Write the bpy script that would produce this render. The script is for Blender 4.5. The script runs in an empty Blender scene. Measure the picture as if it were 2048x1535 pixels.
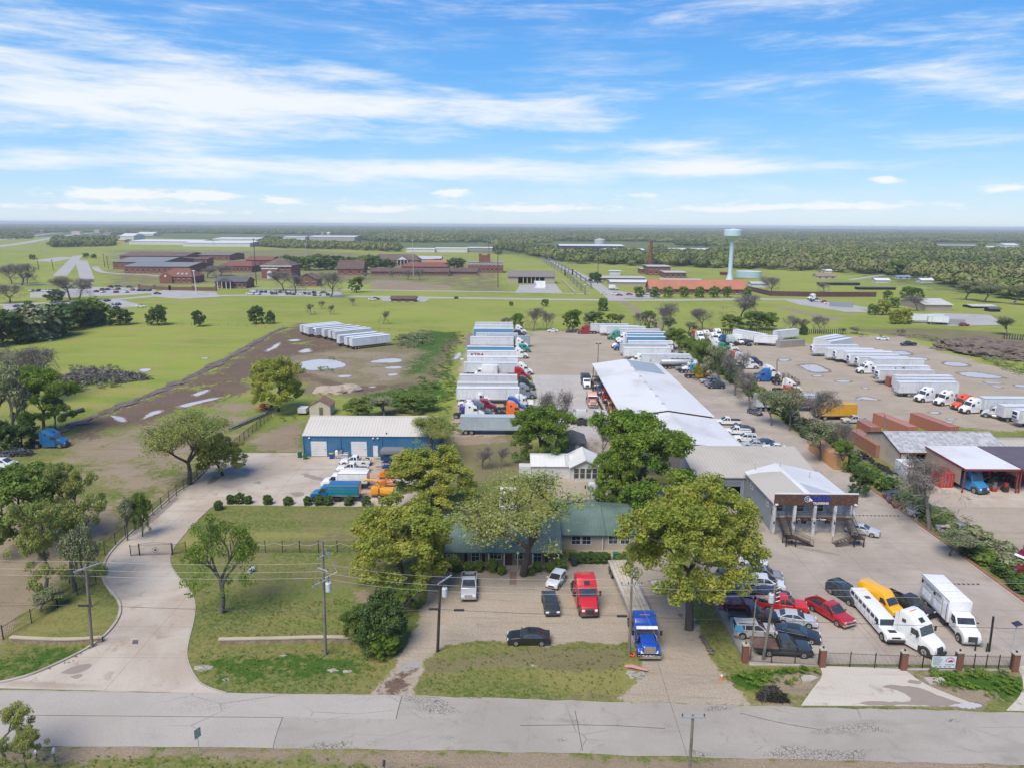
import bpy,bmesh,math,random
import numpy as np
from mathutils import Vector,Matrix
R_=math.radians
rnd=random.Random(11)
sc=bpy.context.scene
COL=sc.collection
# --- camera
FPX,PITCH,ROLL,CAMH=1435.0,R_(12.48),R_(0.35),45.0
cam=bpy.data.cameras.new('camera')
cam.sensor_width=36.0
cam.lens=36.0*FPX/2048.0
cam.clip_start,cam.clip_end=0.5,60000
camo=bpy.data.objects.new('camera',cam)
camo.matrix_world=Matrix.Translation((0,0,CAMH))@Matrix.Rotation(R_(90)-PITCH,4,'X')@Matrix.Rotation(ROLL,4,'Z')
COL.objects.link(camo)
sc.camera=camo
# --- light
SUN_EL,SUN_AZ=56.0,212.0
sl=bpy.data.lights.new('sun','SUN')
sl.energy,sl.angle,sl.color=3.0,R_(36.0),(1.0,0.93,0.84)
so=bpy.data.objects.new('sun',sl)
_d=Vector((math.sin(R_(SUN_AZ))*math.cos(R_(SUN_EL)),math.cos(R_(SUN_AZ))*math.cos(R_(SUN_EL)),math.sin(R_(SUN_EL))))
so.rotation_euler=(-_d).to_track_quat('-Z','Y').to_euler()
so.location=(-100,-100,200)
COL.objects.link(so)
sc.view_settings.view_transform='Standard'
sc.view_settings.look='None'
sc.view_settings.exposure=0.68
sc.view_settings.gamma=1.0
sc.view_settings.use_curve_mapping=False
cy=sc.cycles
cy.use_denoising=True
cy.max_bounces,cy.diffuse_bounces,cy.glossy_bounces=6,2,2
cy.transmission_bounces,cy.transparent_max_bounces,cy.volume_bounces=2,6,0
cy.caustics_reflective=cy.caustics_refractive=False
cy.use_fast_gi=False
def ray(px,py):
 u,v=(px-1024)/FPX,-(py-767.5)/FPX
 c,s=math.cos(ROLL),math.sin(ROLL)
 u,v=u*c-v*s,u*s+v*c
 return(u,math.cos(PITCH)+v*math.sin(PITCH),-math.sin(PITCH)+v*math.cos(PITCH))
def G(px,py,z=0.0):
 """ground (or height z) point seen at a photograph pixel"""
 d=ray(px,py)
 t=(z-CAMH)/d[2]
 return(d[0]*t,d[1]*t)
def zat(px,py,y):
 d=ray(px,py)
 return CAMH+d[2]*y/d[1]
# --- sky
world=bpy.data.worlds.new('World')
sc.world=world
world.use_nodes=True
wn,wl=world.node_tree.nodes,world.node_tree.links
wn.clear()
def wmath(op,a,b=None,c=None):
 n=wn.new('ShaderNodeMath')
 n.operation=op
 for i,x in enumerate((a,b,c)):
  if x is None:continue
  if isinstance(x,(int,float)):n.inputs[i].default_value=x
  else:wl.new(x,n.inputs[i])
 return n.outputs[0]
_tc=wn.new('ShaderNodeTexCoord')
_sx=wn.new('ShaderNodeSeparateXYZ')
wl.new(_tc.outputs['Generated'],_sx.inputs[0])
_az=wmath('ARCTAN2',_sx.outputs[0],_sx.outputs[1])
_hy=wmath('SQRT',wmath('ADD',wmath('MULTIPLY',_sx.outputs[0],_sx.outputs[0]),wmath('MULTIPLY',_sx.outputs[1],_sx.outputs[1])))
_el=wmath('DIVIDE',_sx.outputs[2],wmath('MAXIMUM',_hy,0.05))
_cv=wn.new('ShaderNodeCombineXYZ')
wl.new(_az,_cv.inputs[0]);wl.new(_el,_cv.inputs[1])
def wnoise(sx,sy,scale,detail,rough,dist,off=0.0):
 mp=wn.new('ShaderNodeMapping')
 mp.inputs['Scale'].default_value=(sx,sy,1)
 mp.inputs['Location'].default_value=(off,off*1.7,off)
 wl.new(_cv.outputs[0],mp.inputs[0])
 t=wn.new('ShaderNodeTexNoise')
 t.inputs['Scale'].default_value=scale
 t.inputs['Detail'].default_value=detail
 t.inputs['Roughness'].default_value=rough
 t.inputs['Distortion'].default_value=dist
 wl.new(mp.outputs[0],t.inputs['Vector'])
 return t.outputs[0]
def wramp(x,a,b):
 n=wn.new('ShaderNodeMapRange')
 n.interpolation_type='SMOOTHSTEP'
 n.inputs[1].default_value,n.inputs[2].default_value=a,b
 wl.new(x,n.inputs[0])
 return n.outputs[0]
def blobs(lst):
 tot=None
 for px,py,wx,wy,amp in lst:
  d=ray(px,py)
  a,e=math.atan2(d[0],d[1]),d[2]/math.hypot(d[0],d[1])
  s=wn.new('ShaderNodeVectorMath');s.operation='SUBTRACT'
  wl.new(_cv.outputs[0],s.inputs[0]);s.inputs[1].default_value=(a,e,0)
  m=wn.new('ShaderNodeVectorMath');m.operation='MULTIPLY'
  wl.new(s.outputs[0],m.inputs[0]);m.inputs[1].default_value=(FPX/wx,FPX/wy,0)
  q=wn.new('ShaderNodeVectorMath');q.operation='DOT_PRODUCT'
  wl.new(m.outputs[0],q.inputs[0]);wl.new(m.outputs[0],q.inputs[1])
  g=wmath('MULTIPLY',wmath('EXPONENT',wmath('MULTIPLY',q.outputs['Value'],-1.0)),amp)
  tot=g if tot is None else wmath('ADD',tot,g)
 return tot
cirrus=blobs([(210,225,330,48,1.0),(620,205,330,42,.85),(980,228,260,30,.8),(130,115,250,65,.6),(460,140,220,45,.35),(560,345,560,19,.85),(1120,338,420,17,.8),(350,318,380,14,.4),(1300,298,190,15,.75),(1470,332,140,18,1.0),(1720,78,210,26,.5),(1960,140,170,36,.6),(1480,12,260,22,.55),(1960,272,130,16,.7),(1480,182,270,20,.45),(840,14,260,16,.5),(60,30,120,30,.4),(2030,190,90,18,.6)])
cumul=blobs([(1024,406,1700,22,.36),(230,388,80,11,.95),(410,391,46,9,1.1),(905,385,36,8,1.1),(1775,360,36,7,1.0),(150,414,150,6,.6),(560,402,32,6,.9),(750,420,80,7,.8),(1060,418,150,7,.8),(2010,375,42,8,.9),(1280,390,42,7,.6),(1690,413,150,7,.7),(1450,420,110,6,.6),(400,425,160,6,.6)])
n1=wnoise(2.2,15.0,3.0,9.0,0.64,0.25,0.3)
n2=wnoise(6.0,26.0,6.0,8.0,0.68,0.3,4.1)
c1=wramp(wmath('ADD',wmath('MULTIPLY',cirrus,0.60),wmath('SUBTRACT',wmath('MULTIPLY',n1,1.9),0.92)),0.02,0.95)
c2=wramp(wmath('ADD',wmath('MULTIPLY',cumul,0.85),wmath('SUBTRACT',wmath('MULTIPLY',n2,1.5),0.82)),0.22,0.74)
veil=wmath('MULTIPLY',wramp(n1,0.42,0.8),0.28)
cloud=wmath('MINIMUM',wmath('MAXIMUM',wmath('MAXIMUM',wmath('MULTIPLY',c1,0.93),wmath('MULTIPLY',c2,0.95)),veil),1.0)
sky=wn.new('ShaderNodeTexSky')
sky.sky_type='NISHITA'
sky.sun_disc=False
sky.sun_elevation,sky.sun_rotation=R_(SUN_EL),R_(SUN_AZ)
sky.altitude,sky.air_density,sky.dust_density,sky.ozone_density=100,1.0,0.3,3.0
hs=wn.new('ShaderNodeHueSaturation')
hs.inputs['Saturation'].default_value=1.38
hs.inputs['Value'].default_value=1.22
wl.new(sky.outputs[0],hs.inputs['Color'])
def wmix(f,a,b):
 n=wn.new('ShaderNodeMix');n.data_type='RGBA'
 wl.new(f,n.inputs[0])
 for i,x in((6,a),(7,b)):
  if isinstance(x,tuple):n.inputs[i].default_value=x
  else:wl.new(x,n.inputs[i])
 return n.outputs[2]
rp=wn.new('ShaderNodeValToRGB')
wl.new(wmath('MULTIPLY',wmath('MAXIMUM',_el,0.0),1.0),rp.inputs[0])
rp.color_ramp.elements[0].color=(.66,.80,.95,1)
rp.color_ramp.elements[1].color=(.03,.13,.50,1)
for p_,c_ in((.025,(.56,.76,.97,1)),(.06,(.43,.69,.99,1)),(.12,(.26,.57,.98,1)),(.20,(.16,.45,.93,1)),(.30,(.115,.35,.85,1))):rp.color_ramp.elements.new(p_).color=c_
clear=wn.new('ShaderNodeVectorMath');clear.operation='SCALE';clear.inputs['Scale'].default_value=8.3
wl.new(rp.outputs[0],clear.inputs[0])
skc=wmix(wmath('ADD',0.0,0.82),hs.outputs[0],clear.outputs[0])
skc=wmix(cloud,skc,(7.5,7.75,8.0,1))
bg=wn.new('ShaderNodeBackground')
bg.inputs['Strength'].default_value=0.078
wl.new(skc,bg.inputs[0])
wo=wn.new('ShaderNodeOutputWorld')
wl.new(bg.outputs[0],wo.inputs[0])
# --- helpers
def lin(r,g,b):
 f=lambda c:(c/255/12.92)if c/255<=0.04045 else((c/255+0.055)/1.055)**2.4
 return(f(r),f(g),f(b),1)
class NT:
 """small node-tree writer"""
 def __init__(s,mat):
  mat.use_nodes=True
  s.n,s.l=mat.node_tree.nodes,mat.node_tree.links
  s.n.clear()
  s.out=s.n.new('ShaderNodeOutputMaterial')
  s.p=s.n.new('ShaderNodeBsdfPrincipled')
  s.l.new(s.p.outputs[0],s.out.inputs[0])
 def set(s,sock,x):
  if hasattr(x,'is_linked'):s.l.new(x,sock)
  else:sock.default_value=x
 def coord(s,kind='Object'):
  if kind=='World':return s.n.new('ShaderNodeNewGeometry').outputs['Position']
  return s.n.new('ShaderNodeTexCoord').outputs[kind]
 def mapping(s,v,scale=(1,1,1),loc=(0,0,0),rot=(0,0,0)):
  m=s.n.new('ShaderNodeMapping')
  m.inputs['Scale'].default_value=scale;m.inputs['Location'].default_value=loc;m.inputs['Rotation'].default_value=rot
  s.l.new(v,m.inputs[0])
  return m.outputs[0]
 def noise(s,v,scale,detail=4,rough=.55,dist=0.0):
  t=s.n.new('ShaderNodeTexNoise')
  t.inputs['Scale'].default_value=scale;t.inputs['Detail'].default_value=detail
  t.inputs['Roughness'].default_value=rough;t.inputs['Distortion'].default_value=dist
  s.l.new(v,t.inputs['Vector'])
  return t.outputs[0]
 def voro(s,v,scale,feature='DISTANCE_TO_EDGE',out=0):
  t=s.n.new('ShaderNodeTexVoronoi');t.feature=feature
  t.inputs['Scale'].default_value=scale
  s.l.new(v,t.inputs['Vector'])
  return t.outputs[out]
 def math(s,op,a,b=None,clamp=False):
  n=s.n.new('ShaderNodeMath');n.operation=op;n.use_clamp=clamp
  s.set(n.inputs[0],a)
  if b is not None:s.set(n.inputs[1],b)
  return n.outputs[0]
 def ramp(s,x,a,b,lo=0.0,hi=1.0):
  n=s.n.new('ShaderNodeMapRange');n.interpolation_type='SMOOTHSTEP'
  n.inputs[1].default_value,n.inputs[2].default_value,n.inputs[3].default_value,n.inputs[4].default_value=a,b,lo,hi
  s.set(n.inputs[0],x)
  return n.outputs[0]
 def mix(s,f,a,b,mode='MIX'):
  n=s.n.new('ShaderNodeMix');n.data_type='RGBA';n.blend_type=mode
  s.set(n.inputs[0],f);s.set(n.inputs[6],a);s.set(n.inputs[7],b)
  return n.outputs[2]
 def attr(s,name):
  n=s.n.new('ShaderNodeAttribute');n.attribute_name=name
  return n.outputs['Fac']
 def bump(s,h,strength=.3,dist=.05):
  n=s.n.new('ShaderNodeBump')
  n.inputs['Strength'].default_value=strength;n.inputs['Distance'].default_value=dist
  s.l.new(h,n.inputs['Height'])
  s.l.new(n.outputs[0],s.p.inputs['Normal'])
MATS={}
def mat(name,col,rough=.6,metal=0.0,var=.18,scale=1.2,grime=.25,bump=0.0,objcol=False,spec=.5,coat=0.0,coord='Object',col2=None,gscale=.35,streak=0):
 """painted / plain surface with fine variation and broad grime"""
 if name in MATS:return MATS[name]
 m=bpy.data.materials.new(name)
 t=NT(m)
 v=t.coord(coord)
 if objcol:
  off=t.n.new('ShaderNodeVectorMath');off.operation='MULTIPLY_ADD'
  oi=t.n.new('ShaderNodeObjectInfo')
  t.l.new(v,off.inputs[0]);off.inputs[1].default_value=(1,1,1)
  cb=t.n.new('ShaderNodeCombineXYZ');t.l.new(t.math('MULTIPLY',oi.outputs['Random'],90.0),cb.inputs[0])
  t.l.new(cb.outputs[0],off.inputs[2]);v=off.outputs[0]
 nf=t.noise(v,scale*6,4,.6)
 nb=t.noise(v,gscale,5,.6,.4)
 if objcol:
  base=oi.outputs['Color']
 else:
  base=t.mix(t.ramp(nb,.35,.65),col,col2)if col2 else t.mix(0.0,col,col)
 c=t.mix(t.ramp(nb,.45,.75,0,grime),base,(.22,.19,.15,1))
 if streak:c=t.mix(t.ramp(t.noise(t.mapping(v,(2.2,2.2,.16)),1.4,4,.65),.48,.74,0,streak),c,(.16,.14,.115,1))
 c=t.mix(t.ramp(nf,.3,.7,0,1),t.mix(var,c,(0.02,0.02,0.02,1),'MIX'),c)
 t.set(t.p.inputs['Base Color'],c)
 t.set(t.p.inputs['Roughness'],t.ramp(nf,.2,.8,max(0.02,rough-.08),min(1,rough+.1)))
 t.p.inputs['Metallic'].default_value=metal
 t.p.inputs['Specular IOR Level'].default_value=spec
 t.p.inputs['Coat Weight'].default_value=coat
 t.p.inputs['Coat Roughness'].default_value=.08
 if bump:t.bump(nf,bump,.03)
 MATS[name]=m
 return m
class MB:
 def __init__(s):s.v,s.f,s.m=[],[],[]
 def add(s,vs,fs,m=0):
  o=len(s.v)
  s.v+=[tuple(x)for x in vs];s.f+=[tuple(i+o for i in f)for f in fs];s.m+=[m]*len(fs)
  return s
 def box(s,x0,x1,y0,y1,z0,z1,m=0):
  return s.add([(x0,y0,z0),(x1,y0,z0),(x1,y1,z0),(x0,y1,z0),(x0,y0,z1),(x1,y0,z1),(x1,y1,z1),(x0,y1,z1)],[(0,3,2,1),(4,5,6,7),(0,1,5,4),(1,2,6,5),(2,3,7,6),(3,0,4,7)],m)
 def quad(s,a,b,c,d,m=0):return s.add([a,b,c,d],[(0,1,2,3)],m)
 def poly(s,pts,m=0):return s.add(pts,[tuple(range(len(pts)))],m)
 def tube(s,pts,rad,n=6,m=0,cap=True):
  pts=[Vector(p)for p in pts]
  if not hasattr(rad,'__len__'):rad=[rad]*len(pts)
  vs,fs,up=[],[],Vector((0,0,1))
  for i,p in enumerate(pts):
   d=(pts[min(i+1,len(pts)-1)]-pts[max(i-1,0)])
   d=d.normalized()if d.length>1e-9 else up
   a=d.cross(Vector((1,0,0))if abs(d.z)>.9 else up).normalized()
   b=d.cross(a)
   for k in range(n):
    t=2*math.pi*k/n
    vs.append(p+(a*math.cos(t)+b*math.sin(t))*rad[i])
  for i in range(len(pts)-1):
   for k in range(n):
    k2=(k+1)%n
    fs.append((i*n+k,i*n+k2,(i+1)*n+k2,(i+1)*n+k))
  if cap:
   fs.append(tuple(range(n))[::-1]);fs.append(tuple(range((len(pts)-1)*n,len(pts)*n)))
  return s.add(vs,fs,m)
 def cyl(s,a,b,r,n=14,m=0,r2=None):return s.tube([a,b],[r,r if r2 is None else r2],n,m)
 def prism(s,prof,hw,m=0,bev=0.0,fy=None,seg=2,y0=None):
  """side profile (x,z) extruded across y"""
  bm=bmesh.new()
  lo=-hw if y0 is None else y0
  a=[bm.verts.new((x,lo,z))for x,z in prof]
  b=[bm.verts.new((x,hw,z))for x,z in prof]
  n=len(prof)
  bm.faces.new(a);bm.faces.new(b[::-1])
  for i in range(n):
   j=(i+1)%n
   bm.faces.new((a[i],b[i],b[j],a[j]))
  if fy:
   for v in bm.verts:v.co.y*=fy(v.co.x,v.co.z)
  bmesh.ops.recalc_face_normals(bm,faces=bm.faces[:])
  if bev:bmesh.ops.bevel(bm,geom=bm.edges[:],offset=bev,segments=seg,profile=.6,affect='EDGES',clamp_overlap=True)
  bm.verts.index_update()
  s.add([v.co[:]for v in bm.verts],[tuple(v.index for v in f.verts)for f in bm.faces],m)
  bm.free()
  return s
 def mesh(s,name,mats,smooth=False):
  me=bpy.data.meshes.new(name)
  me.from_pydata(s.v,[],s.f)
  for k in(mats if isinstance(mats,(list,tuple))else[mats]):me.materials.append(k)
  me.polygons.foreach_set('material_index',s.m)
  if smooth:
   me.polygons.foreach_set('use_smooth',[True]*len(s.f))
   me.update()
   try:me.set_sharp_from_angle(angle=R_(38))
   except Exception:pass
  me.update()
  return me
 def build(s,name,mats,parent=None,smooth=False,loc=(0,0,0),rz=0.0):
  return link(name,s.mesh(name,mats,smooth),parent,loc,rz)
def link(name,data,parent=None,loc=(0,0,0),rz=0.0,color=None):
 o=bpy.data.objects.new(name,data)
 COL.objects.link(o)
 o.location=loc
 o.rotation_euler=(0,0,rz)
 if parent is not None:o.parent=parent
 if color:o.color=(*color[:3],1)
 return o
def tag(o,label,cat,group=None):
 o['label']=label;o['category']=cat
 if group:o['group']=group
 return o
def thing(name,label,cat,loc=(0,0,0),rz=0.0,group=None,scale=None):
 o=link(name,None,None,loc,rz)
 o.empty_display_size=.5
 if scale:o.scale=scale if hasattr(scale,'__len__')else(scale,)*3
 return tag(o,label,cat,group)
def kind(o,k):
 o['kind']=k
 return o
def text(name,s,size,m,parent,loc,rot=(R_(90),0,0),extrude=.02,align='CENTER',shear=0.0,xscale=1.0,bold=0.0):
 c=bpy.data.curves.new(name,'FONT')
 c.body,c.size,c.extrude,c.shear=s,size,extrude,shear
 c.offset=bold
 c.align_x,c.align_y=align,'CENTER'
 c.resolution_u=2
 c.materials.append(m)
 tmp=bpy.data.objects.new(name,c)
 COL.objects.link(tmp)
 dg=bpy.context.evaluated_depsgraph_get()
 me=bpy.data.meshes.new_from_object(tmp.evaluated_get(dg))
 bpy.data.objects.remove(tmp)
 o=link(name,me,parent,loc)
 o.rotation_euler=rot
 o.scale=(xscale,1,1)
 return o
def spawn(spec,name,label,cat,loc,rz=0.0,group=None,color=None,scale=None):
 """one more individual of a kind: new objects for the thing, its parts and sub-parts, sharing mesh data"""
 e=thing(name,label,cat,loc,rz,group,scale)
 for pn,me,pl,subs in spec:
  o=link(pn,me,e,pl,color=color)
  for sn,sm,sl_ in subs:link(sn,sm,o,sl_,color=color)
 return e
WHITE,OFFW,SILVER,GREY,DKGREY,BLACK=(.78,.78,.77),(.66,.65,.60),(.48,.49,.50),(.26,.27,.28),(.09,.095,.1),(.018,.018,.02)
RED,DKRED,MAROON,ORANGE,YELLOW,PEACH=(.50,.015,.02),(.25,.012,.015),(.13,.012,.015),(.80,.13,.02),(.85,.42,.01),(.75,.33,.2)
BLUE,NAVY,ROYAL,SKYB,GREEN,DKGREEN,TEAL=(.012,.15,.36),(.015,.025,.09),(.01,.07,.38),(.04,.32,.55),(.02,.28,.16),(.03,.06,.045),(.05,.36,.3)
TAN,BROWN,PURPLE,LBLUE=(.42,.33,.22),(.16,.09,.05),(.07,.05,.32),(.25,.40,.48)
PAINT=mat('vehicle_paint',None,rough=.32,objcol=True,var=.05,grime=.10,coat=.5)
TPAINT=mat('trailer_paint',None,rough=.45,objcol=True,var=.06,grime=.28,gscale=.4,streak=.3)
GLASS=mat('dark_glass',(.035,.043,.048,1),rough=.05,var=.3,scale=.25,grime=.2,spec=1.0,gscale=1.4)
TYRE=mat('tyre_rubber',(.016,.016,.016,1),rough=.85,grime=.35)
RIM=mat('wheel_rim',(.55,.55,.55,1),rough=.35,metal=.6,var=.2)
CHROME=mat('chrome',(.75,.75,.75,1),rough=.18,metal=1.0,var=.1,grime=.1)
BLACKP=mat('black_plastic',(.02,.02,.022,1),rough=.55)
CHASSIS=mat('chassis_steel',(.025,.024,.024,1),rough=.7,grime=.5)
LAMPW=mat('clear_lamp',(.75,.76,.78,1),rough=.1,var=.05,grime=.05)
LAMPR=mat('red_lamp',(.35,.01,.01,1),rough=.2,var=.05,grime=.05)
LAMPA=mat('amber_lamp',(.7,.25,.02,1),rough=.2,var=.05,grime=.05)
WOODB=mat('deck_boards',(.60,.52,.39,1),rough=.8,col2=(.50,.42,.30,1),var=.3)
PALLOY=mat('bright_aluminium',(.6,.61,.62,1),rough=.35,metal=.7)
BLKIRON=mat('black_iron',(.014,.014,.015,1),rough=.5)
WOODPOLE=mat('weathered_pole',(.20,.16,.12,1),rough=.9,col2=(.28,.24,.19,1),var=.4,bump=.4)
WOODDARK=mat('dark_pole',(.035,.025,.02,1),rough=.85,col2=(.07,.045,.03,1),var=.4,bump=.3)
# --- ground: one sheet to the horizon, its soils and grasses blended by area
def GP(pts):return[G(x,y)for x,y in pts]
def sdist(poly,X,Y):
 """signed distance to a polygon, positive inside"""
 P=np.array(poly)
 d=np.full(X.shape,1e9)
 ins=np.zeros(X.shape,bool)
 n=len(P)
 for i in range(n):
  ax,ay=P[i];bx,by=P[(i+1)%n]
  ex,ey=bx-ax,by-ay
  t=np.clip(((X-ax)*ex+(Y-ay)*ey)/(ex*ex+ey*ey+1e-9),0,1)
  d=np.minimum(d,np.hypot(X-ax-t*ex,Y-ay-t*ey))
  c=((ay>Y)!=(by>Y))&(X<(bx-ax)*(Y-ay)/(by-ay+1e-12)+ax)
  ins^=c
 return np.where(ins,d,-d)
ZONES=[('mud',7.0,.70,[(600,645),(520,672),(455,715),(395,745),(330,775),(235,815),(140,850),(100,885),(190,880),(300,850),(420,815),(500,790),(545,740),(590,715),(650,705),(720,695),(700,668),(640,650)]),('dirt',9.0,.58,[(170,850),(300,835),(430,800),(540,770),(580,800),(545,830),(500,870),(455,900),(400,950),(330,1000),(260,1040),(200,1010),(150,960),(60,930),(-40,930),(-60,870),(60,880)]),('dirt',3.0,.75,[(-60,985),(200,990),(250,1050),(150,1150),(20,1260),(-60,1320)]),('dry',6.0,.9,[(560,690),(760,690),(900,668),(925,680),(900,740),(870,800),(780,830),(700,800),(600,790),(560,740)]),('mud',3.0,.62,[(560,770),(620,765),(720,790),(800,780),(850,760),(880,730),(930,665),(918,665),(880,700),(860,745),(790,765),(720,770),(620,745),(560,735)]),('lush',6,.75,[(785,672),(860,662),(925,664),(890,705),(868,745),(800,760),(770,735),(840,705),(800,690)]),('lush',6,.68,[(700,790),(780,770),(850,765),(900,745),(912,780),(900,830),(800,815),(700,830)]),('dry',2.5,.9,[(860,868),(1060,868),(1050,960),(985,960),(930,985),(870,935)]),('dirt',12,.52,[(470,700),(620,690),(780,700),(860,690),(880,740),(820,790),(700,790),(560,780),(440,800),(330,830),(280,830)]),('gravel',2.0,.95,[(905,870),(1010,870),(1062,752),(1062,663),(948,650),(925,720)]),('dirt',1.5,.8,[(905,872),(1010,872),(1020,884),(920,890)]),('dirt',2.0,.8,[(505,880),(560,845),(612,838),(605,905),(500,905)]),('gravel',2.0,1.0,[(1062,663),(1205,662),(1255,700),(1262,725),(1290,760),(1290,790),(1058,752)]),('gravel',1.5,1.0,[(1040,940),(1190,860),(1230,900),(1215,1010),(1255,1060),(1250,1150),(1170,1150),(1150,1020),(1060,960)]),('gravel',.8,1.0,[(868,1140),(1262,1128),(1300,1100),(1352,1130),(1372,1190),(1400,1270),(1442,1340),(1500,1408),(1235,1404),(1262,1378),(1290,1345),(1262,1288),(1150,1282),(1085,1290),(985,1280),(895,1286),(850,1312),(822,1395),(735,1395),(790,1340),(830,1250)]),('mud',1.0,.55,[(1285,1120),(1340,1130),(1375,1230),(1400,1290),(1375,1290),(1330,1210),(1290,1170)]),('mud',1.0,.6,[(740,1392),(815,1392),(836,1322),(790,1340)]),('gravel',4.0,1.0,[(1395,700),(1450,672),(1640,690),(1680,672),(1800,672),(1870,700),(2100,765),(2250,800),(2250,880),(2040,862),(1900,850),(1700,850),(1600,850),(1500,800),(1440,740)]),('dry',3.0,.85,[(1850,716),(1950,735),(2200,800),(2200,842),(2000,790),(1900,765),(1830,735)]),('dry',3.0,.8,[(1700,660),(1900,690),(2200,760),(2250,740),(2000,665),(1850,655)]),('gravel',3.0,.95,[(1690,930),(1960,985),(2250,985),(2250,1330),(2048,1175),(1890,1062),(1800,990)]),('dirt',1.6,1.1,[(-100,1506),(300,1492),(640,1503),(1000,1510),(1500,1522),(2150,1532),(2150,1620),(1500,1600),(900,1545),(560,1520),(300,1506),(-100,1530)]),('dirt',.8,.8,[(1470,1408),(1610,1400),(1500,1362),(1560,1350),(1640,1340),(1655,1352),(1595,1415)]),('dirt',.8,.85,[(1800,1338),(2030,1340),(2060,1352),(1960,1345),(1810,1352)]),('dirt',.8,.9,[(1700,1418),(1960,1412),(2000,1388),(1900,1370),(1830,1352),(1880,1400)]),('lush',.8,.8,[(1470,1345),(1620,1335),(1640,1345),(1560,1380),(1490,1380),(1440,1360)]),('lush',.8,.85,[(1840,1340),(2040,1345),(2045,1395),(1960,1400),(1890,1380)]),('lush',1.2,.55,[(60,1290),(190,1290),(150,1320),(60,1352),(-40,1370),(-40,1330)]),('lush',1.5,.5,[(380,1310),(700,1300),(760,1330),(700,1370),(430,1380)]),('lush',1.5,.5,[(345,1110),(430,1110),(440,1180),(400,1200),(350,1150)]),('dry',1.5,.75,[(845,1320),(1080,1290),(1260,1292),(1250,1340),(1000,1345),(850,1350)]),('dry',2.0,.42,[(420,1025),(800,1010),(860,1100),(800,1180),(650,1220),(470,1180),(380,1100)]),('dry',1.0,.7,[(-50,1384),(820,1388),(1240,1404),(1240,1390),(820,1378),(430,1378)]),('dirt',1.5,.8,[(700,1180),(840,1150),(870,1140),(860,1180),(800,1240),(690,1230)]),('dirt',2.0,.8,[(860,1120),(1260,1115),(1255,1150),(860,1150)]),('dirt',3.0,.7,[(1230,600),(1250,600),(1300,630),(1340,655),(1320,660),(1270,630)]),('dirt',4.0,.7,[(1530,610),(1600,618),(1690,640),(1680,645),(1590,628)]),('dirt',6.0,.8,[(735,560),(790,560),(900,572),(920,580),(820,582),(740,580)]),('dry',10.0,.6,[(200,500),(640,500),(1000,530),(1020,590),(600,560),(200,580)]),('wood',60.0,1.0,[(1130,522),(1300,531),(1700,540),(1800,560),(2000,590),(2300,610),(2600,470),(2048,460),(1024,458),(0,452),(-600,470),(300,475),(700,490),(1060,510)]),]
LAYERS=('mud','dirt','gravel','lush','dry','wood')
def axis(a0,a1,step,lo,hi,g=1.09):
 mid=list(np.arange(a0,a1+step,step))
 up,s=[mid[-1]],step
 while up[-1]<hi:s*=g;up.append(up[-1]+s)
 dn,s=[mid[0]],step
 while dn[-1]>lo:s*=g;dn.append(dn[-1]-s)
 return np.array(dn[:0:-1]+mid+up[1:])
gx=axis(-105,125,1.0,-18000,18000)
gy=axis(48,330,1.0,-400,22000,1.07)
XX,YY=np.meshgrid(gx,gy)
nx,ny=len(gx),len(gy)
X1,Y1=XX.ravel(),YY.ravel()
lay={k:np.zeros(X1.shape)for k in LAYERS}
for ln,soft,amp,pl in ZONES:
 P=[G(x,min(max(y,452),1900))for x,y in pl]
 A=np.array(P)
 sel=np.where((X1>A[:,0].min()-soft*3)&(X1<A[:,0].max()+soft*3)&(Y1>A[:,1].min()-soft*3)&(Y1<A[:,1].max()+soft*3))[0]
 if not len(sel):continue
 s=sdist(P,X1[sel],Y1[sel])
 w=np.clip(s/soft*.5+.5,0,1)
 lay[ln][sel]=np.maximum(lay[ln][sel],w*amp)
me=bpy.data.meshes.new('ground')
co=np.zeros((nx*ny,3),np.float32)
co[:,0],co[:,1]=X1,Y1
idx=np.arange(nx*ny).reshape(ny,nx)
q=np.stack([idx[:-1,:-1],idx[:-1,1:],idx[1:,1:],idx[1:,:-1]],-1).reshape(-1,4)
me.vertices.add(nx*ny);me.vertices.foreach_set('co',co.ravel())
me.loops.add(q.size);me.loops.foreach_set('vertex_index',q.ravel().astype(np.int32))
me.polygons.add(len(q));me.polygons.foreach_set('loop_start',np.arange(0,q.size,4,dtype=np.int32))
me.update()
for k in LAYERS:
 a=me.attributes.new(k,'FLOAT','POINT')
 a.data.foreach_set('value',lay[k].astype(np.float32))
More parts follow.
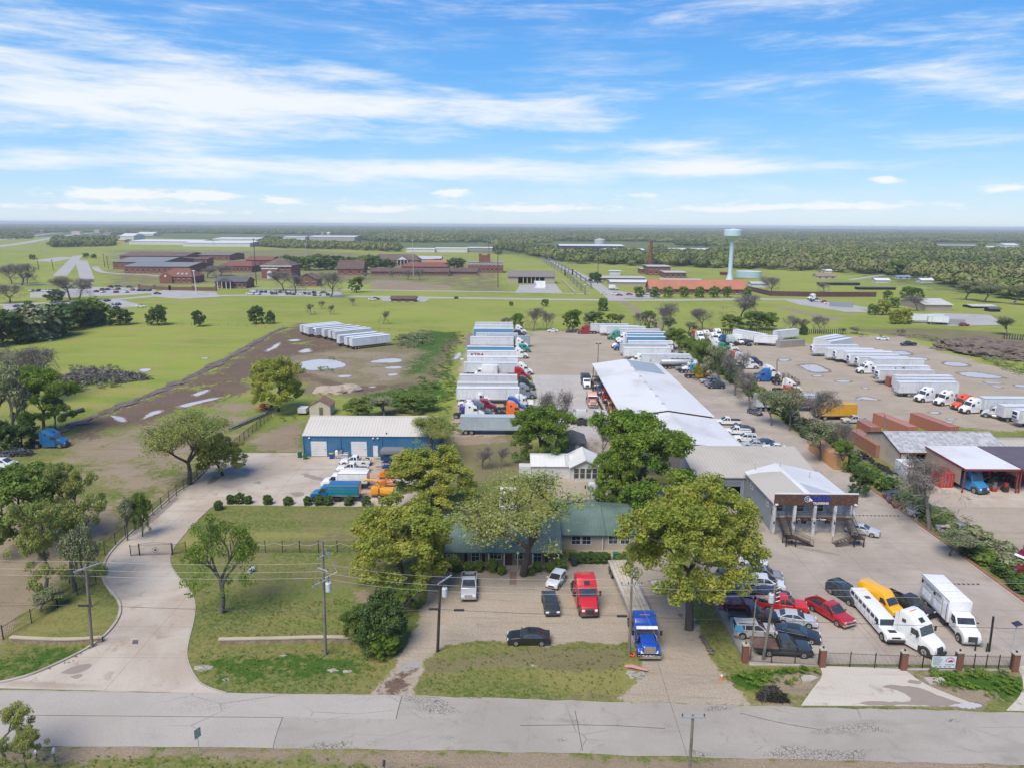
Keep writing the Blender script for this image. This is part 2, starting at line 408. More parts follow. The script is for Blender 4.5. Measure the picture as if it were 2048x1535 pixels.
def ground_mat():
 m=bpy.data.materials.new('grass_and_soil')
 t=NT(m)
 W=t.coord('World')
 n_big=t.noise(W,.011,5,.6,.6)
 n_mid=t.noise(W,.09,5,.6,.5)
 n_sml=t.noise(W,.9,5,.65,.2)
 n_fin=t.noise(W,5.5,3,.7)
 g=t.mix(t.ramp(n_big,.36,.64),(0.181,0.253,0.030,1),(0.298,0.360,0.054,1))
 g=t.mix(t.ramp(n_mid,.38,.68),g,(0.314,0.307,0.070,1))
 sep=t.n.new('ShaderNodeSeparateXYZ');t.l.new(W,sep.inputs[0])
 near=t.ramp(sep.outputs[1],135,190,1,0)
 lawn=t.mix(t.ramp(n_mid,.41,.60),(0.098,0.135,0.026,1),(0.205,0.180,0.058,1))
 lawn=t.mix(t.ramp(n_sml,.42,.66),lawn,(0.157,0.177,0.039,1))
 g=t.mix(near,g,lawn)
 g=t.mix(t.ramp(n_fin,.32,.72,0,.45),g,(0.063,0.093,0.018,1))
 n_pat=t.noise(W,2.1,4,.7,.8)
 g=t.mix(t.ramp(n_pat,.44,.62,0,.55),g,t.mix(near,(0.284,0.285,0.067,1),(0.258,0.227,0.092,1)))
 g=t.mix(t.ramp(n_pat,.50,.34,0,.5),g,t.mix(near,(0.141,0.207,0.024,1),(0.071,0.110,0.020,1)))
 streak=t.noise(t.mapping(W,(.012,.07,1)),1.0,5,.65,.6)
 g=t.mix(t.ramp(streak,.50,.68,0,.6),g,(0.305,0.266,0.087,1))
 g=t.mix(t.ramp(streak,.44,.30,0,.45),g,(0.136,0.202,0.034,1))
 ruts=t.noise(t.mapping(W,(.10,1.3,1),(0,0,0),(0,0,.35)),.55,5,.7,1.6)
 nm=t.math('ADD',t.math('MULTIPLY',t.math('SUBTRACT',n_mid,.5),1.35),t.math('MULTIPLY',t.math('SUBTRACT',n_sml,.5),1.25))
 def area(name,col,k=1.0,lo=.36,hi=.62):
  nonlocal g
  f=t.math('ADD',t.math('MULTIPLY',t.attr(name),k),nm)
  g=t.mix(t.ramp(f,lo,hi),g,col)
 fine=lambda a,b,c:t.mix(t.ramp(ruts,.52,.70,0,.55),t.mix(t.ramp(n_fin,.3,.7),t.mix(t.ramp(n_mid,.35,.65),a,b),c),(c[0]*.72,c[1]*.70,c[2]*.66,1))
 area('wood',t.mix(t.ramp(n_mid,.3,.7),(.13,.16,.045,1),(.09,.12,.035,1)),1.3)
 area('dry',fine((.17,.15,.065,1),(.11,.115,.04,1),(.22,.185,.10,1)))
 area('lush',fine((.05,.125,.012,1),(.075,.15,.018,1),(.03,.07,.008,1)))
 area('dirt',fine((.26,.20,.135,1),(.34,.27,.19,1),(.22,.175,.11,1)))
 area('gravel',fine((.375,.315,.235,1),(.46,.395,.305,1),(.30,.245,.18,1)))
 area('mud',fine((.15,.098,.066,1),(.215,.155,.11,1),(.095,.063,.045,1)))
 t.set(t.p.inputs['Base Color'],g)
 t.p.inputs['Roughness'].default_value=.95
 t.p.inputs['Specular IOR Level'].default_value=.15
 t.bump(t.math('ADD',t.math('MULTIPLY',n_sml,1.2),t.math('MULTIPLY',n_fin,.5)),.55,.25)
 return m
me.materials.append(ground_mat())
kind(link('ground',me),'structure')
def slab_mat(name,col,col2,stain,joint=(0,0),crack=0.0,spots=.35,origin=(0,0)):
 m=bpy.data.materials.new(name)
 t=NT(m)
 W=t.coord('World')
 n_b=t.noise(W,.10,6,.62,.8)
 n_m=t.noise(W,.45,6,.65,.6)
 n_f=t.noise(W,7.0,3,.7)
 st=t.mapping(W,(.06,.6,1))
 n_s=t.noise(st,.8,5,.6,.3)
 c=t.mix(t.ramp(n_b,.36,.66),col,col2)
 c=t.mix(t.ramp(n_m,.54,.72,0,spots),c,stain)
 c=t.mix(t.ramp(n_s,.55,.75,0,spots*.8),c,stain)
 c=t.mix(t.ramp(n_f,.35,.75,0,.22),c,(.12,.11,.10,1))
 sep=t.n.new('ShaderNodeSeparateXYZ');t.l.new(W,sep.inputs[0])
 for ax,sp in enumerate(joint):
  if sp:
   f=t.math('ABSOLUTE',t.math('SUBTRACT',t.math('FRACT',t.math('DIVIDE',t.math('ADD',sep.outputs[ax],1000.0+origin[ax]),sp)),.5))
   c=t.mix(t.ramp(f,.5-.05/sp,.5-.012/sp,0,.42),c,(.08,.07,.06,1))
 if crack:
  wob=t.mapping(W,(1,1,1))
  v=t.voro(wob,3.0)
  msk=t.ramp(t.noise(t.mapping(W,(.35,1.1,1),(3.1,7.7,0)),.33,3,.5,.3),.57,.66)
  c=t.mix(t.math('MULTIPLY',t.ramp(v,.02,.09,1,0),t.math('MULTIPLY',msk,crack)),c,(.05,.047,.044,1))
  v2=t.voro(t.mapping(W,(.22,.5,1),(1.3,.4,0)),.55)
  c=t.mix(t.math('MULTIPLY',t.ramp(v2,.004,.012,1,0),t.math('MULTIPLY',t.ramp(n_b,.5,.62),.4)),c,(.08,.075,.07,1))
 t.set(t.p.inputs['Base Color'],c)
 t.set(t.p.inputs['Roughness'],t.ramp(n_m,.3,.7,.75,.92))
 t.p.inputs['Specular IOR Level'].default_value=.25
 t.bump(n_f,.25,.02)
 return m
ASPHALT=slab_mat('old_grey_asphalt',(0.329,0.295,0.247,1),(0.383,0.345,0.290,1),(0.248,0.222,0.184,1),(0,0),.75,.6)
CONC_W=slab_mat('warm_concrete',(0.414,0.341,0.260,1),(0.505,0.442,0.358,1),(0.313,0.240,0.172,1),(12.0,6.0),0,.75)
CONC_G=slab_mat('grey_concrete',(0.338,0.286,0.229,1),(0.421,0.363,0.295,1),(0.244,0.206,0.162,1),(7.6,6.2),0,.5,(1.2,0))
CONC_A=slab_mat('bright_concrete',(0.500,0.451,0.372,1),(0.550,0.500,0.419,1),(0.330,0.270,0.209,1),(0,0),0,.95)
ROADFAR=slab_mat('far_road',(.36,.345,.32,1),(.42,.40,.37,1),(.3,.28,.26,1))
SLABEDGE=mat('kerb_concrete',(.46,.42,.36,1),rough=.9,col2=(.38,.33,.27,1),coord='Object',scale=2)
REDKERB=mat('red_kerb_paint',(.36,.115,.085,1),rough=.8,col2=(.42,.2,.15,1),var=.4,grime=.5)
def rag(pts,step=1.2,amp=.18,seed=1):
 """subdivide an outline and roughen it a little"""
 r=random.Random(seed)
 out=[]
 for(ax,ay),(bx,by)in zip(pts,pts[1:]+pts[:1]):
  L=math.hypot(bx-ax,by-ay)
  n=max(1,int(L/step))
  nxv,nyv=-(by-ay)/(L+1e-9),(bx-ax)/(L+1e-9)
  for k in range(n):
   t=k/n
   j=0 if k==0 else r.uniform(-amp,amp)
   out.append((ax+(bx-ax)*t+nxv*j,ay+(by-ay)*t+nyv*j))
 return out
def sheet(name,pts,z,m,edge=0.0):
 """a flat sheet of given outline at height z"""
 bm=bmesh.new()
 vs=[bm.verts.new((x,y,z))for x,y in pts]
 es=[bm.edges.new((vs[i],vs[(i+1)%len(vs)]))for i in range(len(vs))]
 bmesh.ops.triangle_fill(bm,use_beauty=True,use_dissolve=False,edges=es)
 for f in bm.faces:
  if f.normal.z<0:f.normal_flip()
 me=bpy.data.meshes.new(name)
 bm.to_mesh(me);bm.free()
 me.materials.append(m)
 return kind(link(name,me),'structure')
def smooth(pts,it=2):
 for _ in range(it):
  o=[pts[0]]
  for a,b in zip(pts,pts[1:]):
   o+=[(a[0]*.75+b[0]*.25,a[1]*.75+b[1]*.25),(a[0]*.25+b[0]*.75,a[1]*.25+b[1]*.75)]
  pts=o+[pts[-1]]
 return pts
def strip(pts,w0,w1,z0,z1,mb,m=0):
 """kerb: band along a path, offset w0..w1 to its left"""
 P=[Vector((x,y))for x,y in pts]
 a,b=[],[]
 for i,p in enumerate(P):
  d=(P[min(i+1,len(P)-1)]-P[max(i-1,0)]).normalized()
  n=Vector((-d.y,d.x))
  a.append(p+n*w0);b.append(p+n*w1)
 vs,fs=[],[]
 for p,q_ in zip(a,b):vs+=[(p.x,p.y,z0),(p.x,p.y,z1),(q_.x,q_.y,z1),(q_.x,q_.y,z0)]
 for i in range(len(P)-1):
  for k in range(3):fs.append((i*4+k,(i+1)*4+k,(i+1)*4+k+1,i*4+k+1))
 mb.add(vs,fs,m)
rn=[G(x,y)for x,y in((-900,1366),(0,1379),(430,1384),(815,1390),(1240,1403),(1640,1414),(2048,1424),(2900,1446))]
rs=[G(x,y)for x,y in((-900,1484),(0,1492),(340,1490),(560,1496),(900,1499),(1400,1513),(2048,1529),(2900,1550))]
sheet('road',rag(rn+rs[::-1],1.5,.12,3),.012,ASPHALT)
PATCH=slab_mat('newer_asphalt',(0.381,0.345,0.292,1),(0.419,0.378,0.323,1),(0.316,0.284,0.239,1),(0,0),.2,.25)
sheet('road_patch',rag([G(x,y)for x,y in((-900,1368),(0,1381),(430,1386),(804,1391),(797,1415),(792,1437),(565,1434),(548,1495),(0,1490),(-900,1482))],2,.06,5),.018,PATCH)
SEAM=mat('road_seam_tar',(.07,.067,.063,1),rough=.9)
mb=MB()
for pl in([(0,1429),(250,1431),(565,1434)],[(565,1434),(552,1470),(546,1495)],[(804,1391),(797,1415),(792,1437)],[(1040,1450),(1200,1448),(1330,1456)],[(1480,1425),(1560,1445),(1640,1458)],[(1150,1420),(1155,1445),(1165,1500)]):
 r=[G(x,y)for x,y in pl]
 strip(rag(r,.8,.1,len(pl))[:-max(1,1)]if False else smooth(r,1),-.03,.03,.019,.0215,mb)
kind(mb.build('road_seam',SEAM),'structure')
dl=smooth([G(x,y)for x,y in((-60,1374),(0,1367),(60,1352),(120,1326),(180,1296),(215,1269),(238,1240),(245,1215),(236,1193),(216,1172),(206,1150),(212,1118),(238,1086),(262,1066),(310,1023),(352,985),(388,962),(398,955),(430,922),(452,905))],2)
dr=smooth([G(x,y)for x,y in((716,1012),(560,1010),(430,1008),(410,1022),(365,1070),(342,1098),(336,1122),(350,1148),(378,1178),(390,1205),(385,1245),(374,1283),(370,1314),(385,1350),(405,1372),(452,1386))],2)
top=[G(x,y)for x,y in((606,905),(606,913),(862,913),(880,960),(800,1012))]
sheet('driveway',dl+top+dr,.016,CONC_W)
mb=MB()
strip(dl,0.0,.28,-.05,.17,mb)
kind(mb.build('driveway_kerb',SLABEDGE),'structure')
mb=MB()
strip(dr,.02,.16,-.05,.06,mb)
kind(mb.build('driveway_edging',SLABEDGE),'structure')
sheet('drain_grate',[G(x,y)for x,y in((264,1287),(276,1287),(277,1279),(266,1279))],.021,mat('drain_iron',(.10,.09,.10,1),rough=.7))
WETC=slab_mat('damp_silt',(.27,.225,.18,1),(.31,.26,.21,1),(.2,.165,.13,1),(0,0),0,.3)
for k,pl in enumerate(([(205,1150),(216,1172),(232,1190),(222,1190),(208,1168)],[(120,1345),(150,1330),(185,1325),(180,1336),(150,1348)],[(140,1352),(160,1346),(168,1350),(152,1358)],[(262,1068),(310,1026),(345,998),(360,992),(345,1008),(318,1032),(275,1068)],[(1780,1368),(1830,1372),(1850,1378),(1900,1398),(1945,1411),(1700,1409),(1735,1400),(1795,1404),(1830,1400),(1800,1380),(1760,1372)],[(1424,1004),(1488,1002),(1540,1062),(1515,1062),(1480,1040),(1440,1022)],[(1570,1086),(1600,1092),(1650,1100),(1690,1112),(1650,1106),(1600,1098)],[(1690,1252),(1712,1256),(1705,1262)],[(600,945),(640,952),(655,962),(615,956)],[(505,965),(520,960),(524,968)],[(580,985),(606,982),(610,990),(590,994)],[(1820,1358),(1845,1362),(1840,1368),(1812,1364)])):
 sheet('silt_stain',rag(smooth([G(x,y)for x,y in pl]+[G(*pl[0])],1)[:-1],.5,.16,k),.022,WETC)
sheet('parking_lot',[(24.9,67.7),(53.2,67.6),(63.3,67.5),(63.3,292),(44.0,292),(43.0,214),(43.0,128),(24.9,120)],.012,CONC_G)
sheet('truck_yard',rag([(3.0,150),(24.5,148),(25.0,216),(5.8,216.3),(6.8,190)],3,.15,4),.012,slab_mat('pale_concrete',(.42,.385,.335,1),(.47,.435,.385,1),(.33,.295,.25,1),(7.0,9.0),0,.5))
sheet('gate_apron',smooth([G(x,y)for x,y in((1640,1331),(1646,1352),(1628,1372),(1602,1410),(1602,1410))],2)+smooth([G(x,y)for x,y in((1962,1412),(1900,1388),(1845,1365),(1815,1342),(1800,1333))],2),.016,CONC_A)
sheet('side_apron',smooth([G(x,y)for x,y in((2030,1330),(2046,1352),(2046,1385),(2012,1420))],2)+[G(x,y)for x,y in((2400,1430),(2400,1330))],.016,CONC_A)
sheet('drive_patch',rag(GP([(793,1337),(825,1318),(846,1322),(838,1333),(812,1342)]),.8,.15,2),.010,slab_mat('broken_concrete',(.34,.31,.28,1),(.39,.36,.32,1),(.25,.22,.19,1),(0,0),.8))
sheet('brick_path',[G(x,y)for x,y in((1020,1142),(1033,1142),(1033,1168),(1019,1168))],.010,mat('brick_paving',(.28,.17,.12,1),rough=.9,col2=(.33,.22,.17,1),var=.4))
sheet('shop_slab',[(70,111.5),(112,111.5),(112,126),(70,126)],.014,CONC_W)
mb=MB()
strip([(63.3,67.5),(63.3,292)],-.30,0,-.05,.15,mb)
kind(mb.build('kerb',SLABEDGE),'structure')
mb=MB()
strip([(63.3,70),(63.3,148)],-.302,.003,-.05,.155,mb)
kind(mb.build('kerb_red_paint',REDKERB),'structure')
LINEY=mat('worn_yellow_line',(.48,.36,.12,1),rough=.9,col2=(.42,.38,.29,1),var=.3,gscale=2)
LINER=mat('worn_red_line',(.36,.12,.09,1),rough=.9,col2=(.40,.3,.25,1),var=.3,gscale=2)
mb=MB()
for a,b in(((1625,1290),(1611,1262)),((1785,1318),(1690,1212)),((1670,1172),(1655,1188)),((1700,1236),(1790,1236))):
 strip([G(*a),G(*b)],-.05,.05,.017,.0185,mb)
for a,b in(((1836,1316),(1752,1214)),((1900,1312),(1862,1240)),((1935,1305),(1880,1220)),((1985,1300),(1930,1210)),((1612,1068),(1628,1082)),((1650,1068),(1660,1078)),((1790,1320),(1830,1332))):
 strip([G(*a),G(*b)],-.05,.05,.017,.0185,mb,1)
kind(mb.build('parking_line',[LINER,LINEY]),'structure')
mb=MB()
for y,x0,x1 in((107.6,54.3,62.4),(85.2,53.5,61.0),(128.5,53.0,56.0)):
 n=int((x1-x0)/.62)
 for k in range(n):mb.box(x0+k*.62,x0+k*.62+.33,y-.15,y+.15,.0165,.05)
kind(mb.build('speed_bump',mat('speed_bump_rubber',(.05,.047,.04,1),rough=.9,grime=.5)),'structure')
WATER=bpy.data.materials.new('puddle_water')
_t=NT(WATER)
_t.p.inputs['Base Color'].default_value=(.46,.44,.42,1)  # pale grey base stands in for the bright clouds reflected in the water
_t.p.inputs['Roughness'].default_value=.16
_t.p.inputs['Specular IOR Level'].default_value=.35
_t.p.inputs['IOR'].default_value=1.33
_t.bump(_t.noise(_t.coord('World'),1.2,3),.03,.02)
WETMUD=slab_mat('wet_mud',(.21,.165,.125,1),(.26,.21,.165,1),(.15,.115,.085,1),(0,0),0,.6)
PUD=[[(597,728),(610,722),(640,718),(672,720),(690,728),(692,733),(660,738),(625,741),(600,737)],[(735,723),(765,716),(800,714),(815,720),(800,727),(760,727),(735,727)],[(765,735),(800,730),(812,735),(790,739),(768,738)],[(1590,728),(1625,724),(1650,735),(1672,746),(1640,749),(1622,746)],[(1622,750),(1640,748),(1650,753),(1630,755)],[(1555,718),(1580,717),(1582,722),(1560,724)],[(1668,760),(1700,759),(1707,763),(1690,766),(1672,764)],[(1710,794),(1730,790),(1765,800),(1760,802),(1720,798)],[(1712,797),(1722,797),(1722,800),(1712,800)],[(1776,702),(1810,700),(1834,711),(1808,712),(1780,706)],[(1832,714),(1856,716),(1860,722),(1836,723)],[(1888,722),(1920,722),(1953,734),(1920,735),(1895,732),(1880,727)],[(1905,744),(1940,740),(1990,750),(2028,758),(1990,760),(1930,755)],[(1963,762),(2000,764),(2015,768),(1975,767)],[(2026,768),(2060,768),(2060,776),(2030,774)],[(1978,768),(2010,775),(2005,778),(1985,772)],[(1855,825),(1870,819),(1885,826),(1870,829)],[(1892,836),(1912,834),(1914,838),(1895,840)],[(1890,842),(1908,841),(1906,845),(1890,845)],[(1640,826),(1660,822),(1668,828),(1645,831)],[(1723,773),(1735,775),(1741,779),(1728,778)],[(640,826),(668,822),(675,824),(650,828)],[(672,752),(690,748),(714,751),(680,757)],[(773,748),(795,745),(800,750),(776,754)],[(738,773),(752,771),(750,775),(738,775)],[(596,702),(620,697),(628,703),(600,708)],[(525,705),(550,690),(560,684),(572,680),(550,697),(530,707)],[(575,680),(600,677),(602,682),(580,684)],[(600,702),(612,696),(625,697),(612,706)],[(277,842),(300,822),(330,815),(330,822),(300,832)],[(345,815),(372,806),(400,800),(430,792),(455,790),(440,796),(400,806),(360,820)],[(220,828),(245,830),(258,843),(235,848)],[(277,738),(300,735),(309,738),(288,746),(277,744)],[(400,716),(418,714),(417,718),(402,718)],[(928,690),(940,662),(948,665),(940,690),(930,700)],[(905,720),(920,700),(926,704),(914,724)],[(1300,1162),(1318,1158),(1332,1166),(1328,1178),(1310,1178)],[(430,950),(442,955),(420,968),(412,968)],[(380,790),(420,775),(425,778),(390,796)],[(1905,1408),(1945,1402),(1972,1412),(1930,1418)]]
for k,pl in enumerate(PUD):
 P=[G(x,y)for x,y in pl]
 P=smooth(P+[P[0]],2)[:-1]
 sc_=max(p[1]for p in P)/200
 if k!=0 and sc_>.6:
  cx_,cy_=sum(p[0]for p in P)/len(P),sum(p[1]for p in P)/len(P)
  P=[(cx_+(x-cx_)*.82,cy_+(y-cy_)*.66)for x,y in P]
 cx_,cy_=sum(p[0]for p in P)/len(P),sum(p[1]for p in P)/len(P)
 sheet('wet_mud',rag([(cx_+(x-cx_)*1.18+.25*sc_*(1 if x>cx_ else-1),cy_+(y-cy_)*1.22+.3*sc_*(1 if y>cy_ else-1))for x,y in P],.6*sc_,.5*sc_,k+50),.012+.003*(k%2)+(.012 if k in(34,37)else 0),WETMUD)
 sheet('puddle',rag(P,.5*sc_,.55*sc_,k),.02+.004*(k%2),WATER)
def band(name,pl,w,z=.03,m=None):
 P=[G(x,y)for x,y in pl]
 P=smooth(P,2)
 l,r=[],[]
 for i,p in enumerate(P):
  d=Vector(P[min(i+1,len(P)-1)])-Vector(P[max(i-1,0)])
  d.normalize()
  l.append((p[0]-d.y*w/2,p[1]+d.x*w/2));r.append((p[0]+d.y*w/2,p[1]-d.x*w/2))
 return sheet(name,l+r[::-1],z,m or ROADFAR)
band('campus_road',[(-60,612),(120,606),(260,597),(330,590),(420,592),(520,590),(620,592),(760,594),(900,596),(1100,599),(1260,601),(1420,600),(1500,598),(1620,600),(1700,612),(1760,622)],9)
band('campus_road',[(1235,600),(1200,575),(1160,550),(1120,532),(1100,522)],10,.034)
band('campus_road',[(120,552),(155,512)],11,.034)
band('campus_road',[(-20,574),(60,570),(130,567),(190,566)],7,.038)
band('campus_road',[(190,534),(200,545),(240,548),(300,550),(370,560)],6,.038)
band('campus_road',[(150,512),(230,508),(330,504),(520,502)],7,.04)
band('patrol_track',[(440,576),(560,577),(700,580),(1000,584),(1180,588)],5,.034)
band('patrol_track',[(1700,560),(1780,548),(1850,552),(1890,562)],6,.034)
band('highway',[(-60,500),(40,488),(100,477),(160,468),(230,462)],26,.05)
band('highway',[(-60,486),(20,478),(70,471),(130,465),(200,460)],22,.05)
sheet('campus_lot',GP([(60,586),(180,574),(310,577),(312,586),(230,592),(60,596)]),.044,ROADFAR)
sheet('campus_lot',GP([(5,612),(190,602),(240,600),(292,612),(240,616),(10,622)]),.048,ROADFAR)
sheet('campus_lot',GP([(300,588),(330,580),(430,584),(440,594),(360,598),(310,594)]),.052,ROADFAR)
sheet('campus_lot',GP([(500,580),(680,584),(690,594),(500,592)]),.048,ROADFAR)
sheet('campus_lot',GP([(60,522),(120,514),(152,515),(110,524)]),.05,ROADFAR)
sheet('campus_lot',GP([(760,596),(860,597),(850,604),(765,603)]),.05,ROADFAR)
sheet('campus_lot',GP([(1195,578),(1260,585),(1330,592),(1300,598),(1220,597)]),.05,ROADFAR)
sheet('campus_lot',GP([(1560,598),(1640,600),(1700,612),(1740,625),(1690,624),(1600,610)]),.05,ROADFAR)
sheet('campus_lot',GP([(1820,632),(1870,626),(1980,630),(2010,650),(1900,652),(1830,645)]),.05,ROADFAR)
sheet('campus_lot',GP([(1040,570),(1110,568),(1125,586),(1030,586)]),.05,ROADFAR)
sheet('worn_yard',GP([(150,520),(175,522),(190,560),(160,560)]),.046,ROADFAR)
sheet('bare_court',GP([(1000,552),(1090,556),(1150,588),(1125,588),(1010,578)]),.046,mat('bare_soil',(.3,.2,.13,1),rough=.95,coord='World',gscale=.05))if False else None
# --- vehicles: one spec (parts and sub-parts) per kind; +x is forward
def rim_mesh(r,w,name='rim'):
 m=MB();m.cyl((0,-w,0),(0,w,0),r*.62,14,0);m.cyl((0,-w-.015,0),(0,w+.015,0),r*.2,8,1)
 for k in range(5):
  a=k*2*math.pi/5
  c,s_=math.cos(a)*r*.42,math.sin(a)*r*.42
  m.cyl((c,-w-.006,s_),(c,w+.006,s_),r*.09,6,1)
 return m.mesh(name,[RIM,CHASSIS],False)
def tyre_mesh(r,w,name='tyre'):
 m=MB()
 m.tube([(0,-w,0),(0,-w*.9,0),(0,w*.9,0),(0,w,0)],[r*.9,r,r,r*.9],18)
 return m.mesh(name,TYRE,True)
WHEEL={k:(tyre_mesh(r,w),rim_mesh(r,w*1.02))for k,(r,w)in dict(car=(.33,.11),suv=(.38,.12),truck=(.52,.15),dual=(.51,.30),semi=(.52,.30),big=(.48,.14)).items()}
def wheels(kind_,pts):return[('wheel',WHEEL[kind_][0],p,[('rim',WHEEL[kind_][1],(0,0,0))])for p in pts]
def both(name,me,p,subs=()):return[(name,me,p,list(subs)),(name,me,(p[0],-p[1],p[2]),list(subs))]
LAMP=MB().prism([(-.04,-.08),(.05,-.08),(.03,.08),(-.06,.08)],.19).mesh('headlight',LAMPW)
TAIL=MB().prism([(-.05,-.1),(.05,-.1),(.06,.12),(-.03,.12)],.14).mesh('tail_light',LAMPR)
MIRR=MB().prism([(-.07,-.07),(.06,-.06),(.05,.08),(-.07,.08)],.1,0,.02).mesh('mirror',BLACKP)
MIRP=MB().prism([(-.07,-.07),(.06,-.06),(.05,.08),(-.07,.08)],.1,0,.02).mesh('mirror',PAINT)
PLATE=MB().box(-.01,.01,-.16,.16,-.07,.07).mesh('licence_plate',LAMPW)
HANDLE=MB().box(-.09,.09,-.015,.015,-.02,.02).mesh('door_handle',BLACKP)
def panel(pts,off=.012):
 """glass pane: thin slab on the polygon pts, standing proud along its normal"""
 P=[Vector(p)for p in pts]
 n=(P[1]-P[0]).cross(P[2]-P[0]).normalized()
 m=MB()
 k=len(P)
 m.add([p+n*off for p in P]+[p-n*.01 for p in P],[tuple(range(k)),tuple(range(2*k-1,k-1,-1))]+[(i,i+k,(i+1)%k+k,(i+1)%k)for i in range(k)])
 return m
def car_spec(W,body,cab,wb,wr='car',base=.95,belt=None,top=None,tum=.16,panes=(),bed=None,bedcol=None,roofrail=False,taper=.10,mir=None,grille=True,blackbase=True,cabtaper=0.0,bev=.07):
 hw=W/2
 zb=belt;zt=top
 x0,x1=min(p[0]for p in body),max(p[0]for p in body)
 L=(x1-x0)/2;cx=(x0+x1)/2
 fyb=lambda x,z:(1-taper*max(0,abs(x-cx)/L-.45)**2*3.2)*(1-.05*max(0,.5-z))*(1-.045*max(0,z-.6))
 fyc=lambda x,z:(.955-tum*(z-zb)/(zt-zb))*(1-cabtaper*max(0,(x-cx)/L))
 m=MB()
 m.prism(body,hw,0,bev,fyb,3)
 m.prism(cab,hw,0,.06,fyc,2)
 for x in wb:
  r={'car':.33,'suv':.38,'truck':.52,'big':.48}[wr]
  for s in(-1,1):m.cyl((x,s*(hw-.1),r),(x,s*(hw+.004),r),r*1.18,16,1)
 zmin=min(p[1]for p in body)
 m.box(x0+.12,x1-.12,-hw*.93,hw*.93,zmin-.04,zmin+.1,1)
 for s in(-1,1):
  for x in[p[0][0]for p in panes]+[min(q[0]for q in panes[-1])]:
   m.box(x-.008,x+.008,s*hw*.95,s*(hw*.985),zmin+.2,zb-.03,1)
 if roofrail:
  for s in(-1,1):m.box(cab[1][0]+.25,cab[2][0]-.2,s*hw*.68-.025,s*hw*.68+.025,zt-.02,zt+.05,1)
 spec=[('body',m.mesh('body',[PAINT,BLACKP],True),(0,0,0),[])]
 (ax,az),(bx,bz),(ex,ez),(dx,dz)=cab[0],cab[1],cab[2],cab[3]
 def P(x,z,k):return(x,hw*fyc(x,z)*k,z)
 lerp=lambda p,q_,t:(p[0]+(q_[0]-p[0])*t,p[1]+(q_[1]-p[1])*t)
 f0,f1=lerp((dx,dz),(ex,ez),.12),lerp((dx,dz),(ex,ez),.93)
 spec.append(('windshield',panel([P(*f0,-.9),P(*f0,.9),P(*f1,.88),P(*f1,-.88)]).mesh('windshield',GLASS),(0,0,0),[]))
 r0,r1=lerp((ax,az),(bx,bz),.15),lerp((ax,az),(bx,bz),.9)
 spec.append(('rear_window',panel([P(*r0,.86),P(*r0,-.86),P(*r1,-.84),P(*r1,.84)]).mesh('rear_window',GLASS),(0,0,0),[]))
 for pn in panes:
  a=[(x,hw*fyc(x,z),z)for x,z in pn]
  spec.append(('side_window',panel([(x,y,z)for x,y,z in a][::-1],.014).mesh('side_window',GLASS),(0,0,0),[]))
  spec.append(('side_window',panel([(x,-y,z)for x,y,z in a],.014).mesh('side_window',GLASS),(0,0,0),[]))
 return spec,hw,x0,x1
def finish(spec,hw,wb,wr,front,rear,lampz,tailz,mirp,grille_z,mirror=MIRP,plate=True,doors=(),chrome=False):
 r={'car':.33,'suv':.38,'truck':.52,'big':.48}[wr]
 spec+=wheels(wr,[(x,s*(hw-.1),r)for x in wb for s in(1,-1)])
 spec+=both('headlight',LAMP,(front-.10,hw*.70,lampz))+both('tail_light',TAIL,(rear+.07,hw*.76,tailz))
 spec+=both('mirror',mirror,(mirp[0],hw+.10,mirp[1]))
 g=MB().prism([(-.04,-.1),(.03,-.08),(.02,.1),(-.05,.1)],hw*.45)
 spec.append(('grille',g.mesh('grille',CHROME if chrome else BLACKP),(front-.02,0,grille_z),[]))
 if plate:spec.append(('licence_plate',PLATE,(rear-.012,0,tailz-.1),[]))
 for d in doors:spec+=both('door_handle',HANDLE,(d[0],hw*.965+.005,d[1]))
 return spec
def make_sedan():
 body=[(-2.30,.30),(-2.42,.55),(-2.38,.90),(-2.25,.99),(-1.55,1.03),(0.95,.99),(1.9,.86),(2.28,.70),(2.40,.45),(2.30,.24),(1.2,.19),(-1.8,.19)]
 cab=[(-1.85,1.0),(-1.12,1.38),(-.15,1.45),(1.02,.97)]
 cab=[cab[0],cab[1],(.10,1.43),cab[3]]
 cabp=[(-1.85,1.0),(-1.12,1.38),(-.5,1.46),(.10,1.43),(1.02,.97)]
 panes=[[(.82,1.03),(.14,1.37),(-.36,1.40),(-.36,1.03)],[(-.44,1.03),(-.44,1.40),(-1.08,1.33),(-1.62,1.04)]]
 spec,hw,a,b=car_spec(1.84,body,cab,(1.38,-1.42),'car',belt=.97,top=1.46,tum=.2,panes=panes)
 return finish(spec,hw,(1.38,-1.42),'car',2.40,-2.42,.66,.82,(.72,1.04),.5,doors=((-.22,.86),(-1.2,.88)))
def make_hatch():
 body=[(-1.80,.30),(-1.92,.55),(-1.90,.95),(-1.75,1.02),(.75,1.0),(1.6,.88),(1.88,.68),(1.92,.42),(1.82,.24),(1.0,.19),(-1.4,.19)]
 cab=[(-1.88,1.0),(-1.55,1.42),(.10,1.49),(1.02,.98)]
 panes=[[(.84,1.03),(.14,1.40),(-.3,1.43),(-.3,1.03)],[(-.38,1.03),(-.38,1.43),(-1.1,1.41),(-1.3,1.06)]]
 spec,hw,a,b=car_spec(1.70,body,cab,(1.15,-1.22),'car',belt=.98,top=1.49,tum=.15,panes=panes)
 return finish(spec,hw,(1.15,-1.22),'car',1.93,-1.92,.74,.95,(.72,1.06),.5,doors=((-.16,.88),(-1.0,.9)))
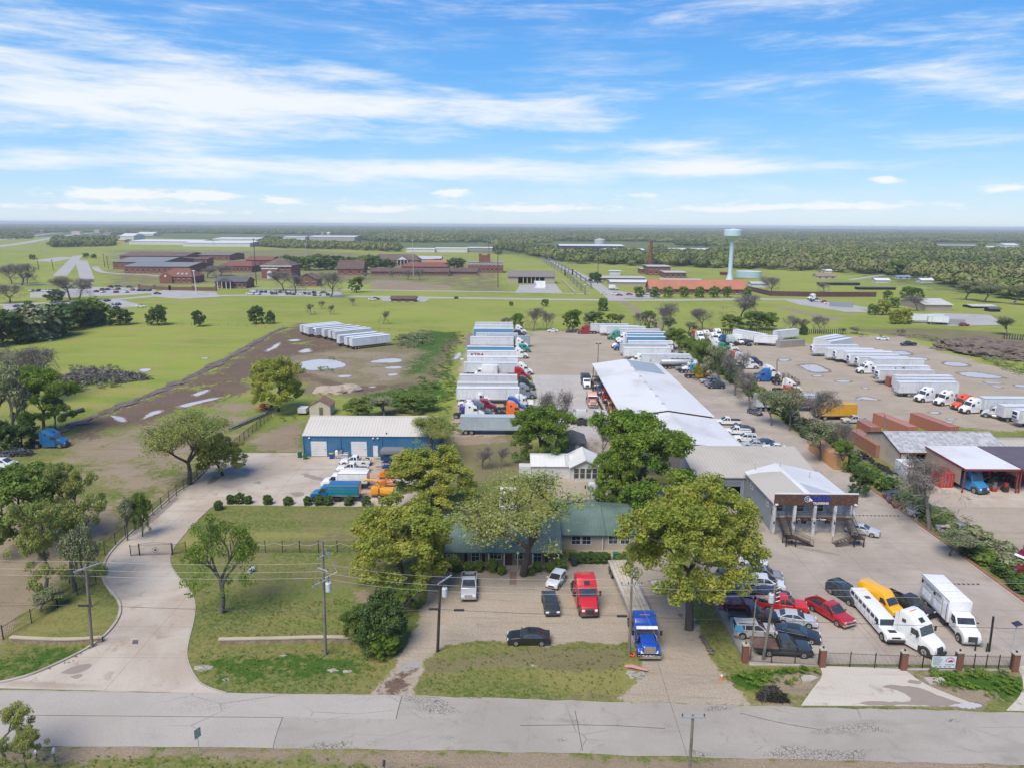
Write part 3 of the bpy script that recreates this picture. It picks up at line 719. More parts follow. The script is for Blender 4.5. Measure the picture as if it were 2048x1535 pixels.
def make_suv(L=4.9,W=1.95,H=1.78,mini=False):
 h=L/2
 hood=.95 if mini else 1.10
 body=[(-h+.1,.40),(-h,.6),(-h+.03,1.05),(-h+.1,1.14),(h-1.35,1.12),(h-.45,hood),(h-.1,.86),(h,.55),(h-.1,.32),(h-.9,.27),(-h+.8,.27)]
 cab=[(-h+.02,1.10),(-h+.35,H-.06),(h-2.25,H),(h-1.2+(.25 if mini else 0),1.09)]
 zt=H-.10
 panes=[[(h-1.5,1.17),(h-2.2,zt),(h-2.65,zt),(h-2.65,1.17)],[(h-2.75,1.17),(h-2.75,zt),(h-3.6,zt),(h-3.6,1.17)],[(h-3.7,1.17),(h-3.7,zt),(-h+.5,zt-.04),(-h+.3,1.2)]]
 wb=(h-.95,-h+1.0)
 spec,hw,a,b=car_spec(W,body,cab,wb,'suv',belt=1.09,top=H,tum=.15,panes=panes,roofrail=not mini)
 return finish(spec,hw,wb,'suv',h,-h,.85,1.0,(h-1.6,1.2),.68,doors=((h-2.55,.98),(h-3.5,.98)))
def make_pickup(ext=0.0,junk=False,chrome=True,cover=False,flat=False):
 h=2.95
 xb=-.55-ext*.0
 body=[(-h,.55),(-h,.72),(xb,.74),(xb,1.12),(h-1.45,1.12),(h-.35,1.06),(h-.06,.95),(h,.62),(h-.08,.38),(h-.9,.34),(-h+.6,.40)]
 cab=[(xb-.02,1.10),(xb+.12,1.84),(h-2.45,1.88),(h-1.4,1.10)]
 panes=[[(h-1.7,1.17),(h-2.4,1.76),(h-2.72,1.78),(h-2.72,1.17)],[(h-2.82,1.17),(h-2.82,1.78),(xb+.28,1.75),(xb+.2,1.17)]]
 wb=(h-1.0,-h+1.25)
 spec,hw,a,b=car_spec(2.0,body,cab,wb,'suv',belt=1.10,top=1.88,tum=.14,panes=panes,taper=.05)
 m=MB()
 if flat:
  m.box(-h-.35,xb-.1,-1.12,1.12,.92,1.02,1)
  for s in(-1,1):m.box(-h-.35,xb-.1,s*1.12-.03,s*1.12+.03,.90,1.08,0)
  m.box(xb-.14,xb-.08,-1.1,1.1,1.0,1.75,0)if False else None
  for y in(-1.08,-.4,.4,1.08):m.box(xb-.14,xb-.08,y-.03,y+.03,1.0,1.72,0)
  m.box(xb-.15,xb-.07,-1.1,1.1,1.68,1.76,0)
  spec.append(('flat_bed',m.mesh('flat_bed',[CHASSIS,mat('rusty_deck',(.13,.075,.05,1),rough=.8,col2=(.2,.13,.09,1),var=.4)]),(0,0,0),[]))
 else:
  for s in(-1,1):
   m.prism([(-h,.70),(xb-.04,.70),(xb-.04,1.16),(-h,1.14)],s*.985,0,.02,None,2,s*.90)if s>0 else m.prism([(-h,.70),(xb-.04,.70),(xb-.04,1.16),(-h,1.14)],-.90,0,.02,None,2,-.985)
  m.box(-h,-h+.08,-.9,.9,.72,1.13,0)
  m.box(xb-.10,xb-.02,-.9,.9,.72,1.13,0)
  m.box(-h+.08,xb-.1,-.9,.9,.745,.765,1)
  if junk:
   r=random.Random(3)
   for k in range(16):
    x,y=r.uniform(-h+.3,xb-.4),r.uniform(-.7,.7)
    m.box(x-r.uniform(.1,.35),x+r.uniform(.1,.35),y-r.uniform(.08,.25),y+r.uniform(.08,.25),.76,.8+r.uniform(.15,.6),r.choice((1,2,3)))
  if cover:m.box(-h+.04,xb-.04,-.93,.93,1.14,1.19,1)
  spec.append(('cargo_bed',m.mesh('cargo_bed',[PAINT,BLACKP,PALLOY,WOODB],True),(0,0,0),[]))
 spec.append(('front_bumper',MB().prism([(h-.2,.42),(h+.06,.42),(h+.06,.66),(h-.2,.66)],.97,0,.03).mesh('front_bumper',CHROME if chrome else BLACKP,True),(0,0,0),[]))
 return finish(spec,hw,wb,'suv',h+.02,-h,.88,.95,(h-1.75,1.25),.88,mirror=MIRR,doors=((h-2.62,1.0),(xb+.35,1.0)),chrome=chrome)
def make_van():
 h=3.0
 body=[(-h,.42),(-h,1.2),(-h+.02,1.32),(h-1.1,1.30),(h-.3,1.12),(h-.02,.9),(h,.5),(h-.1,.34),(-h+.5,.32)]
 cab=[(-h,1.28),(-h+.12,2.70),(h-2.1,2.66),(h-.75,1.26)]
 panes=[[(h-1.15,1.36),(h-1.75,1.98),(h-2.3,1.98),(h-2.3,1.36)]]
 wb=(h-1.0,-h+1.15)
 spec,hw,a,b=car_spec(2.06,body,cab,wb,'suv',belt=1.28,top=2.7,tum=.13,panes=panes,taper=.05,bev=.1)
 f0,f1=(h-.86,1.36),(h-1.52,2.02)
 w=lambda x,z:hw*(.955-.13*(z-1.28)/1.42)
 spec[1]=('windshield',panel([(f0[0]+.02,-w(*f0)*.9,f0[1]),(f0[0]+.02,w(*f0)*.9,f0[1]),(f1[0]+.02,w(*f1)*.88,f1[1]),(f1[0]+.02,-w(*f1)*.88,f1[1])],.03).mesh('windshield',GLASS),(0,0,0),[])
 return finish(spec,hw,wb,'suv',h,-h,.92,1.3,(h-1.35,1.5),.66,mirror=MIRR,doors=((h-2.2,1.12),))
def make_limo():
 h=4.85
 body=[(-h,.62),(-h,1.28),(h-2.0,1.26),(h-.12,1.22),(h,1.1),(h,.62),(h-.1,.48),(-h+.1,.48)]
 cab=[(-h+.02,1.25),(-h+.16,1.98),(h-2.35,1.98),(h-1.95,1.25)]
 panes=[[(h-2.18,1.34),(h-2.42,1.84),(h-3.1,1.84),(h-3.1,1.34)]]
 x=h-3.35
 while x-.85>-h+.3:
  panes.append([(x,1.42),(x,1.82),(x-.78,1.82),(x-.78,1.42)]);x-=1.02
 wb=(h-1.05,-h+1.1)
 spec,hw,a,b=car_spec(2.08,body,cab,wb,'big',belt=1.25,top=1.98,tum=.10,panes=panes,taper=.02,bev=.05)
 m=MB();m.box(-.3,.3,-.3,.3,0,.03)
 spec.append(('sunroof',m.mesh('sunroof',GLASS),(-h+2.6,0,1.99),[]))
 spec.append(('hood_vent',MB().box(-.28,.28,-.42,.42,0,.03).mesh('hood_vent',BLACKP),(h-.95,0,1.235),[]))
 spec.append(('front_bumper',MB().prism([(h-.1,.5),(h+.12,.52),(h+.12,.8),(h-.1,.8)],.98,0,.03).mesh('front_bumper',BLACKP,True),(0,0,0),[]))
 return finish(spec,hw,wb,'big',h+.02,-h,1.02,1.1,(h-2.25,1.45),1.0,mirror=MIRR,doors=((h-2.95,1.1),))
SEMI_W=1.22
def make_tractor(style='aero',sleeper=1.9,rear=True):
 """conventional highway tractor; style aero (tall curved roof), flat (low sleeper) or classic (long square hood, chrome)"""
 m=MB()
 xb=-.55 if sleeper else .75
 xf=3.75
 H={'aero':3.85,'flat':3.0,'classic':3.35}[style]
 if not sleeper:xb,H=.75,2.85
 if style=='aero' and sleeper:
  prof=[(xb,.95),(xb,H-.05),(xb+.55,H),(xb+1.25,H-.14),(1.50,3.06),(1.80,2.90),(2.22,1.92),(2.22,.95)]
 elif style=='classic':
  prof=[(xb-.3,.95),(xb-.3,H),(xb+1.3,H-.03),(xb+1.75,2.92),(1.55,2.82),(1.72,1.98),(1.72,.95)]
 else:
  prof=[(xb,.95),(xb,H),(xb+.3,H+.02),(1.5,H-.1),(1.72,2.65),(2.1,1.95),(2.1,.95)]
 fy=lambda x,z:1-.05*max(0,x-1.2)-.05*max(0,z-2.6)
 m.prism(prof,SEMI_W,0,.09,fy,2)
 xw=prof[-1][0]
 cab=m.mesh('cab',[PAINT,BLACKP],True)
 spec=[('cab',cab,(0,0,0),[])]
 hm=MB()
 if style=='classic':
  hm.prism([(xw-.05,.95),(xw-.05,1.98),(xf-.1,1.80),(xf,1.70),(xf,.95)],.78,0,.06)
  for s in(-1,1):
   hm.prism([(2.35,.95),(2.5,1.28),(2.8,1.40),(3.35,1.36),(3.72,1.1),(3.74,.85),(3.5,.85),(3.3,1.0),(2.6,.95)],s*1.2 if s>0 else-.74,0,.05,None,2,.74 if s>0 else-1.2)
 else:
  hm.prism([(xw-.05,.75),(xw-.05,1.96),(2.9,1.72),(3.55,1.38),(3.72,1.12),(3.76,.62),(3.5,.5)],1.16,0,.12,lambda x,z:1-.16*max(0,x-2.2)/1.5-.10*max(0,z-1.2),3)
  for s in(-1,1):hm.cyl((2.72,s*1.0,.53),(2.72,s*1.165,.53),.66,18,1)
 spec.append(('hood',hm.mesh('hood',[PAINT,BLACKP],True),(0,0,0),[]))
 wz0,wz1=2.0,(2.84 if style=='aero' and sleeper else 2.70 if style=='classic' else 2.6)
 pa,pb=(prof[-3],prof[-2])if style!='aero' or not sleeper else(prof[-3],prof[-2])
 tt=lambda z:pb[0]+(pa[0]-pb[0])*(z-pb[1])/(pa[1]-pb[1])
 q_=lambda z,k:(tt(z)+.0,SEMI_W*fy(tt(z),z)*k,z)
 spec.append(('windshield',panel([q_(wz0,-.9),q_(wz0,.9),q_(wz1,.86),q_(wz1,-.86)],.02).mesh('windshield',GLASS),(0,0,0),[]))
 xs0,xs1=(1.05,tt(2.05)-.12)
 sw=[(xs0,1.92),(xs1,2.0),(tt(2.6)-.14,2.55),(xs0,2.6)]
 for s in(-1,1):
  a=[(x,s*SEMI_W*fy(x,z),z)for x,z in sw]
  spec.append(('side_window',panel(a if s<0 else a[::-1],.014).mesh('side_window',GLASS),(0,0,0),[]))
  if sleeper:
   zz=2.72 if style=='aero' else 2.05
   a=[(x,s*SEMI_W*fy(x,z),z)for x,z in((xb+.45,zz),(xb+.9,zz),(xb+.9,zz+.36),(xb+.45,zz+.36))]
   spec.append(('sleeper_window',panel(a if s<0 else a[::-1],.014).mesh('sleeper_window',GLASS),(0,0,0),[]))
 if style=='classic':
  g=MB().prism([(xf,.9),(xf+.06,.9),(xf+.06,1.68),(xf,1.72)],.62,0,.03)
  for k in range(11):g.box(xf+.055,xf+.075,-.55+k*.11-.02,-.55+k*.11+.02,.95,1.62,0)
  spec.append(('grille',g.mesh('grille',CHROME),(0,0,0),[]))
  spec.append(('bumper',MB().prism([(xf-.05,.35),(xf+.16,.38),(xf+.16,.74),(xf-.05,.78)],1.2,0,.04).mesh('bumper',CHROME,True),(0,0,0),[]))
  spec+=both('exhaust_stack',MB().cyl((0,0,.9),(0,0,3.7),.085,10).mesh('exhaust_stack',CHROME),(xb+1.52-.9,1.3,0))
  spec+=both('air_cleaner',MB().cyl((0,0,1.3),(0,0,2.05),.17,10).mesh('air_cleaner',CHROME),(1.95,.98,0))
  spec.append(('sun_visor',MB().prism([(1.62,2.74),(1.95,2.66),(1.95,2.72),(1.62,2.86)],1.15).mesh('sun_visor',LAMPW),(0,0,0),[]))
 else:
  spec.append(('grille',MB().prism([(3.68,.62),(3.79,.62),(3.76,1.1),(3.6,1.3)],.5,0,.03).mesh('grille',BLACKP if style=='aero' else CHROME),(0,0,0),[]))
  spec.append(('bumper',MB().prism([(3.3,.28),(3.84,.3),(3.86,.58),(3.4,.64)],1.12,0,.07,lambda x,z:1-.08*max(0,x-3.5)).mesh('bumper',BLACKP if style=='flat' else CHASSIS,True),(0,0,0),[]))
 spec+=both('headlight',MB().prism([(-.12,-.12),(.08,-.12),(.02,.13),(-.16,.13)],.17,0,.03).mesh('headlight',LAMPW),(3.69,.76,1.02))
 mm=MB();mm.box(-.06,.06,-.12,.12,-.28,.28,0);mm.tube([(0,-.05,.2),(-.1,-.32,.2)],.02,5,0)
 spec+=[('mirror',mm.mesh('mirror',BLACKP),(2.0,1.52,2.25),[]),('mirror',MB().box(-.06,.06,-.12,.12,-.28,.28).mesh('mirror',BLACKP),(2.0,-1.52,2.25),[])]
 tank=MB().cyl((-.75,0,0),(.75,0,0),.32,16).mesh('fuel_tank',PALLOY,True)
 if style=='aero' and sleeper:
  spec+=both('side_skirt',MB().prism([(xb-.1,.32),(2.0,.32),(2.0,1.0),(xb-.1,1.0)],.05,0,.02).mesh('side_skirt',PAINT,True),(0,1.17,0))
  spec+=both('side_fairing',MB().prism([(-.5,1.0),(0,1.0),(0,3.6),(-.35,3.5)],.03).mesh('side_fairing',PAINT),(xb,1.19,0))
 else:spec+=both('fuel_tank',tank,(.75,.98,.68))
 cm=MB()
 for s in(-1,1):cm.box(-3.75,3.4,s*.43-.05,s*.43+.05,.72,.98,0)
 for x in(-3.7,-2.9,-1.7,-.8):cm.box(x-.06,x+.06,-.43,.43,.74,.94,0)
 for x in(-3.05,-1.75):cm.cyl((x,-.9,.52),(x,.9,.52),.11,8,0)
 for s in(-1,1):
  for x in(-3.78,-2.4):cm.box(x-.02,x+.02,s*.65-.3,s*.65+.3,.25,.95,0)
 cm.box(-1.0,-.75,-.5,.5,.95,1.25,0)
 spec.append(('chassis',cm.mesh('chassis',CHASSIS),(0,0,0),[]))
 spec.append(('fifth_wheel',MB().prism([(-.55,0),(.35,0),(.25,.14),(-.5,.06)],.45,0,.02).mesh('fifth_wheel',CHASSIS),(-2.45,0,1.0),[]))
 if sleeper and style=='aero':
  spec.append(('roof_window',MB().prism([(1.52,3.10),(1.1,3.42),(1.12,3.46),(1.55,3.14)],.34).mesh('roof_window',GLASS),(-.02,0,.0),[]))
 spec.append(('marker_lights',MB().box(-.03,.03,-.55,.55,0,.05).mesh('marker_lights',LAMPA),(xb+.75,0,H),[]))
 for s in(-1,1):
  y_=s*SEMI_W
  dm=MB().box(xs0-.1,xs0+.92,min(y_,y_+s*.012),max(y_,y_+s*.012),1.02,1.88).mesh('door',PAINT)
  hm_=MB().box(xs0-.02,xs0+.16,min(y_,y_+s*.04),max(y_,y_+s*.04),1.70,1.76).mesh('handle',BLACKP)
  spec.append(('door',dm,(0,0,0),[('handle',hm_,(0,0,0))]))
 spec+=wheels('truck',[(2.72,1.02,.52),(2.72,-1.02,.52)])+wheels('dual',[(x,s*.92,.51)for x in(-1.75,-3.05)for s in(1,-1)])
 return spec
def make_trailer(L=16.15,H=4.11,reefer=False,stripe=None,gear=True,axles=2,name='trailer'):
 """box trailer, nose at +x"""
 h=L/2
 m=MB()
 m.prism([(-h,1.14),(h,1.14),(h,H),(-h,H)],1.29,0,.035)
 for s in(-1,1):
  for k in range(int(L/1.22)+1):m.box(-h+.05+k*1.22,-h+.08+k*1.22,s*1.292,s*1.302,1.2,H-.1,0)
  m.box(-h,h,s*1.29,s*1.308,1.12,1.24,1);m.box(-h,h,s*1.29,s*1.308,H-.13,H-.02,1)
 body=m.mesh('box',[TPAINT,PALLOY],False)
 spec=[('box',body,(0,0,0),[])]
 d=MB()
 for y in(-.62,.62):d.box(-h-.03,-h-.002,y-.6,y+.6,1.22,H-.12,0)
 for y in(-.9,-.35,.35,.9):d.cyl((-h-.05,y,1.25),(-h-.05,y,H-.15),.018,5,1)
 d.box(-h-.012,-h,-1.29,1.29,1.13,H,1)
 spec.append(('rear_door',d.mesh('rear_door',[TPAINT,PALLOY]),(0,0,0),[]))
 u=MB()
 for s in(-1,1):
  u.box(-h+.1,h-.3,s*.5-.05,s*.5+.05,.95,1.14,0)
  if gear:u.box(h-2.6,h-2.45,s*.75-.08,s*.75+.08,.12,1.14,0);u.box(h-2.7,h-2.35,s*.75-.14,s*.75+.14,0,.12,0)
  u.box(-h+.1,-h+.16,s*.55-.05,s*.55+.05,.5,1.14,0)
  for ax in range(axles):u.box(-h+1.1+ax*1.25,-h+1.3+ax*1.25,s*.48-.06,s*.48+.06,.5,1.0,0)
 u.box(-h+.08,-h+.18,-1.2,1.2,.48,.6,0)
 for k in range(int(L/1.2)):u.box(-h+.4+k*1.2,-h+.48+k*1.2,-1.2,1.2,1.02,1.13,0)
 spec.append(('undercarriage',u.mesh('undercarriage',CHASSIS),(0,0,0),[]))
 if reefer:
  r=MB();r.prism([(h,1.9),(h+.42,2.0),(h+.42,H-.35),(h,H-.2)],1.02,0,.06)
  r.box(h+.421,h+.44,-.8,.8,2.9,H-.5,1);r.box(h+.421,h+.44,-.8,.8,2.15,2.6,1)
  spec.append(('cooling_unit',r.mesh('cooling_unit',[LAMPW,mat('dark_blue_grille',(.02,.025,.06,1),rough=.6)],True),(0,0,0),[]))
 if stripe:
  for s in(-1,1):spec.append(('side_panel',MB().box(-h+.1,h-.1,s*1.306-.006,s*1.306+.006,1.26,H-.16).mesh('side_panel',stripe),(0,0,0),[]))
 spec+=wheels('semi',[(-h+1.2+ax*1.25,s*.97,.52)for ax in range(axles)for s in(1,-1)])
 return spec
def make_boxtruck(L=7.0,boxH=3.6,boxz=1.0,conv=True,boxL=None,decals=False):
 """straight truck with a van body; conv = truck bonnet, else van-type cutaway cab"""
 bl=boxL or L*.66
 x0=-L/2;x1=x0+bl
 m=MB();m.prism([(x0,boxz),(x1,boxz),(x1,boxH),(x0,boxH)],1.25,0,.05)
 for s in(-1,1):m.box(x0,x1,s*1.25,s*1.265,boxz,boxz+.14,1);m.box(x0,x1,s*1.25,s*1.262,boxH-.1,boxH,1)
 spec=[('cargo_box',m.mesh('cargo_box',[TPAINT,PALLOY],True),(0,0,0),[])]
 xc=x1+.1
 xf=L/2
 top=2.55 if conv else 2.25
 c=MB();c.prism([(xc,.8),(xc,top),(xc+1.0,top-.03),(xc+1.55,1.75),(xc+1.55,.8)],1.08,0,.09,lambda x,z:1-.07*max(0,z-1.7),2)
 c.prism([(xc+1.4,.55),(xc+1.4,1.72),(xf-.45,1.5),(xf-.08,1.25),(xf,.95),(xf,.45),(xf-.2,.4)],1.06,0,.12,lambda x,z:1-.14*max(0,(x-xc-1.6))/max(.5,xf-xc-1.6),3)
 wx=xf-.95
 for s in(-1,1):c.cyl((wx,s*.9,.5),(wx,s*1.04,.5),.6,16,1)
 spec.append(('cab',c.mesh('cab',[PAINT,BLACKP],True),(0,0,0),[]))
 z0,z1=1.82,top-.16
 xx=lambda z:xc+1.55-.55*(z-1.75)/(top-.03-1.75)
 spec.append(('windshield',panel([(xx(z0),-.95,z0),(xx(z0),.95,z0),(xx(z1),.9,z1),(xx(z1),-.9,z1)],.02).mesh('windshield',GLASS),(0,0,0),[]))
 for s in(-1,1):
  a=[(xc+.3,s*1.075,1.72),(xc+1.35,s*1.07,1.78),(xc+.98,s*1.03,z1),(xc+.3,s*1.03,z1)]
  spec.append(('side_window',panel(a if s<0 else a[::-1],.014).mesh('side_window',GLASS),(0,0,0),[]))
 u=MB()
 for s in(-1,1):u.box(x0+.05,xf-.4,s*.43-.05,s*.43+.05,.7,1.0,0)
 u.box(x0-.05,x0+.1,-1.1,1.1,.5,.66,0)
 u.cyl((x0+1.6,-.8,.5),(x0+1.6,.8,.5),.1,8,0)
 for s in(-1,1):u.box(x1-1.9,x1-.7,s*.9-.25,s*.9+.25,.45,.85,0)
 spec.append(('chassis',u.mesh('chassis',CHASSIS),(0,0,0),[]))
 spec.append(('grille',MB().prism([(xf-.04,.62),(xf+.03,.62),(xf-.02,1.2),(xf-.14,1.22)],.5).mesh('grille',BLACKP),(0,0,0),[]))
 spec.append(('bumper',MB().prism([(xf-.2,.38),(xf+.1,.4),(xf+.1,.6),(xf-.2,.62)],1.08,0,.04).mesh('bumper',PALLOY,True),(0,0,0),[]))
 spec+=both('headlight',LAMP,(xf-.06,.74,.95))+both('mirror',MIRR,(xc+1.3,1.3,1.9))
 spec.append(('rear_door',MB().box(x0-.02,x0-.002,-1.1,1.1,boxz+.1,boxH-.12).mesh('rear_door',PALLOY),(0,0,0),[]))
 spec+=wheels('big',[(wx,s*.95,.48)for s in(1,-1)])+wheels('dual',[(x0+1.6,s*.9,.51)for s in(1,-1)])
 return spec
def make_container(L=12.2,H=2.6):
 h=L/2
 m=MB()
 m.box(-h+.06,h-.06,-1.18,1.18,.12,H-.08,0)
 n=int(L/.28)
 for s in(-1,1):
  for k in range(n):m.box(-h+.18+k*.28,-h+.32+k*.28,s*1.18,s*1.212,.18,H-.12,0)
 for x in(-h,h-.12):
  for y in(-1.22,1.1):m.box(x,x+.12,y,y+.12,0,H,0)
 for z in(0,H-.12):
  for s in(-1,1):m.box(-h+.12,h-.12,s*1.16-.05,s*1.16+.05,z,z+.11,0)
  for x in(-h+.02,h-.1):m.box(x,x+.08,-1.1,1.1,z,z+.11,0)
 d=MB()
 for y in(-.56,.56):d.box(-h-.02,-h+.055,y-.52,y+.52,.14,H-.14,0)
 for y in(-.85,-.3,.3,.85):d.cyl((-h-.05,y,.15),(-h-.05,y,H-.15),.02,5,1)
 return[('container_shell',m.mesh('container_shell',TPAINT),(0,0,0),[]),('door',d.mesh('door',[TPAINT,PALLOY]),(0,0,0),[])]
def make_far_car():
 """a car some five pixels long: body, glass and wheels in one mesh"""
 m=MB()
 m.prism([(-2.35,.35),(-2.4,.9),(-1.6,1.0),(.9,.98),(2.2,.8),(2.35,.4)],.9,0,.06)
 m.prism([(-1.8,.97),(-1.2,1.48),(.2,1.48),(1.1,.96)],.82,1,.05,lambda x,z:1-.2*max(0,z-1))
 m.box(-1.25,.2,-.66,.66,1.47,1.50,0)
 for x in(-1.4,1.4):m.cyl((x,-.92,.33),(x,.92,.33),.33,10,2)
 return m.mesh('car',[PAINT,GLASS,TYRE],True)
FARCAR=make_far_car()
SP=dict(sedan=make_sedan(),hatch=make_hatch(),suv=make_suv(),minivan=make_suv(5.0,1.98,1.75,True),pickup=make_pickup(),pickup_black=make_pickup(chrome=False),pickup_cover=make_pickup(cover=True),pickup_junk=make_pickup(junk=True,chrome=False),flatbed_pickup=make_pickup(flat=True,chrome=False),van=make_van(),limo=make_limo(),aero=make_tractor('aero'),flat=make_tractor('flat'),classic=make_tractor('classic'),daycab=make_tractor('flat',0),trailer=make_trailer(),reefer=make_trailer(reefer=True),short_trailer=make_trailer(8.6,3.9,axles=1),blue_trailer=make_trailer(stripe=mat('blue_side_panel',(.10,.30,.46,1),rough=.5,var=.15)),box=make_boxtruck(),bigbox=make_boxtruck(9.8,3.7,1.05,True,6.6),cube=make_boxtruck(6.8,3.4,.85,False,4.5),chip=make_boxtruck(8.2,3.0,1.15,True,5.1),container=make_container(),container20=make_container(6.1))
NAMEOF=dict(sedan=('sedan','car'),hatch=('hatchback','car'),suv=('suv','car'),minivan=('minivan','car'),pickup=('pickup_truck','pickup truck'),pickup_black=('pickup_truck','pickup truck'),pickup_cover=('pickup_truck','pickup truck'),pickup_junk=('pickup_truck','pickup truck'),flatbed_pickup=('flatbed_pickup','pickup truck'),van=('cargo_van','van'),limo=('limousine','limousine'),aero=('semi_tractor','truck'),flat=('semi_tractor','truck'),classic=('semi_tractor','truck'),daycab=('semi_tractor','truck'),trailer=('box_trailer','trailer'),reefer=('refrigerated_trailer','trailer'),short_trailer=('box_trailer','trailer'),blue_trailer=('box_trailer','trailer'),box=('box_truck','truck'),bigbox=('box_truck','truck'),cube=('box_truck','truck'),chip=('chip_truck','truck'),container=('shipping_container','container'),container20=('shipping_container','container'))
ZC=dict(sedan=.7,hatch=.7,suv=.85,minivan=.85,van=1.3,limo=1.0,aero=1.8,flat=1.5,classic=1.7,daycab=1.4,trailer=2.4,reefer=2.4,short_trailer=2.2,blue_trailer=2.4,box=1.8,bigbox=1.9,cube=1.7,chip=1.6,container=1.3,container20=1.3)
def put(kd,px,py,yaw,col,label,group=None,zc=None,scale=None):
 """place a vehicle whose middle the photograph shows at (px, py)"""
 x,y=G(px,py,ZC.get(kd,.85)if zc is None else zc)
 n,c=NAMEOF[kd]
 return spawn(SP[kd],n,label,c,(x,y,0.012),R_(yaw),group,col,scale)
def row(kd,px,py,end,col,label,group,z=4.1,yaw=0.0,L=16.15,flip=False):
 """trailer given by the photograph pixel of the upper corner of its side facing the camera: end -1 its left end, +1 its right end"""
 x,y=G(px,py,z)
 a=R_(yaw)
 x+=-end*L/2*math.cos(a)-1.29*math.sin(a)
 y+=-end*L/2*math.sin(a)+1.29*math.cos(a)
 n,c=NAMEOF[kd]
 k_=rnd.uniform(.84,1.04)
 return spawn(SP[kd],n,label,c,(x,y,.012),a+(math.pi if flip else 0)+R_(rnd.uniform(-.7,.7)),group,[q_*k_ for q_ in col])
def cab(kd,px,py,yaw,col,label,group=None,zc=None,back=1.6):
 """tractor given by the photograph pixel of the middle of its cab and bonnet"""
 x,y=G(px,py,ZC[kd]if zc is None else zc)
 a=R_(yaw)
 n,c=NAMEOF[kd]
 return spawn(SP[kd],n,label,c,(x-back*math.cos(a),y-back*math.sin(a),.012),a,group,col)
def line(kd,rear,front,col,label,group=None):
 """vehicle given by photograph pixels on the ground under its two ends"""
 (ax,ay),(bx,by)=G(*rear),G(*front)
 n,c=NAMEOF[kd]
 return spawn(SP[kd],n,label,c,((ax+bx)/2,(ay+by)/2,.012),math.atan2(by-ay,bx-ax),group,col)
# --- vehicles, near
Gq='cars in front of the green-roofed house'
put('pickup',938,1168,-88,SILVER,'silver pickup truck parked nose out before the green-roofed house',Gq)
put('hatch',1113,1156,-114,WHITE,'small white hatchback parked askew beside the red truck',Gq)
put('sedan',1101,1203,-86,(.03,.035,.04),'black car parked nose out just below the white hatchback',Gq)
put('sedan',1057,1271,180,BLACK,'black sedan parked side-on along the lawn edge facing left',Gq)
cab('aero',1174,1190,-86,RED,'bright red sleeper truck parked alone on the gravel in front of the house')
line('classic',(1272,1238),(1301,1330),ROYAL,'royal blue long-nosed truck with chrome grille pulling the wooden flatbed trailer')
_a,_b=G(1234,1122,1.2),G(1288,1243,1.2)
_yaw=math.atan2(_b[1]-_a[1],_b[0]-_a[0])
_L=math.hypot(_b[0]-_a[0],_b[1]-_a[1])
ft=thing('flatbed_trailer','long wood-decked flatbed trailer behind the royal blue truck','trailer',((_a[0]+_b[0])/2,(_a[1]+_b[1])/2,.012),_yaw)
m=MB()
for k in range(5):m.box(-_L/2,_L/2,-1.24+k*.5,-1.24+k*.5+.47,1.36,1.42,0)
m.build('deck',[WOODB],ft)
m=MB()
for k in range(6):m.box(-_L/2,_L/2,-1.27+k*.5,-1.245+k*.5,1.36,1.425,0)
for s in(-1,1):m.box(-_L/2,_L/2,s*1.27-.03,s*1.27+.03,1.22,1.44,1);m.box(-_L/2+.3,_L/2-.5,s*.45-.06,s*.45+.06,.85,1.36,0)
for k in range(int(_L/.6)):m.box(-_L/2+.2+k*.6,-_L/2+.26+k*.6,-1.2,1.2,1.24,1.355,0)
m.box(-_L/2-.06,-_L/2,-1.25,1.25,1.15,1.42,1);m.box(_L/2-3.2,_L/2-3.1,-1.2,1.2,1.425,1.46,1)
m.build('frame',[CHASSIS,PALLOY],ft)
for n_,me_,p_,sb_ in wheels('semi',[(-_L/2+1.0+ax*1.3,s*.95,.52)for ax in(0,1)for s in(1,-1)]):
 o=link(n_,me_,ft,p_)
 for a_,b_,c_ in sb_:link(a_,b_,o,c_)
Gl='cars crowded along the left fence of the concrete lot'
put('flatbed_pickup',1566,1290,-5,(.03,.04,.045),'black crew-cab pickup with a rusty flat bed behind the iron fence',Gl)
put('sedan',1596,1264,-19,(.02,.025,.03),'glossy black sedan between the flatbed pickup and the silver coupe',Gl)
put('sedan',1591,1234,-15,SILVER,'silver coupe parked between the black sedan and the bright red pickup',Gl)
put('pickup_junk',1564,1205,-12,(.60,.02,.015),'bright red pickup with its bed full of scrap',Gl)
put('sedan',1543,1186,-15,(.025,.03,.035),'black sedan squeezed between the white minivan and the red pickup',Gl)
put('minivan',1529,1163,-12,WHITE,'white minivan parked just above the black sedan in the crowded lot',Gl)
put('suv',1527,1146,-14,GREY,'grey car just behind the white minivan',Gl)
put('hatch',1506,1121,-25,WHITE,'white compact car half under the big oak, farther back than the minivan',Gl)
put('sedan',1493,1101,-30,(.12,.13,.14),'dark grey sedan under the edge of the oak at the top of the crowded row',Gl)
put('sedan',1427,1117,-20,(.06,.065,.07),'charcoal car almost hidden under the big oak crown',Gl)
put('sedan',1452,1101,-22,OFFW,'pale car glimpsed through the oak branches',Gl)
put('hatch',1457,1167,-10,WHITE,'white hatchback nearest the chain-link fence under the oak',Gl)
put('suv',1471,1154,-12,(.10,.11,.12),'dark grey car behind the white hatchback by the chain-link fence',Gl)
put('sedan',1466,1186,-8,(.015,.02,.02),'black sedan by the chain-link fence, above the maroon one',Gl)
put('sedan',1476,1205,-6,(.20,.01,.02),'maroon sedan by the chain-link fence',Gl)
put('pickup_black',1506,1229,-6,(.015,.016,.018),'black pickup with an empty bed by the chain-link fence',Gl)
s_=put('suv',1508,1256,-4,(.50,.48,.43),'beige suv with blue plastic taped over its rear end',Gl)
mb=MB()
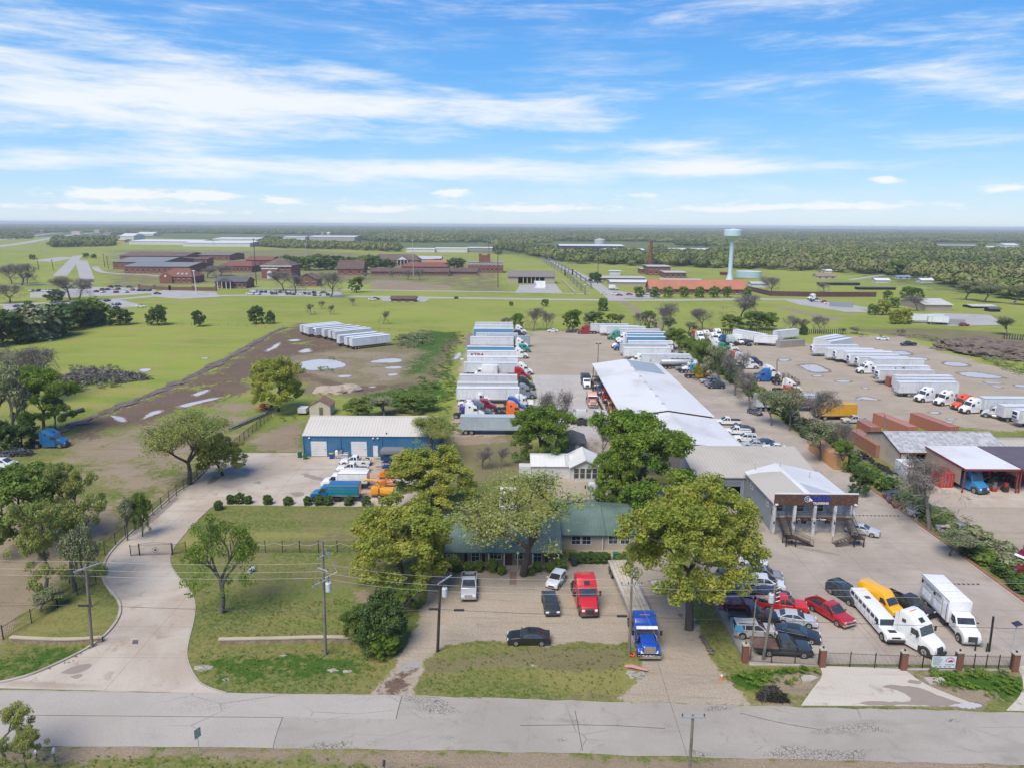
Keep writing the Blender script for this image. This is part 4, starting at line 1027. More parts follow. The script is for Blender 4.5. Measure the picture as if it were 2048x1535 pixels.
mb.box(-2.49,-2.44,-.80,.80,1.08,1.70)
for s in(-1,1):mb.prism([(-2.44,1.02),(-1.45,1.08),(-1.55,1.66),(-2.2,1.68)],s*.0,0)if False else mb.add([(-2.46,s*.98,.95),(-1.35,s*.99,1.0),(-1.5,s*.86,1.66),(-2.28,s*.83,1.66),(-2.46,s*.95,.95),(-1.35,s*.95,1.0),(-1.5,s*.80,1.66),(-2.28,s*.78,1.66)],[(0,1,2,3),(4,7,6,5),(0,4,5,1),(1,5,6,2),(2,6,7,3),(3,7,4,0)])
mb.build('plastic_cover',mat('blue_plastic',(.10,.40,.62,1),rough=.3,var=.3,scale=3,bump=.4),s_)
Gm='vehicles parked in the middle of the concrete lot'
put('pickup',1660,1219,-66,(.42,.015,.02),'dark red pickup standing alone in the lot, bright grille forward',Gm)
put('suv',1691,1183,-69,(.035,.05,.055),'dark green suv parked behind the red pickup',Gm)
line('limo',(1713,1203),(1789,1290),WHITE,'long white stretch limousine with a row of dark side windows')
put('van',1760,1194,-66,(.85,.43,.0),'bright yellow high-roof cargo van',Gm,None,(.88,.92,.95))
put('pickup_black',1816,1204,-63,(.018,.019,.022),'black pickup between the yellow van and the white box truck',Gm)
cab('aero',1845,1266,-64,WHITE,'white sleeper truck nosed up to the iron fence beside the limousine')
bt=line('bigbox',(1866,1211),(1934,1283),WHITE,'long white box truck with an awning and side door parked by the lane')
for nm_,b_,m_ in(('side_door',(.45,1.3,-1.285,-1.25,1.15,3.1),TPAINT),('door_frame',(.38,.43,-1.29,-1.25,1.1,3.2),BLACKP),('door_frame',(1.32,1.37,-1.29,-1.25,1.1,3.2),BLACKP),('side_hatch',(-1.6,.1,-1.28,-1.25,1.4,2.4),TPAINT),('side_hatch',(-4.3,-2.4,-1.28,-1.25,1.4,2.4),TPAINT),('awning',(-4.6,.2,-1.42,-1.25,3.3,3.5),PALLOY),('vent_grille',(-4.8,-4.4,-1.28,-1.25,2.7,3.2),BLACKP),('vent_grille',(-1.8,-1.4,-1.28,-1.25,2.7,3.2),BLACKP),('door_frame',(-1.65,.15,-1.275,-1.25,2.42,2.46),BLACKP),('door_frame',(-4.35,-2.35,-1.275,-1.25,2.42,2.46),BLACKP)):
 part_=MB();part_.box(*b_);part_.build(nm_,m_,bt)
put('sedan',1725,1057,-32,SILVER,'silver sedan parked by the right-hand stair')
Gs='cars along the lane beside the long white shed'
put('pickup_cover',1455,841,176,WHITE,'white pickup with a dark bed cover beside the shed',Gs)
put('sedan',1487,856,170,(.03,.032,.04),'black sedan between the two white pickups beside the shed',Gs)
put('pickup',1474,860,172,WHITE,'white pickup with an open bed beside the shed',Gs)
put('suv',1491,874,172,WHITE,'white suv beside the shed, below the open-bed pickup',Gs)
put('sedan',1508,887,168,(.40,.42,.46),'pale silver car at the near end of the row beside the shed',Gs)
put('sedan',1526,883,170,(.03,.06,.13),'dark blue sedan at the near end of the row beside the shed',Gs)
put('sedan',1549,893,176,WHITE,'white sedan partly behind the tan shop roof',Gs)
put('hatch',1510,822,-60,(.10,.11,.12),'dark grey hatchback parked alone by the kerb',Gs)
put('suv',1417,760,180,SILVER,'silver suv at the far end of the lane beside the yellow truck',Gs)
put('suv',1427,766,180,(.3,.31,.32),'grey suv in the middle of the three beside the yellow truck',Gs)
put('suv',1432,770,180,(.04,.05,.06),'black suv nearest of the three beside the yellow truck',Gs)
# --- tree-service yard by the blue workshop
Gt='vehicles at the blue workshop'
put('pickup_junk',711,920,180,WHITE,'white pickup nearer the blue workshop wall with a loaded bed',Gt)
put('pickup',705,934,180,WHITE,'white pickup in front of the other, bed empty, before the blue workshop',Gt)
t_=put('chip',690,957,180,WHITE,'white chip truck with tall box behind the blue one',Gt)
t_=put('chip',671,981,180,(.01,.13,.30),'blue chip truck with green lettering on its tall box',Gt)
GLET=mat('green_lettering',(.01,.30,.25,1),rough=.5)
mb=MB()
_r=random.Random(4)
for rw,n_,hh in((0,11,.28),(1,12,.24),(2,9,.20)):
 x=-3.9
 while x<.7:
  w=_r.uniform(.2,.42)
  mb.box(x,x+w,1.268,1.274,2.25-rw*.42,2.25-rw*.42+hh);x+=w+.09
mb.build('lettering',GLET,t_)
Gb='bins and boxes along the blue workshop'
def bin_(px,py,c,lidc,label,group=None):
 x,y=G(px,py)
 t=thing('wheeled_bin',label,'bin',(x,y,.016),R_(rnd.uniform(-8,8)),group)
 MB().prism([(-.28,.0),(.28,.0),(.36,1.0),(-.36,1.0)],.33,0,.03).build('bin_body',mat('bin_%d'%(len(MATS)),(*c,1),rough=.5),t,True)
 MB().prism([(-.4,1.0),(.4,1.0),(.38,1.09),(-.4,1.06)],.37,0,.02).build('lid',mat('lid_%d'%(len(MATS)),(*lidc,1),rough=.5),t,True)
 for s in(-1,1):MB().cyl((-.28,s*.3-.03,.11),(-.28,s*.3+.03,.11),.11,10).build('wheel',TYRE,t)
 return t
bin_(600,914,(.01,.10,.05),(.01,.09,.04),'dark green bin at the corner of the blue workshop, left of the pair',Gb)
bin_(611,917,(.015,.13,.06),(.01,.11,.05),'green bin just left of the first roller door, right of the pair',Gb)
bin_(663,916,(.01,.05,.30),(.70,.42,.02),'blue bin with yellow lid between the two roller doors',Gb)
bin_(1213,1119,(.01,.05,.30),(.70,.42,.02),'blue bin with yellow lid by the house wing','bins by the house wing')
bin_(1231,1119,(.02,.14,.06),(.02,.15,.06),'green bin by the house wing beside the blue one','bins by the house wing')
bin_(1148,1130,(.03,.035,.035),(.03,.03,.03),'black bin by the hedge of the house wing','bins by the house wing')
x,y=G(684,915)
t=thing('wire_trolley','low grey wire trolley standing beside the blue bin at the workshop wall','trolley',(x,y,.016))
m=MB()
for sx in(-1.2,0,1.2):
 for sy in(-.4,.4):m.tube([(sx,sy,.12),(sx,sy,.95)],.035,6)
for z in(.3,.62,.95):
 for sy in(-.4,.4):m.tube([(-1.2,sy,z),(1.2,sy,z)],.03,6)
 for sx in(-1.2,1.2):m.tube([(sx,-.4,z),(sx,.4,z)],.03,6)
m.build('frame',PALLOY,t)
m=MB();m.box(-1.15,1.15,-.38,.38,.31,.36);m.build('shelf',mat('dull_grey_tray',(.3,.3,.3,1)),t)
for sx in(-1.1,1.1):
 for sy in(-.35,.35):MB().cyl((sx,sy-.03,.07),(sx,sy+.03,.07),.07,8).build('wheel',TYRE,t)
for k,(px,zc,c)in enumerate(((676,.6,(.7,.7,.66)),(685,.55,(.2,.17,.15)),(828,.6,(.6,.6,.6)))):
 x,y=G(px,911)
 t=thing('gas_tank',['white cylinder standing against the blue wall beside the trolley','rusty brown cylinder standing against the blue wall beside the white one','pale tank standing at the right part of the blue wall'][k],'cylinder',(x,135.4,.016))
 mb=MB();mb.tube([(0,0,0),(0,0,.06),(0,0,1.25),(0,0,1.45),(0,0,1.52)],[.34,.36,.36,.22,.1],14)
 mb.build('shell',mat('cylinder_%d'%k,(*c,1),rough=.5),t,True)
 MB().cyl((0,0,1.5),(0,0,1.68),.07,8).build('valve',CHROME,t)
def small_trailer(px,py,label,kind_,yaw=180):
 x,y=G(px,py,.6)
 t=thing({'cage':'cage_trailer','tarp':'tarpaulin_trailer'}[kind_],label,'trailer',(x,y,.016),R_(yaw))
 col=mat('trailer_blue',(.012,.055,.14,1),rough=.5,grime=.4)
 m=MB();m.box(-2.2,2.2,-1.05,1.05,.62,.74);m.tube([(2.2,.5,.66),(3.6,0,.6)],.05);m.tube([(2.2,-.5,.66),(3.6,0,.6)],.05)
 m.build('bed',col,t)
 m=MB()
 for s in(-1,1):
  for k in range(9):m.box(-2.2+k*.54,-2.14+k*.54,s*1.05-.03,s*1.05+.03,.74,1.9)
  for z in(1.0,1.35,1.7,1.9):m.box(-2.2,2.2,s*1.05-.022,s*1.05+.022,z,z+.06)
  if kind_=='tarp':m.box(-2.2,2.2,s*1.06-.012,s*1.06+.012,.74,1.5)
 for z in(1.0,1.35,1.7,1.9):m.box(-2.2,-2.15,-1.05,1.05,z,z+.06)
 m.build('side_rails',col,t)
 if kind_=='tarp':
  m=MB();m.prism([(-2.3,1.85),(-2.3,2.55),(-2.0,2.75),(2.0,2.75),(2.3,2.5),(2.3,1.85)],1.12,0,.12)
  m.build('tarpaulin',mat('grey_tarpaulin',(.20,.21,.215,1),rough=.7,var=.3,scale=1.5,bump=.6),t,True)
 for nm,me_,p_,sb in wheels('suv',[(-.5+ax*.85,s*1.15,.38)for ax in(0,1)for s in(1,-1)]):
  o=link(nm,me_,t,p_)
  for a_,b_,c_ in sb:link(a_,b_,o,c_)
small_trailer(786,917,'blue trailer under a grey tarpaulin parked by the blue workshop','tarp')
small_trailer(789,933,'dark blue open cage trailer in front of the tarpaulin one','cage')
def machine(px,py,label,name,kind_,col,yaw=180):
 x,y=G(px,py,.8)
 t=thing(name,label,'machine',(x,y,.016),R_(yaw))
 M_=mat(name+'_paint',(*col,1),rough=.45,grime=.3)
 m=MB();m.box(-1.6,1.3,-.6,.6,.55,.72,0);m.tube([(1.3,.4,.6),(2.9,0,.5)],.06,6,0);m.tube([(1.3,-.4,.6),(2.9,0,.5)],.06,6,0)
 m.build('trailer_frame',M_,t)
 if kind_=='chipper':
  MB().prism([(-.2,.72),(1.1,.72),(1.1,1.75),(.5,1.95),(-.2,1.7)],.72,0,.08).build('engine_hood',M_,t,True)
  MB().prism([(-2.6,.75),(-.4,.9),(-.4,1.7),(-1.2,1.55),(-2.7,1.5)],.7,0,.05,lambda x,z:1+.35*max(0,-x-.8)/1.8).build('feed_hopper',M_,t,True)
  m=MB();m.tube([(-.3,0,1.5),(-.25,0,2.3),(.1,0,2.75),(.8,0,2.95),(1.9,0,3.05),(2.4,0,2.85)],[.2,.2,.2,.2,.19,.17],8)
  m.build('discharge_chute',M_,t,True)
 else:
  MB().prism([(-.3,.72),(.9,.72),(.9,1.35),(.4,1.5),(-.3,1.4)],.5,0,.06).build('engine_hood',M_,t,True)
  m=MB();m.tube([(-.2,0,1.1),(-1.1,0,1.5),(-1.9,0,1.0)],[.12,.14,.1],6)
  m.build('boom',M_,t,True)
  m=MB();m.cyl((-1.95,-.12,.85),(-1.95,.12,.85),.35,14)
  for k in range(8):m.box(-1.95+.35*math.cos(k*.785)-.05,-1.95+.35*math.cos(k*.785)+.05,-.16,.16,.85+.35*math.sin(k*.785)-.05,.85+.35*math.sin(k*.785)+.05)
  m.build('cutting_wheel',CHASSIS,t)
  m=MB()
  for y in(-.5,.5):m.tube([(-.9,y,.72),(-.9,y,1.6),(.2,y,1.7)],.05)
  m.build('guard_rail',M_,t)
 for nm,me_,p_,sb in wheels('suv',[(-.35,s*.85,.38)for s in(1,-1)]):
  o=link(nm,me_,t,p_)
  for a_,b_,c_ in sb:link(a_,b_,o,c_)
machine(756,984,'yellow wood chipper with long curved chute behind the blue chip truck','wood_chipper','chipper',(.80,.36,.02))
machine(770,948,'orange stump grinder on wheels below the blue cage trailer','stump_grinder','grinder',(.75,.24,.02))
machine(768,966,'blue stump grinder above the yellow chipper','stump_grinder','grinder',(.01,.10,.27),200)
machine(527,812,'orange machine parked under the oak at the end of the iron fence','road_roller','grinder',(.65,.10,.02))
cab('aero',112,876,2,(.01,.12,.30),'blue sleeper truck parked alone on the bare ground by the trees',None,1.8)
put('minivan',6,925,0,WHITE,'white van cut off by the picture edge beside a junk pile')
put('short_trailer',607,817,90,OFFW,'small off-white trailer beside the cream garden shed',None,1.2,(.35,.8,.42))
# --- left-hand row of semi trailers
GT='trailers in the left-hand row of the truck yard'
GTR='trucks in the left-hand row of the truck yard'
BW,CW,DW=(.74,.75,.75),(.63,.65,.66),(.70,.69,.65)
row('trailer',920.2,833.3,-1,(.46,.54,.58),'pale blue-grey trailer at the near end of the left-hand row',GT)
row('trailer',912.8,776.2,-1,BW,'white trailer just behind the parked bobtail trucks of the left row',GT)
row('trailer',914,766,-1,DW,'off-white trailer right behind the second one of the left row',GT)
row('trailer',918.3,751,-1,BW,'white trailer with a tan truck roof showing before it in the left row',GT)
row('trailer',927,726,-1,CW,'white trailer with a dark rail, behind the small box truck in the left row',GT)
row('trailer',934,714,-1,BW,'plain white trailer below the one with red lettering in the left row',GT)
t_=row('trailer',934,702.7,-1,BW,'white trailer with red lettering near its rear in the left row',GT)
text('lettering','XTRA',1.55,mat('red_lettering',(.30,.012,.04,1),rough=.5),t_,(-4.9,-1.312,2.95),shear=.2,xscale=1.15,bold=.03)
row('blue_trailer',933.5,693.5,-1,(.72,.74,.75),'trailer with blue side right behind the red-lettered one in the left row',GT)
row('trailer',940.6,674.5,-1,(.68,.70,.71),'white trailer beside the grey one in the far half of the left row',GT)
row('trailer',1060.5,673,1,(.33,.36,.38),'grey trailer standing farther right than the others of the left row',GT)
row('trailer',952,667,-1,BW,'white trailer between the two blue-sided groups of the left row',GT)
row('blue_trailer',946.5,657.5,-1,(.72,.74,.75),'trailer with blue side near the far end of the left row',GT)
row('trailer',949,651,-1,BW,'white trailer second from the far end of the left row',GT)
row('trailer',950,645.5,-1,DW,'white trailer at the far end of the left row',GT)
put('box',972,742,180,WHITE,'small white box truck parked before the trailers of the left row',GTR)
for kd,px,py,yw,c,lb in(('aero',1043,659,0,WHITE,'white truck at the far end of the left row'),('flat',1040,667,0,(.03,.035,.05),'black truck second from the far end of the left row'),('aero',1045,686,0,WHITE,'white truck above the green one in the left row'),('flat',1049,696,0,(.02,.30,.22),'green truck in the left row'),('aero',1044,706,0,WHITE,'white truck coupled to the red-lettered trailer'),('aero',1052,737,0,WHITE,'white truck behind the red one in the left row'),('aero',1046,747,0,(.42,.01,.015),'red truck in the left row'),('aero',1055,766,0,(.035,.045,.045),'black truck next to the red one in the left row'),('aero',1056,782,0,(.22,.24,.26),'dark grey truck with silver roof in the left row'),('classic',1050,801,0,WHITE,'white long-nosed truck above the blue one in the left row'),('aero',1036,809,0,(.01,.10,.38),'blue truck above the orange one in the left row'),('aero',1034,818,0,(.85,.16,.02),'orange truck at the near end of the left row'),('daycab',964,797,0,WHITE,'white truck parked before the second trailer of the left row'),('classic',937,813,180,(.06,.045,.30),'purple truck facing left behind the near trailer'),('flat',976,809,0,(.28,.01,.03),'crimson truck among the bobtails behind the near trailer'),('aero',966,817,0,(.13,.15,.16),'grey truck among the bobtails behind the near trailer'),('aero',952,820,0,WHITE,'white truck with tall roof just behind the near trailer'),('flat',1014,757,0,(.55,.28,.12),'tan truck parked between trailers of the left row')):
 cab(kd,px,py,yw,c,lb,GTR)
put('sedan',934,805,180,WHITE,'white car beside the purple truck',GTR)
# --- right-hand row of the truck yard
GT2='trailers in the right-hand row of the truck yard'
GR2='trucks in the right-hand row of the truck yard'
for kd,px,py,end,c,lb in(('trailer',1181.3,648.5,-1,CW,'grey-white trailer behind the dark red truck'),('trailer',1200.4,652.2,-1,BW,'white trailer with its corrugated nose toward the lot, beside the grey-white one'),('trailer',1292,654,1,CW,'white trailer third from the far end of the right-hand row'),('trailer',1320.6,659.4,1,BW,'white trailer behind the pale green truck'),('blue_trailer',1333,664.5,1,(.7,.72,.73),'blue-sided trailer farthest of three in the right-hand row'),('blue_trailer',1337.6,669,1,(.7,.72,.73),'blue-sided trailer in the middle of three in the right-hand row'),('blue_trailer',1339,674.5,1,(.7,.72,.73),'blue-sided trailer nearest of three in the right-hand row'),('trailer',1347,683.3,1,BW,'white trailer with its square end beyond the others, behind the blue truck'),('trailer',1333.4,689.8,1,CW,'white trailer second from the near end of the right-hand row'),('trailer',1342.8,696.7,1,BW,'white trailer nearest the long shed in the right-hand row'),('trailer',1384.7,710,1,CW,'white trailer behind the tank trailer')):
 row(kd,px,py,end,c,lb,GT2,flip=True)
for kd,px,py,yw,c,lb in(('aero',1166,659,180,(.32,.01,.02),'dark red truck at the far end of the right-hand row'),('aero',1226,670,180,(.06,.28,.20),'pale green truck in the right-hand row'),('aero',1242,675,180,WHITE,'white truck next to the green one in the right-hand row'),('aero',1235,687,180,WHITE,'white truck next to the blue one in the right-hand row'),('daycab',1240,693,180,(.015,.09,.30),'blue truck in the right-hand row'),('aero',1270,718,180,WHITE,'white truck just behind the far edge of the shed roof, left of two'),('aero',1301,722,180,WHITE,'white truck just behind the far edge of the shed roof, right of two'),('aero',1377,733,180,WHITE,'white truck beside the yellow one near the kerb'),('aero',1406,744,0,(.80,.36,.01),'yellow truck parked by the hedge at the kerb'),('flat',1392,736,0,(.03,.30,.50),'cyan truck half hidden behind the yellow one')):
 cab(kd,px,py,yw,c,lb,GR2)
put('suv',1366,735,180,(.25,.26,.27),'grey car parked by the white truck near the yellow one',GR2)
put('sedan',1105,661,180,WHITE,'white sedan at the far edge of the gravel lot','cars at the far edge of the gravel lot')
put('sedan',1142,662,180,(.04,.045,.055),'dark sedan by the dark red truck at the far edge of the lot','cars at the far edge of the gravel lot')
x,y=G(1360,724,2.2)
t=thing('tank_trailer','silver tank trailer parked near the far end of the shed','trailer',(x,y,.012))
m=MB();m.tube([(-6.2,0,2.2),(-6.0,0,2.2),(-5.2,0,2.2),(5.2,0,2.2),(6.0,0,2.2),(6.2,0,2.2)],[.5,.85,1.05,1.05,.85,.5],18)
m.build('tank',mat('brushed_tank',(.55,.56,.57,1),rough=.4,metal=.4),t,True)
m=MB();m.box(-5.8,5.2,-.5,.5,.95,1.2);m.box(3.4,3.6,-.8,.8,.1,1.1);m.box(-3,3,-.3,.3,3.22,3.3)
for k in range(4):m.cyl((-2.4+k*1.6,0,3.2),(-2.4+k*1.6,0,3.42),.28,10)
m.build('frame',CHASSIS,t)
for nm,me_,p_,sb in wheels('semi',[(-4.8+ax*1.3,s*.97,.52)for ax in(0,1)for s in(1,-1)]):
 o=link(nm,me_,t,p_)
 for a_,b_,c_ in sb:link(a_,b_,o,c_)
# --- trucks behind and beside the long shed
GK='trucks beside the long white shed'
cab('flat',1162,826,90,(.62,.64,.62),'grey-white truck seen from behind, left of two near the shed',GK,2.0,.2)
cab('flat',1203,829,90,(.60,.62,.60),'grey-white truck seen from behind, right of two near the shed',GK,2.0,.2)
cab('classic',1184,797,-90,(.72,.34,.22),'peach long-nosed truck parked behind the two grey-white ones',GK,1.7,.5)
d_=put('chip',1172,760,-90,WHITE,'white dump truck with a black body by the shed',GK,1.7)
for ch in d_.children:
 if ch.name.startswith('cargo_box'):ch.color=(.02,.02,.022,1)
cab('aero',1191,984,90,(.66,.68,.68),'white truck with bare black frame toward the house, seen from behind',GK,1.9,.4)
for px,py,c,lb in((1192,763,(.10,.08,.06),'brown rusty truck frame under the shed eave, farthest'),(1201,776,(.04,.06,.10),'dark truck under the shed eave beside the red one'),(1212,790,(.30,.01,.03),'crimson truck under the shed eave'),(1224,812,(.35,.12,.05),'rust-orange truck under the shed eave, nearest')):
 cab('flat',px,py,-90,c,lb,GK,1.4,0)
put('short_trailer',1016,1003,90,(.72,.74,.76),'white trailer standing end-on behind the house under the oak',None,3.0)
# --- right-hand yard
GY='trailers in the big gravel yard'
GYT='trucks in the big gravel yard'
CR=(.70,.70,.68)
for kd,px,py,c,lb in(('reefer',1628,690.5,BW,'refrigerated trailer at the far end of the yard row'),('trailer',1657,697.9,BW,'white trailer second from the far end of the yard row'),('reefer',1674.8,701.5,BW,'refrigerated trailer third from the far end of the yard row'),('trailer',1693,704,CR,'white trailer fourth from the far end of the yard row'),('reefer',1702.6,710,BW,'refrigerated trailer fifth from the far end of the yard row'),('reefer',1719.5,714.7,CR,'refrigerated trailer sixth from the far end of the yard row'),('trailer',1747.5,718,(.62,.65,.65),'grey-white trailer coupled to a white truck in the middle of the yard row'),('reefer',1754.3,732.5,BW,'white refrigerated trailer with large black lettering on its side'),('reefer',1761,741,CR,'refrigerated trailer behind the rust-red container'),('trailer',1794,752,BW,'white trailer just in front of the rust-red container'),('trailer',1796.4,758,CR,'white trailer second from the near end of the yard row'),('trailer',1800.2,764.5,BW,'white trailer at the near end of the yard row')):
 t_=row(kd,px,py,-1,c,lb,GY,flip=True)
 if 'lettering' in lb:
  text('lettering','AmPost',1.75,mat('black_lettering',(.012,.012,.02,1),rough=.5),t_,(.2,1.315,3.05),(R_(90),0,R_(180)),.01,bold=.04)
row('container',1781.4,746,-1,(.30,.06,.045),'rust-red container raised on a chassis between the white trailers',GY,z=4.0,L=12.2)
for nm,px,py,yw,c,lb in(('trailer',1639,677,38,BW,'white trailer parked aslant at the far corner of the yard, farthest of three'),('trailer',1650,680,38,CR,'white trailer parked aslant at the far corner of the yard, middle of three'),('trailer',1662,684,38,(.62,.65,.67),'white trailer parked aslant at the far corner of the yard, nearest of three')):
 row(nm,px,py,-1,c,lb,GY,yaw=yw)
put('trailer',1500,672,-62,BW,'white trailer pointing its nose at the yard, beside the white box truck',GY)
put('short_trailer',1531,680,-15,BW,'short white trailer beside the tan container',GY)
put('trailer',1572,668,28,(.66,.70,.72),'white trailer behind the tan containers',GY,None,(.75,1,1))
put('container20',1560,683,60,(.30,.28,.24),'tan container, the left one of two',GY,1.4)
put('container',1581,686,22,(.34,.31,.27),'tan container, the right one of two',GY,1.4)
row('trailer',1644,791,1,(.60,.63,.65),'long white trailer behind the trees at the kerb',GY)
row('short_trailer',1715.8,809,1,(.72,.36,.01),'yellow trailer behind a white truck by the trees',GY,z=3.9,L=8.6)
row('trailer',1971,796.4,-1,(.62,.65,.67),'white trailer coupled behind the white truck at the near right of the yard',GY)
row('short_trailer',2010,812,-1,BW,'short white trailer at the right picture edge',GY,z=3.9,L=8.6)
row('reefer',2042,821,-1,BW,'refrigerated trailer cut off by the right picture edge',GY,flip=True)
for kd,px,py,yw,c,lb in(('aero',1728,735,180,WHITE,'white truck in the middle of the yard row'),('aero',1523,750,180,(.012,.11,.38),'blue truck facing left behind the trees at the kerb'),('aero',1545,742,0,WHITE,'white truck right behind the blue one at the kerb trees'),('classic',1583,757,0,(.32,.24,.16),'tan truck parked by the blue one at the kerb trees'),('aero',1586,771,0,WHITE,'white truck below the tan one'),('flat',1584,781,0,(.55,.07,.03),'orange-red truck below the white one beside the tan one'),('daycab',1656,798,0,(.48,.01,.02),'red truck coupled to the long white trailer behind the trees'),('aero',1648,819,180,WHITE,'white truck before the yellow trailer'),('aero',1503,726,0,WHITE,'white truck nearest the flat trailer in the yard corner'),('aero',1487,716,0,WHITE,'white truck next to the dark blue one in the yard corner'),('flat',1511,722,0,(.02,.025,.12),'dark blue truck in the yard corner'),('aero',1438,689,0,WHITE,'white truck beside the green one behind the trees'),('flat',1449,693,0,(.01,.24,.13),'green truck behind the trees'),('daycab',1465,695,0,WHITE,'white truck right of the green one behind the trees'),('flat',1474,710,0,(.55,.12,.03),'orange truck behind the trees'),('aero',1847,789,194,WHITE,'white truck first of the four at the near end of the yard row'),('aero',1886,796,194,WHITE,'white truck second of the four at the near end of the yard row'),('aero',1921,804,194,(.75,.10,.02),'orange truck among the white ones at the near end of the yard row'),('aero',1938,811,192,WHITE,'white truck coupled to a trailer at the near end of the yard row'),('daycab',1985,823,140,(.6,.62,.63),'small white truck at the right end of the yard'),('aero',1401,673,-80,WHITE,'white truck at the left of the far yard line, facing the yard'),('aero',1414,671,-80,OFFW,'cream truck in the far yard line, left of the beige one'),('flat',1392,668,-80,(.45,.10,.03),'orange truck in the far yard line'),('flat',1420,675,-80,(.5,.44,.33),'beige truck in the far yard line'),('aero',1430,676,-80,WHITE,'white truck between the beige and the dark blue in the far yard line'),('flat',1426,667,-80,(.2,.03,.02),'maroon truck at the back of the far yard line'),('aero',1437,668,-80,WHITE,'white truck at the back of the far yard line'),('aero',1444,678,100,(.01,.07,.20),'dark blue truck in the far yard line'),('aero',1456,679,100,(.55,.66,.64),'pale teal truck in the far yard line'),('aero',1466,678,100,WHITE,'white truck beside the pale teal one in the far yard line')):
 cab(kd,px,py,yw,c,lb,GYT)
put('box',1477,679,-80,WHITE,'white box truck facing the yard at the end of the far line',GYT)
put('pickup_black',1491,686,-70,(.02,.02,.025),'black pickup beside the white box truck in the far line',GYT)
put('pickup',1709,838,180,SILVER,'silver pickup below the yellow trailer',GYT)
put('sedan',1829,787,185,SILVER,'silver car tucked under the near trailers',GYT)
put('pickup_black',1817,687,185,(.025,.03,.04),'dark pickup at the far edge of the yard',GYT)
put('sedan',1765,677,170,WHITE,'white car at the far edge of the yard',GYT)
# --- tyre shop
GX='vehicles at the tyre shop'
bt=line('cube',(1795,948),(1842,982),WHITE,'white box truck with a red band beside the tyre heap',GX)
part_=MB();part_.box(1.105,1.125,-1.2,1.2,2.75,3.3);part_.build('red_band',mat('red_band_paint',(.40,.03,.03,1),rough=.5),bt)
cab('aero',1950,963,-78,(.02,.20,.42),'light blue truck nosing out of the open bay',GX,1.6)
put('pickup_junk',1918,1058,-4,(.30,.32,.33),'grey pickup with a loaded bed before the shop',GX)
put('sedan',1848,1024,-20,SILVER,'silver sedan by the hedge below the junked cars',GX)
for k,(px,py,c,lb)in enumerate(((1797,989,(.06,.06,.065),'black junked car by the hedge, topmost of three'),(1806,998,(.10,.05,.09),'purple junked car by the hedge, middle of three'),(1817,1007,(.20,.08,.05),'rusty junked car by the hedge, lowest of three'))):
 put('sedan',px,py,-15,c,lb,GX)
cab('classic',2046,1130,200,(.16,.008,.02),'maroon truck cut off by the right picture edge',None,1.6)
GC='containers around the tyre shop'
for px,py,z,yw,c,lb,kd in((1735,872,2.6,90,(.34,.15,.10),'long rusty container left of the shop building','container'),(1790,838,2.6,98,(.44,.18,.11),'rust-orange container behind the shop, left of two','container'),(1868,838,2.6,100,(.40,.15,.095),'rust-orange container behind the shop, right of two','container'),(1656,893,2.6,90,(.56,.29,.12),'faded orange container behind the hedge','container'),(1738,846,2.6,90,(.36,.14,.09),'low red container at the back left of the shop','container20')):
 x,y=G(px,py,z)
 spawn(SP[kd],'shipping_container',lb,'container',(x,y,.012),R_(yw),GC,c)
put('container20',1874,949,90,(.42,.02,.02),'bright red container under the tree beside the shop bay',GC,1.3)
TY=MB()
TY.tube([(0.36*math.cos(k*math.pi/8),0.36*math.sin(k*math.pi/8),.13)for k in range(17)],.14,6,0,False)
TYM=TY.mesh('used_tyre',TYRE,True)
hp=GP([(1698,908),(1725,905),(1760,935),(1800,955),(1826,975),(1812,984),(1775,978),(1745,955),(1715,930)])
cnt=0
while cnt<190:
 x,y=rnd.uniform(60,80),rnd.uniform(105,150)
 s=sdist(hp,np.array([x]),np.array([y]))[0]
 if s<.1:continue
 z=rnd.uniform(0,min(1.6,s*.7))
 o=link('used_tyre',TYM,None,(x,y,.02+z));o.rotation_euler=(rnd.uniform(-.9,.9),rnd.uniform(-.9,.9),0)
 o.scale=(rnd.uniform(1.0,1.5),)*3
 tag(o,'black used tyre lying in the heap beside the hedge and the white box truck','tyre','used tyres heaped by the hedge')
 cnt+=1
# --- small cars far off
GF='cars in the campus car parks'
CN={'white':WHITE,'silver':SILVER,'black':(.02,.022,.028),'red':(.35,.015,.02),'blue':(.02,.05,.16),'orange':(.6,.15,.02),'grey':(.16,.17,.18)}
def far(lst,sc_,ox,oy,where,yaw=None):
 for u,v,c in lst:
  x,y=G(ox+u/sc_,oy+v/sc_,.7)
  o=link('parked_car',FARCAR,None,(x,y,.05),R_(rnd.uniform(-12,12)+(90 if yaw is None and rnd.random()<.75 else(yaw or 0))),CN[c])
  tag(o,'tiny %s car %s'%(c,where),'car',GF)
W_,S_,K_,R0,B_,O_,Q_='white','silver','black','red','blue','orange','grey'
far([(250,632,W_),(310,632,B_),(355,634,W_),(405,634,S_),(455,634,Q_)],3.937,0,420,'in the left car park left of the two bare trees')
far([(510,608,K_),(560,610,Q_),(640,612,W_),(700,610,S_),(760,640,Q_),(810,643,W_),(805,624,R0),(870,601,R0),(845,624,B_),(885,621,S_),(930,599,K_),(930,621,B_),(915,645,R0),(995,645,W_),(1020,606,K_),(1045,627,O_),(1100,631,B_),(1135,631,K_),(1175,631,B_)],3.937,0,420,'in the left car park right of the two bare trees')
far([(1240,657,K_)],3.937,0,420,'driving on the loop before the flagpole',0)
far([(140,757,B_),(230,757,R0),(430,737,Q_)],3.937,0,420,'half hidden behind the evergreen hedge',0)
far([(845,712,K_),(820,745,S_),(875,741,W_),(930,741,B_),(915,768,K_),(825,776,Q_)],3.937,0,420,'in the small lot behind the evergreen hedge')
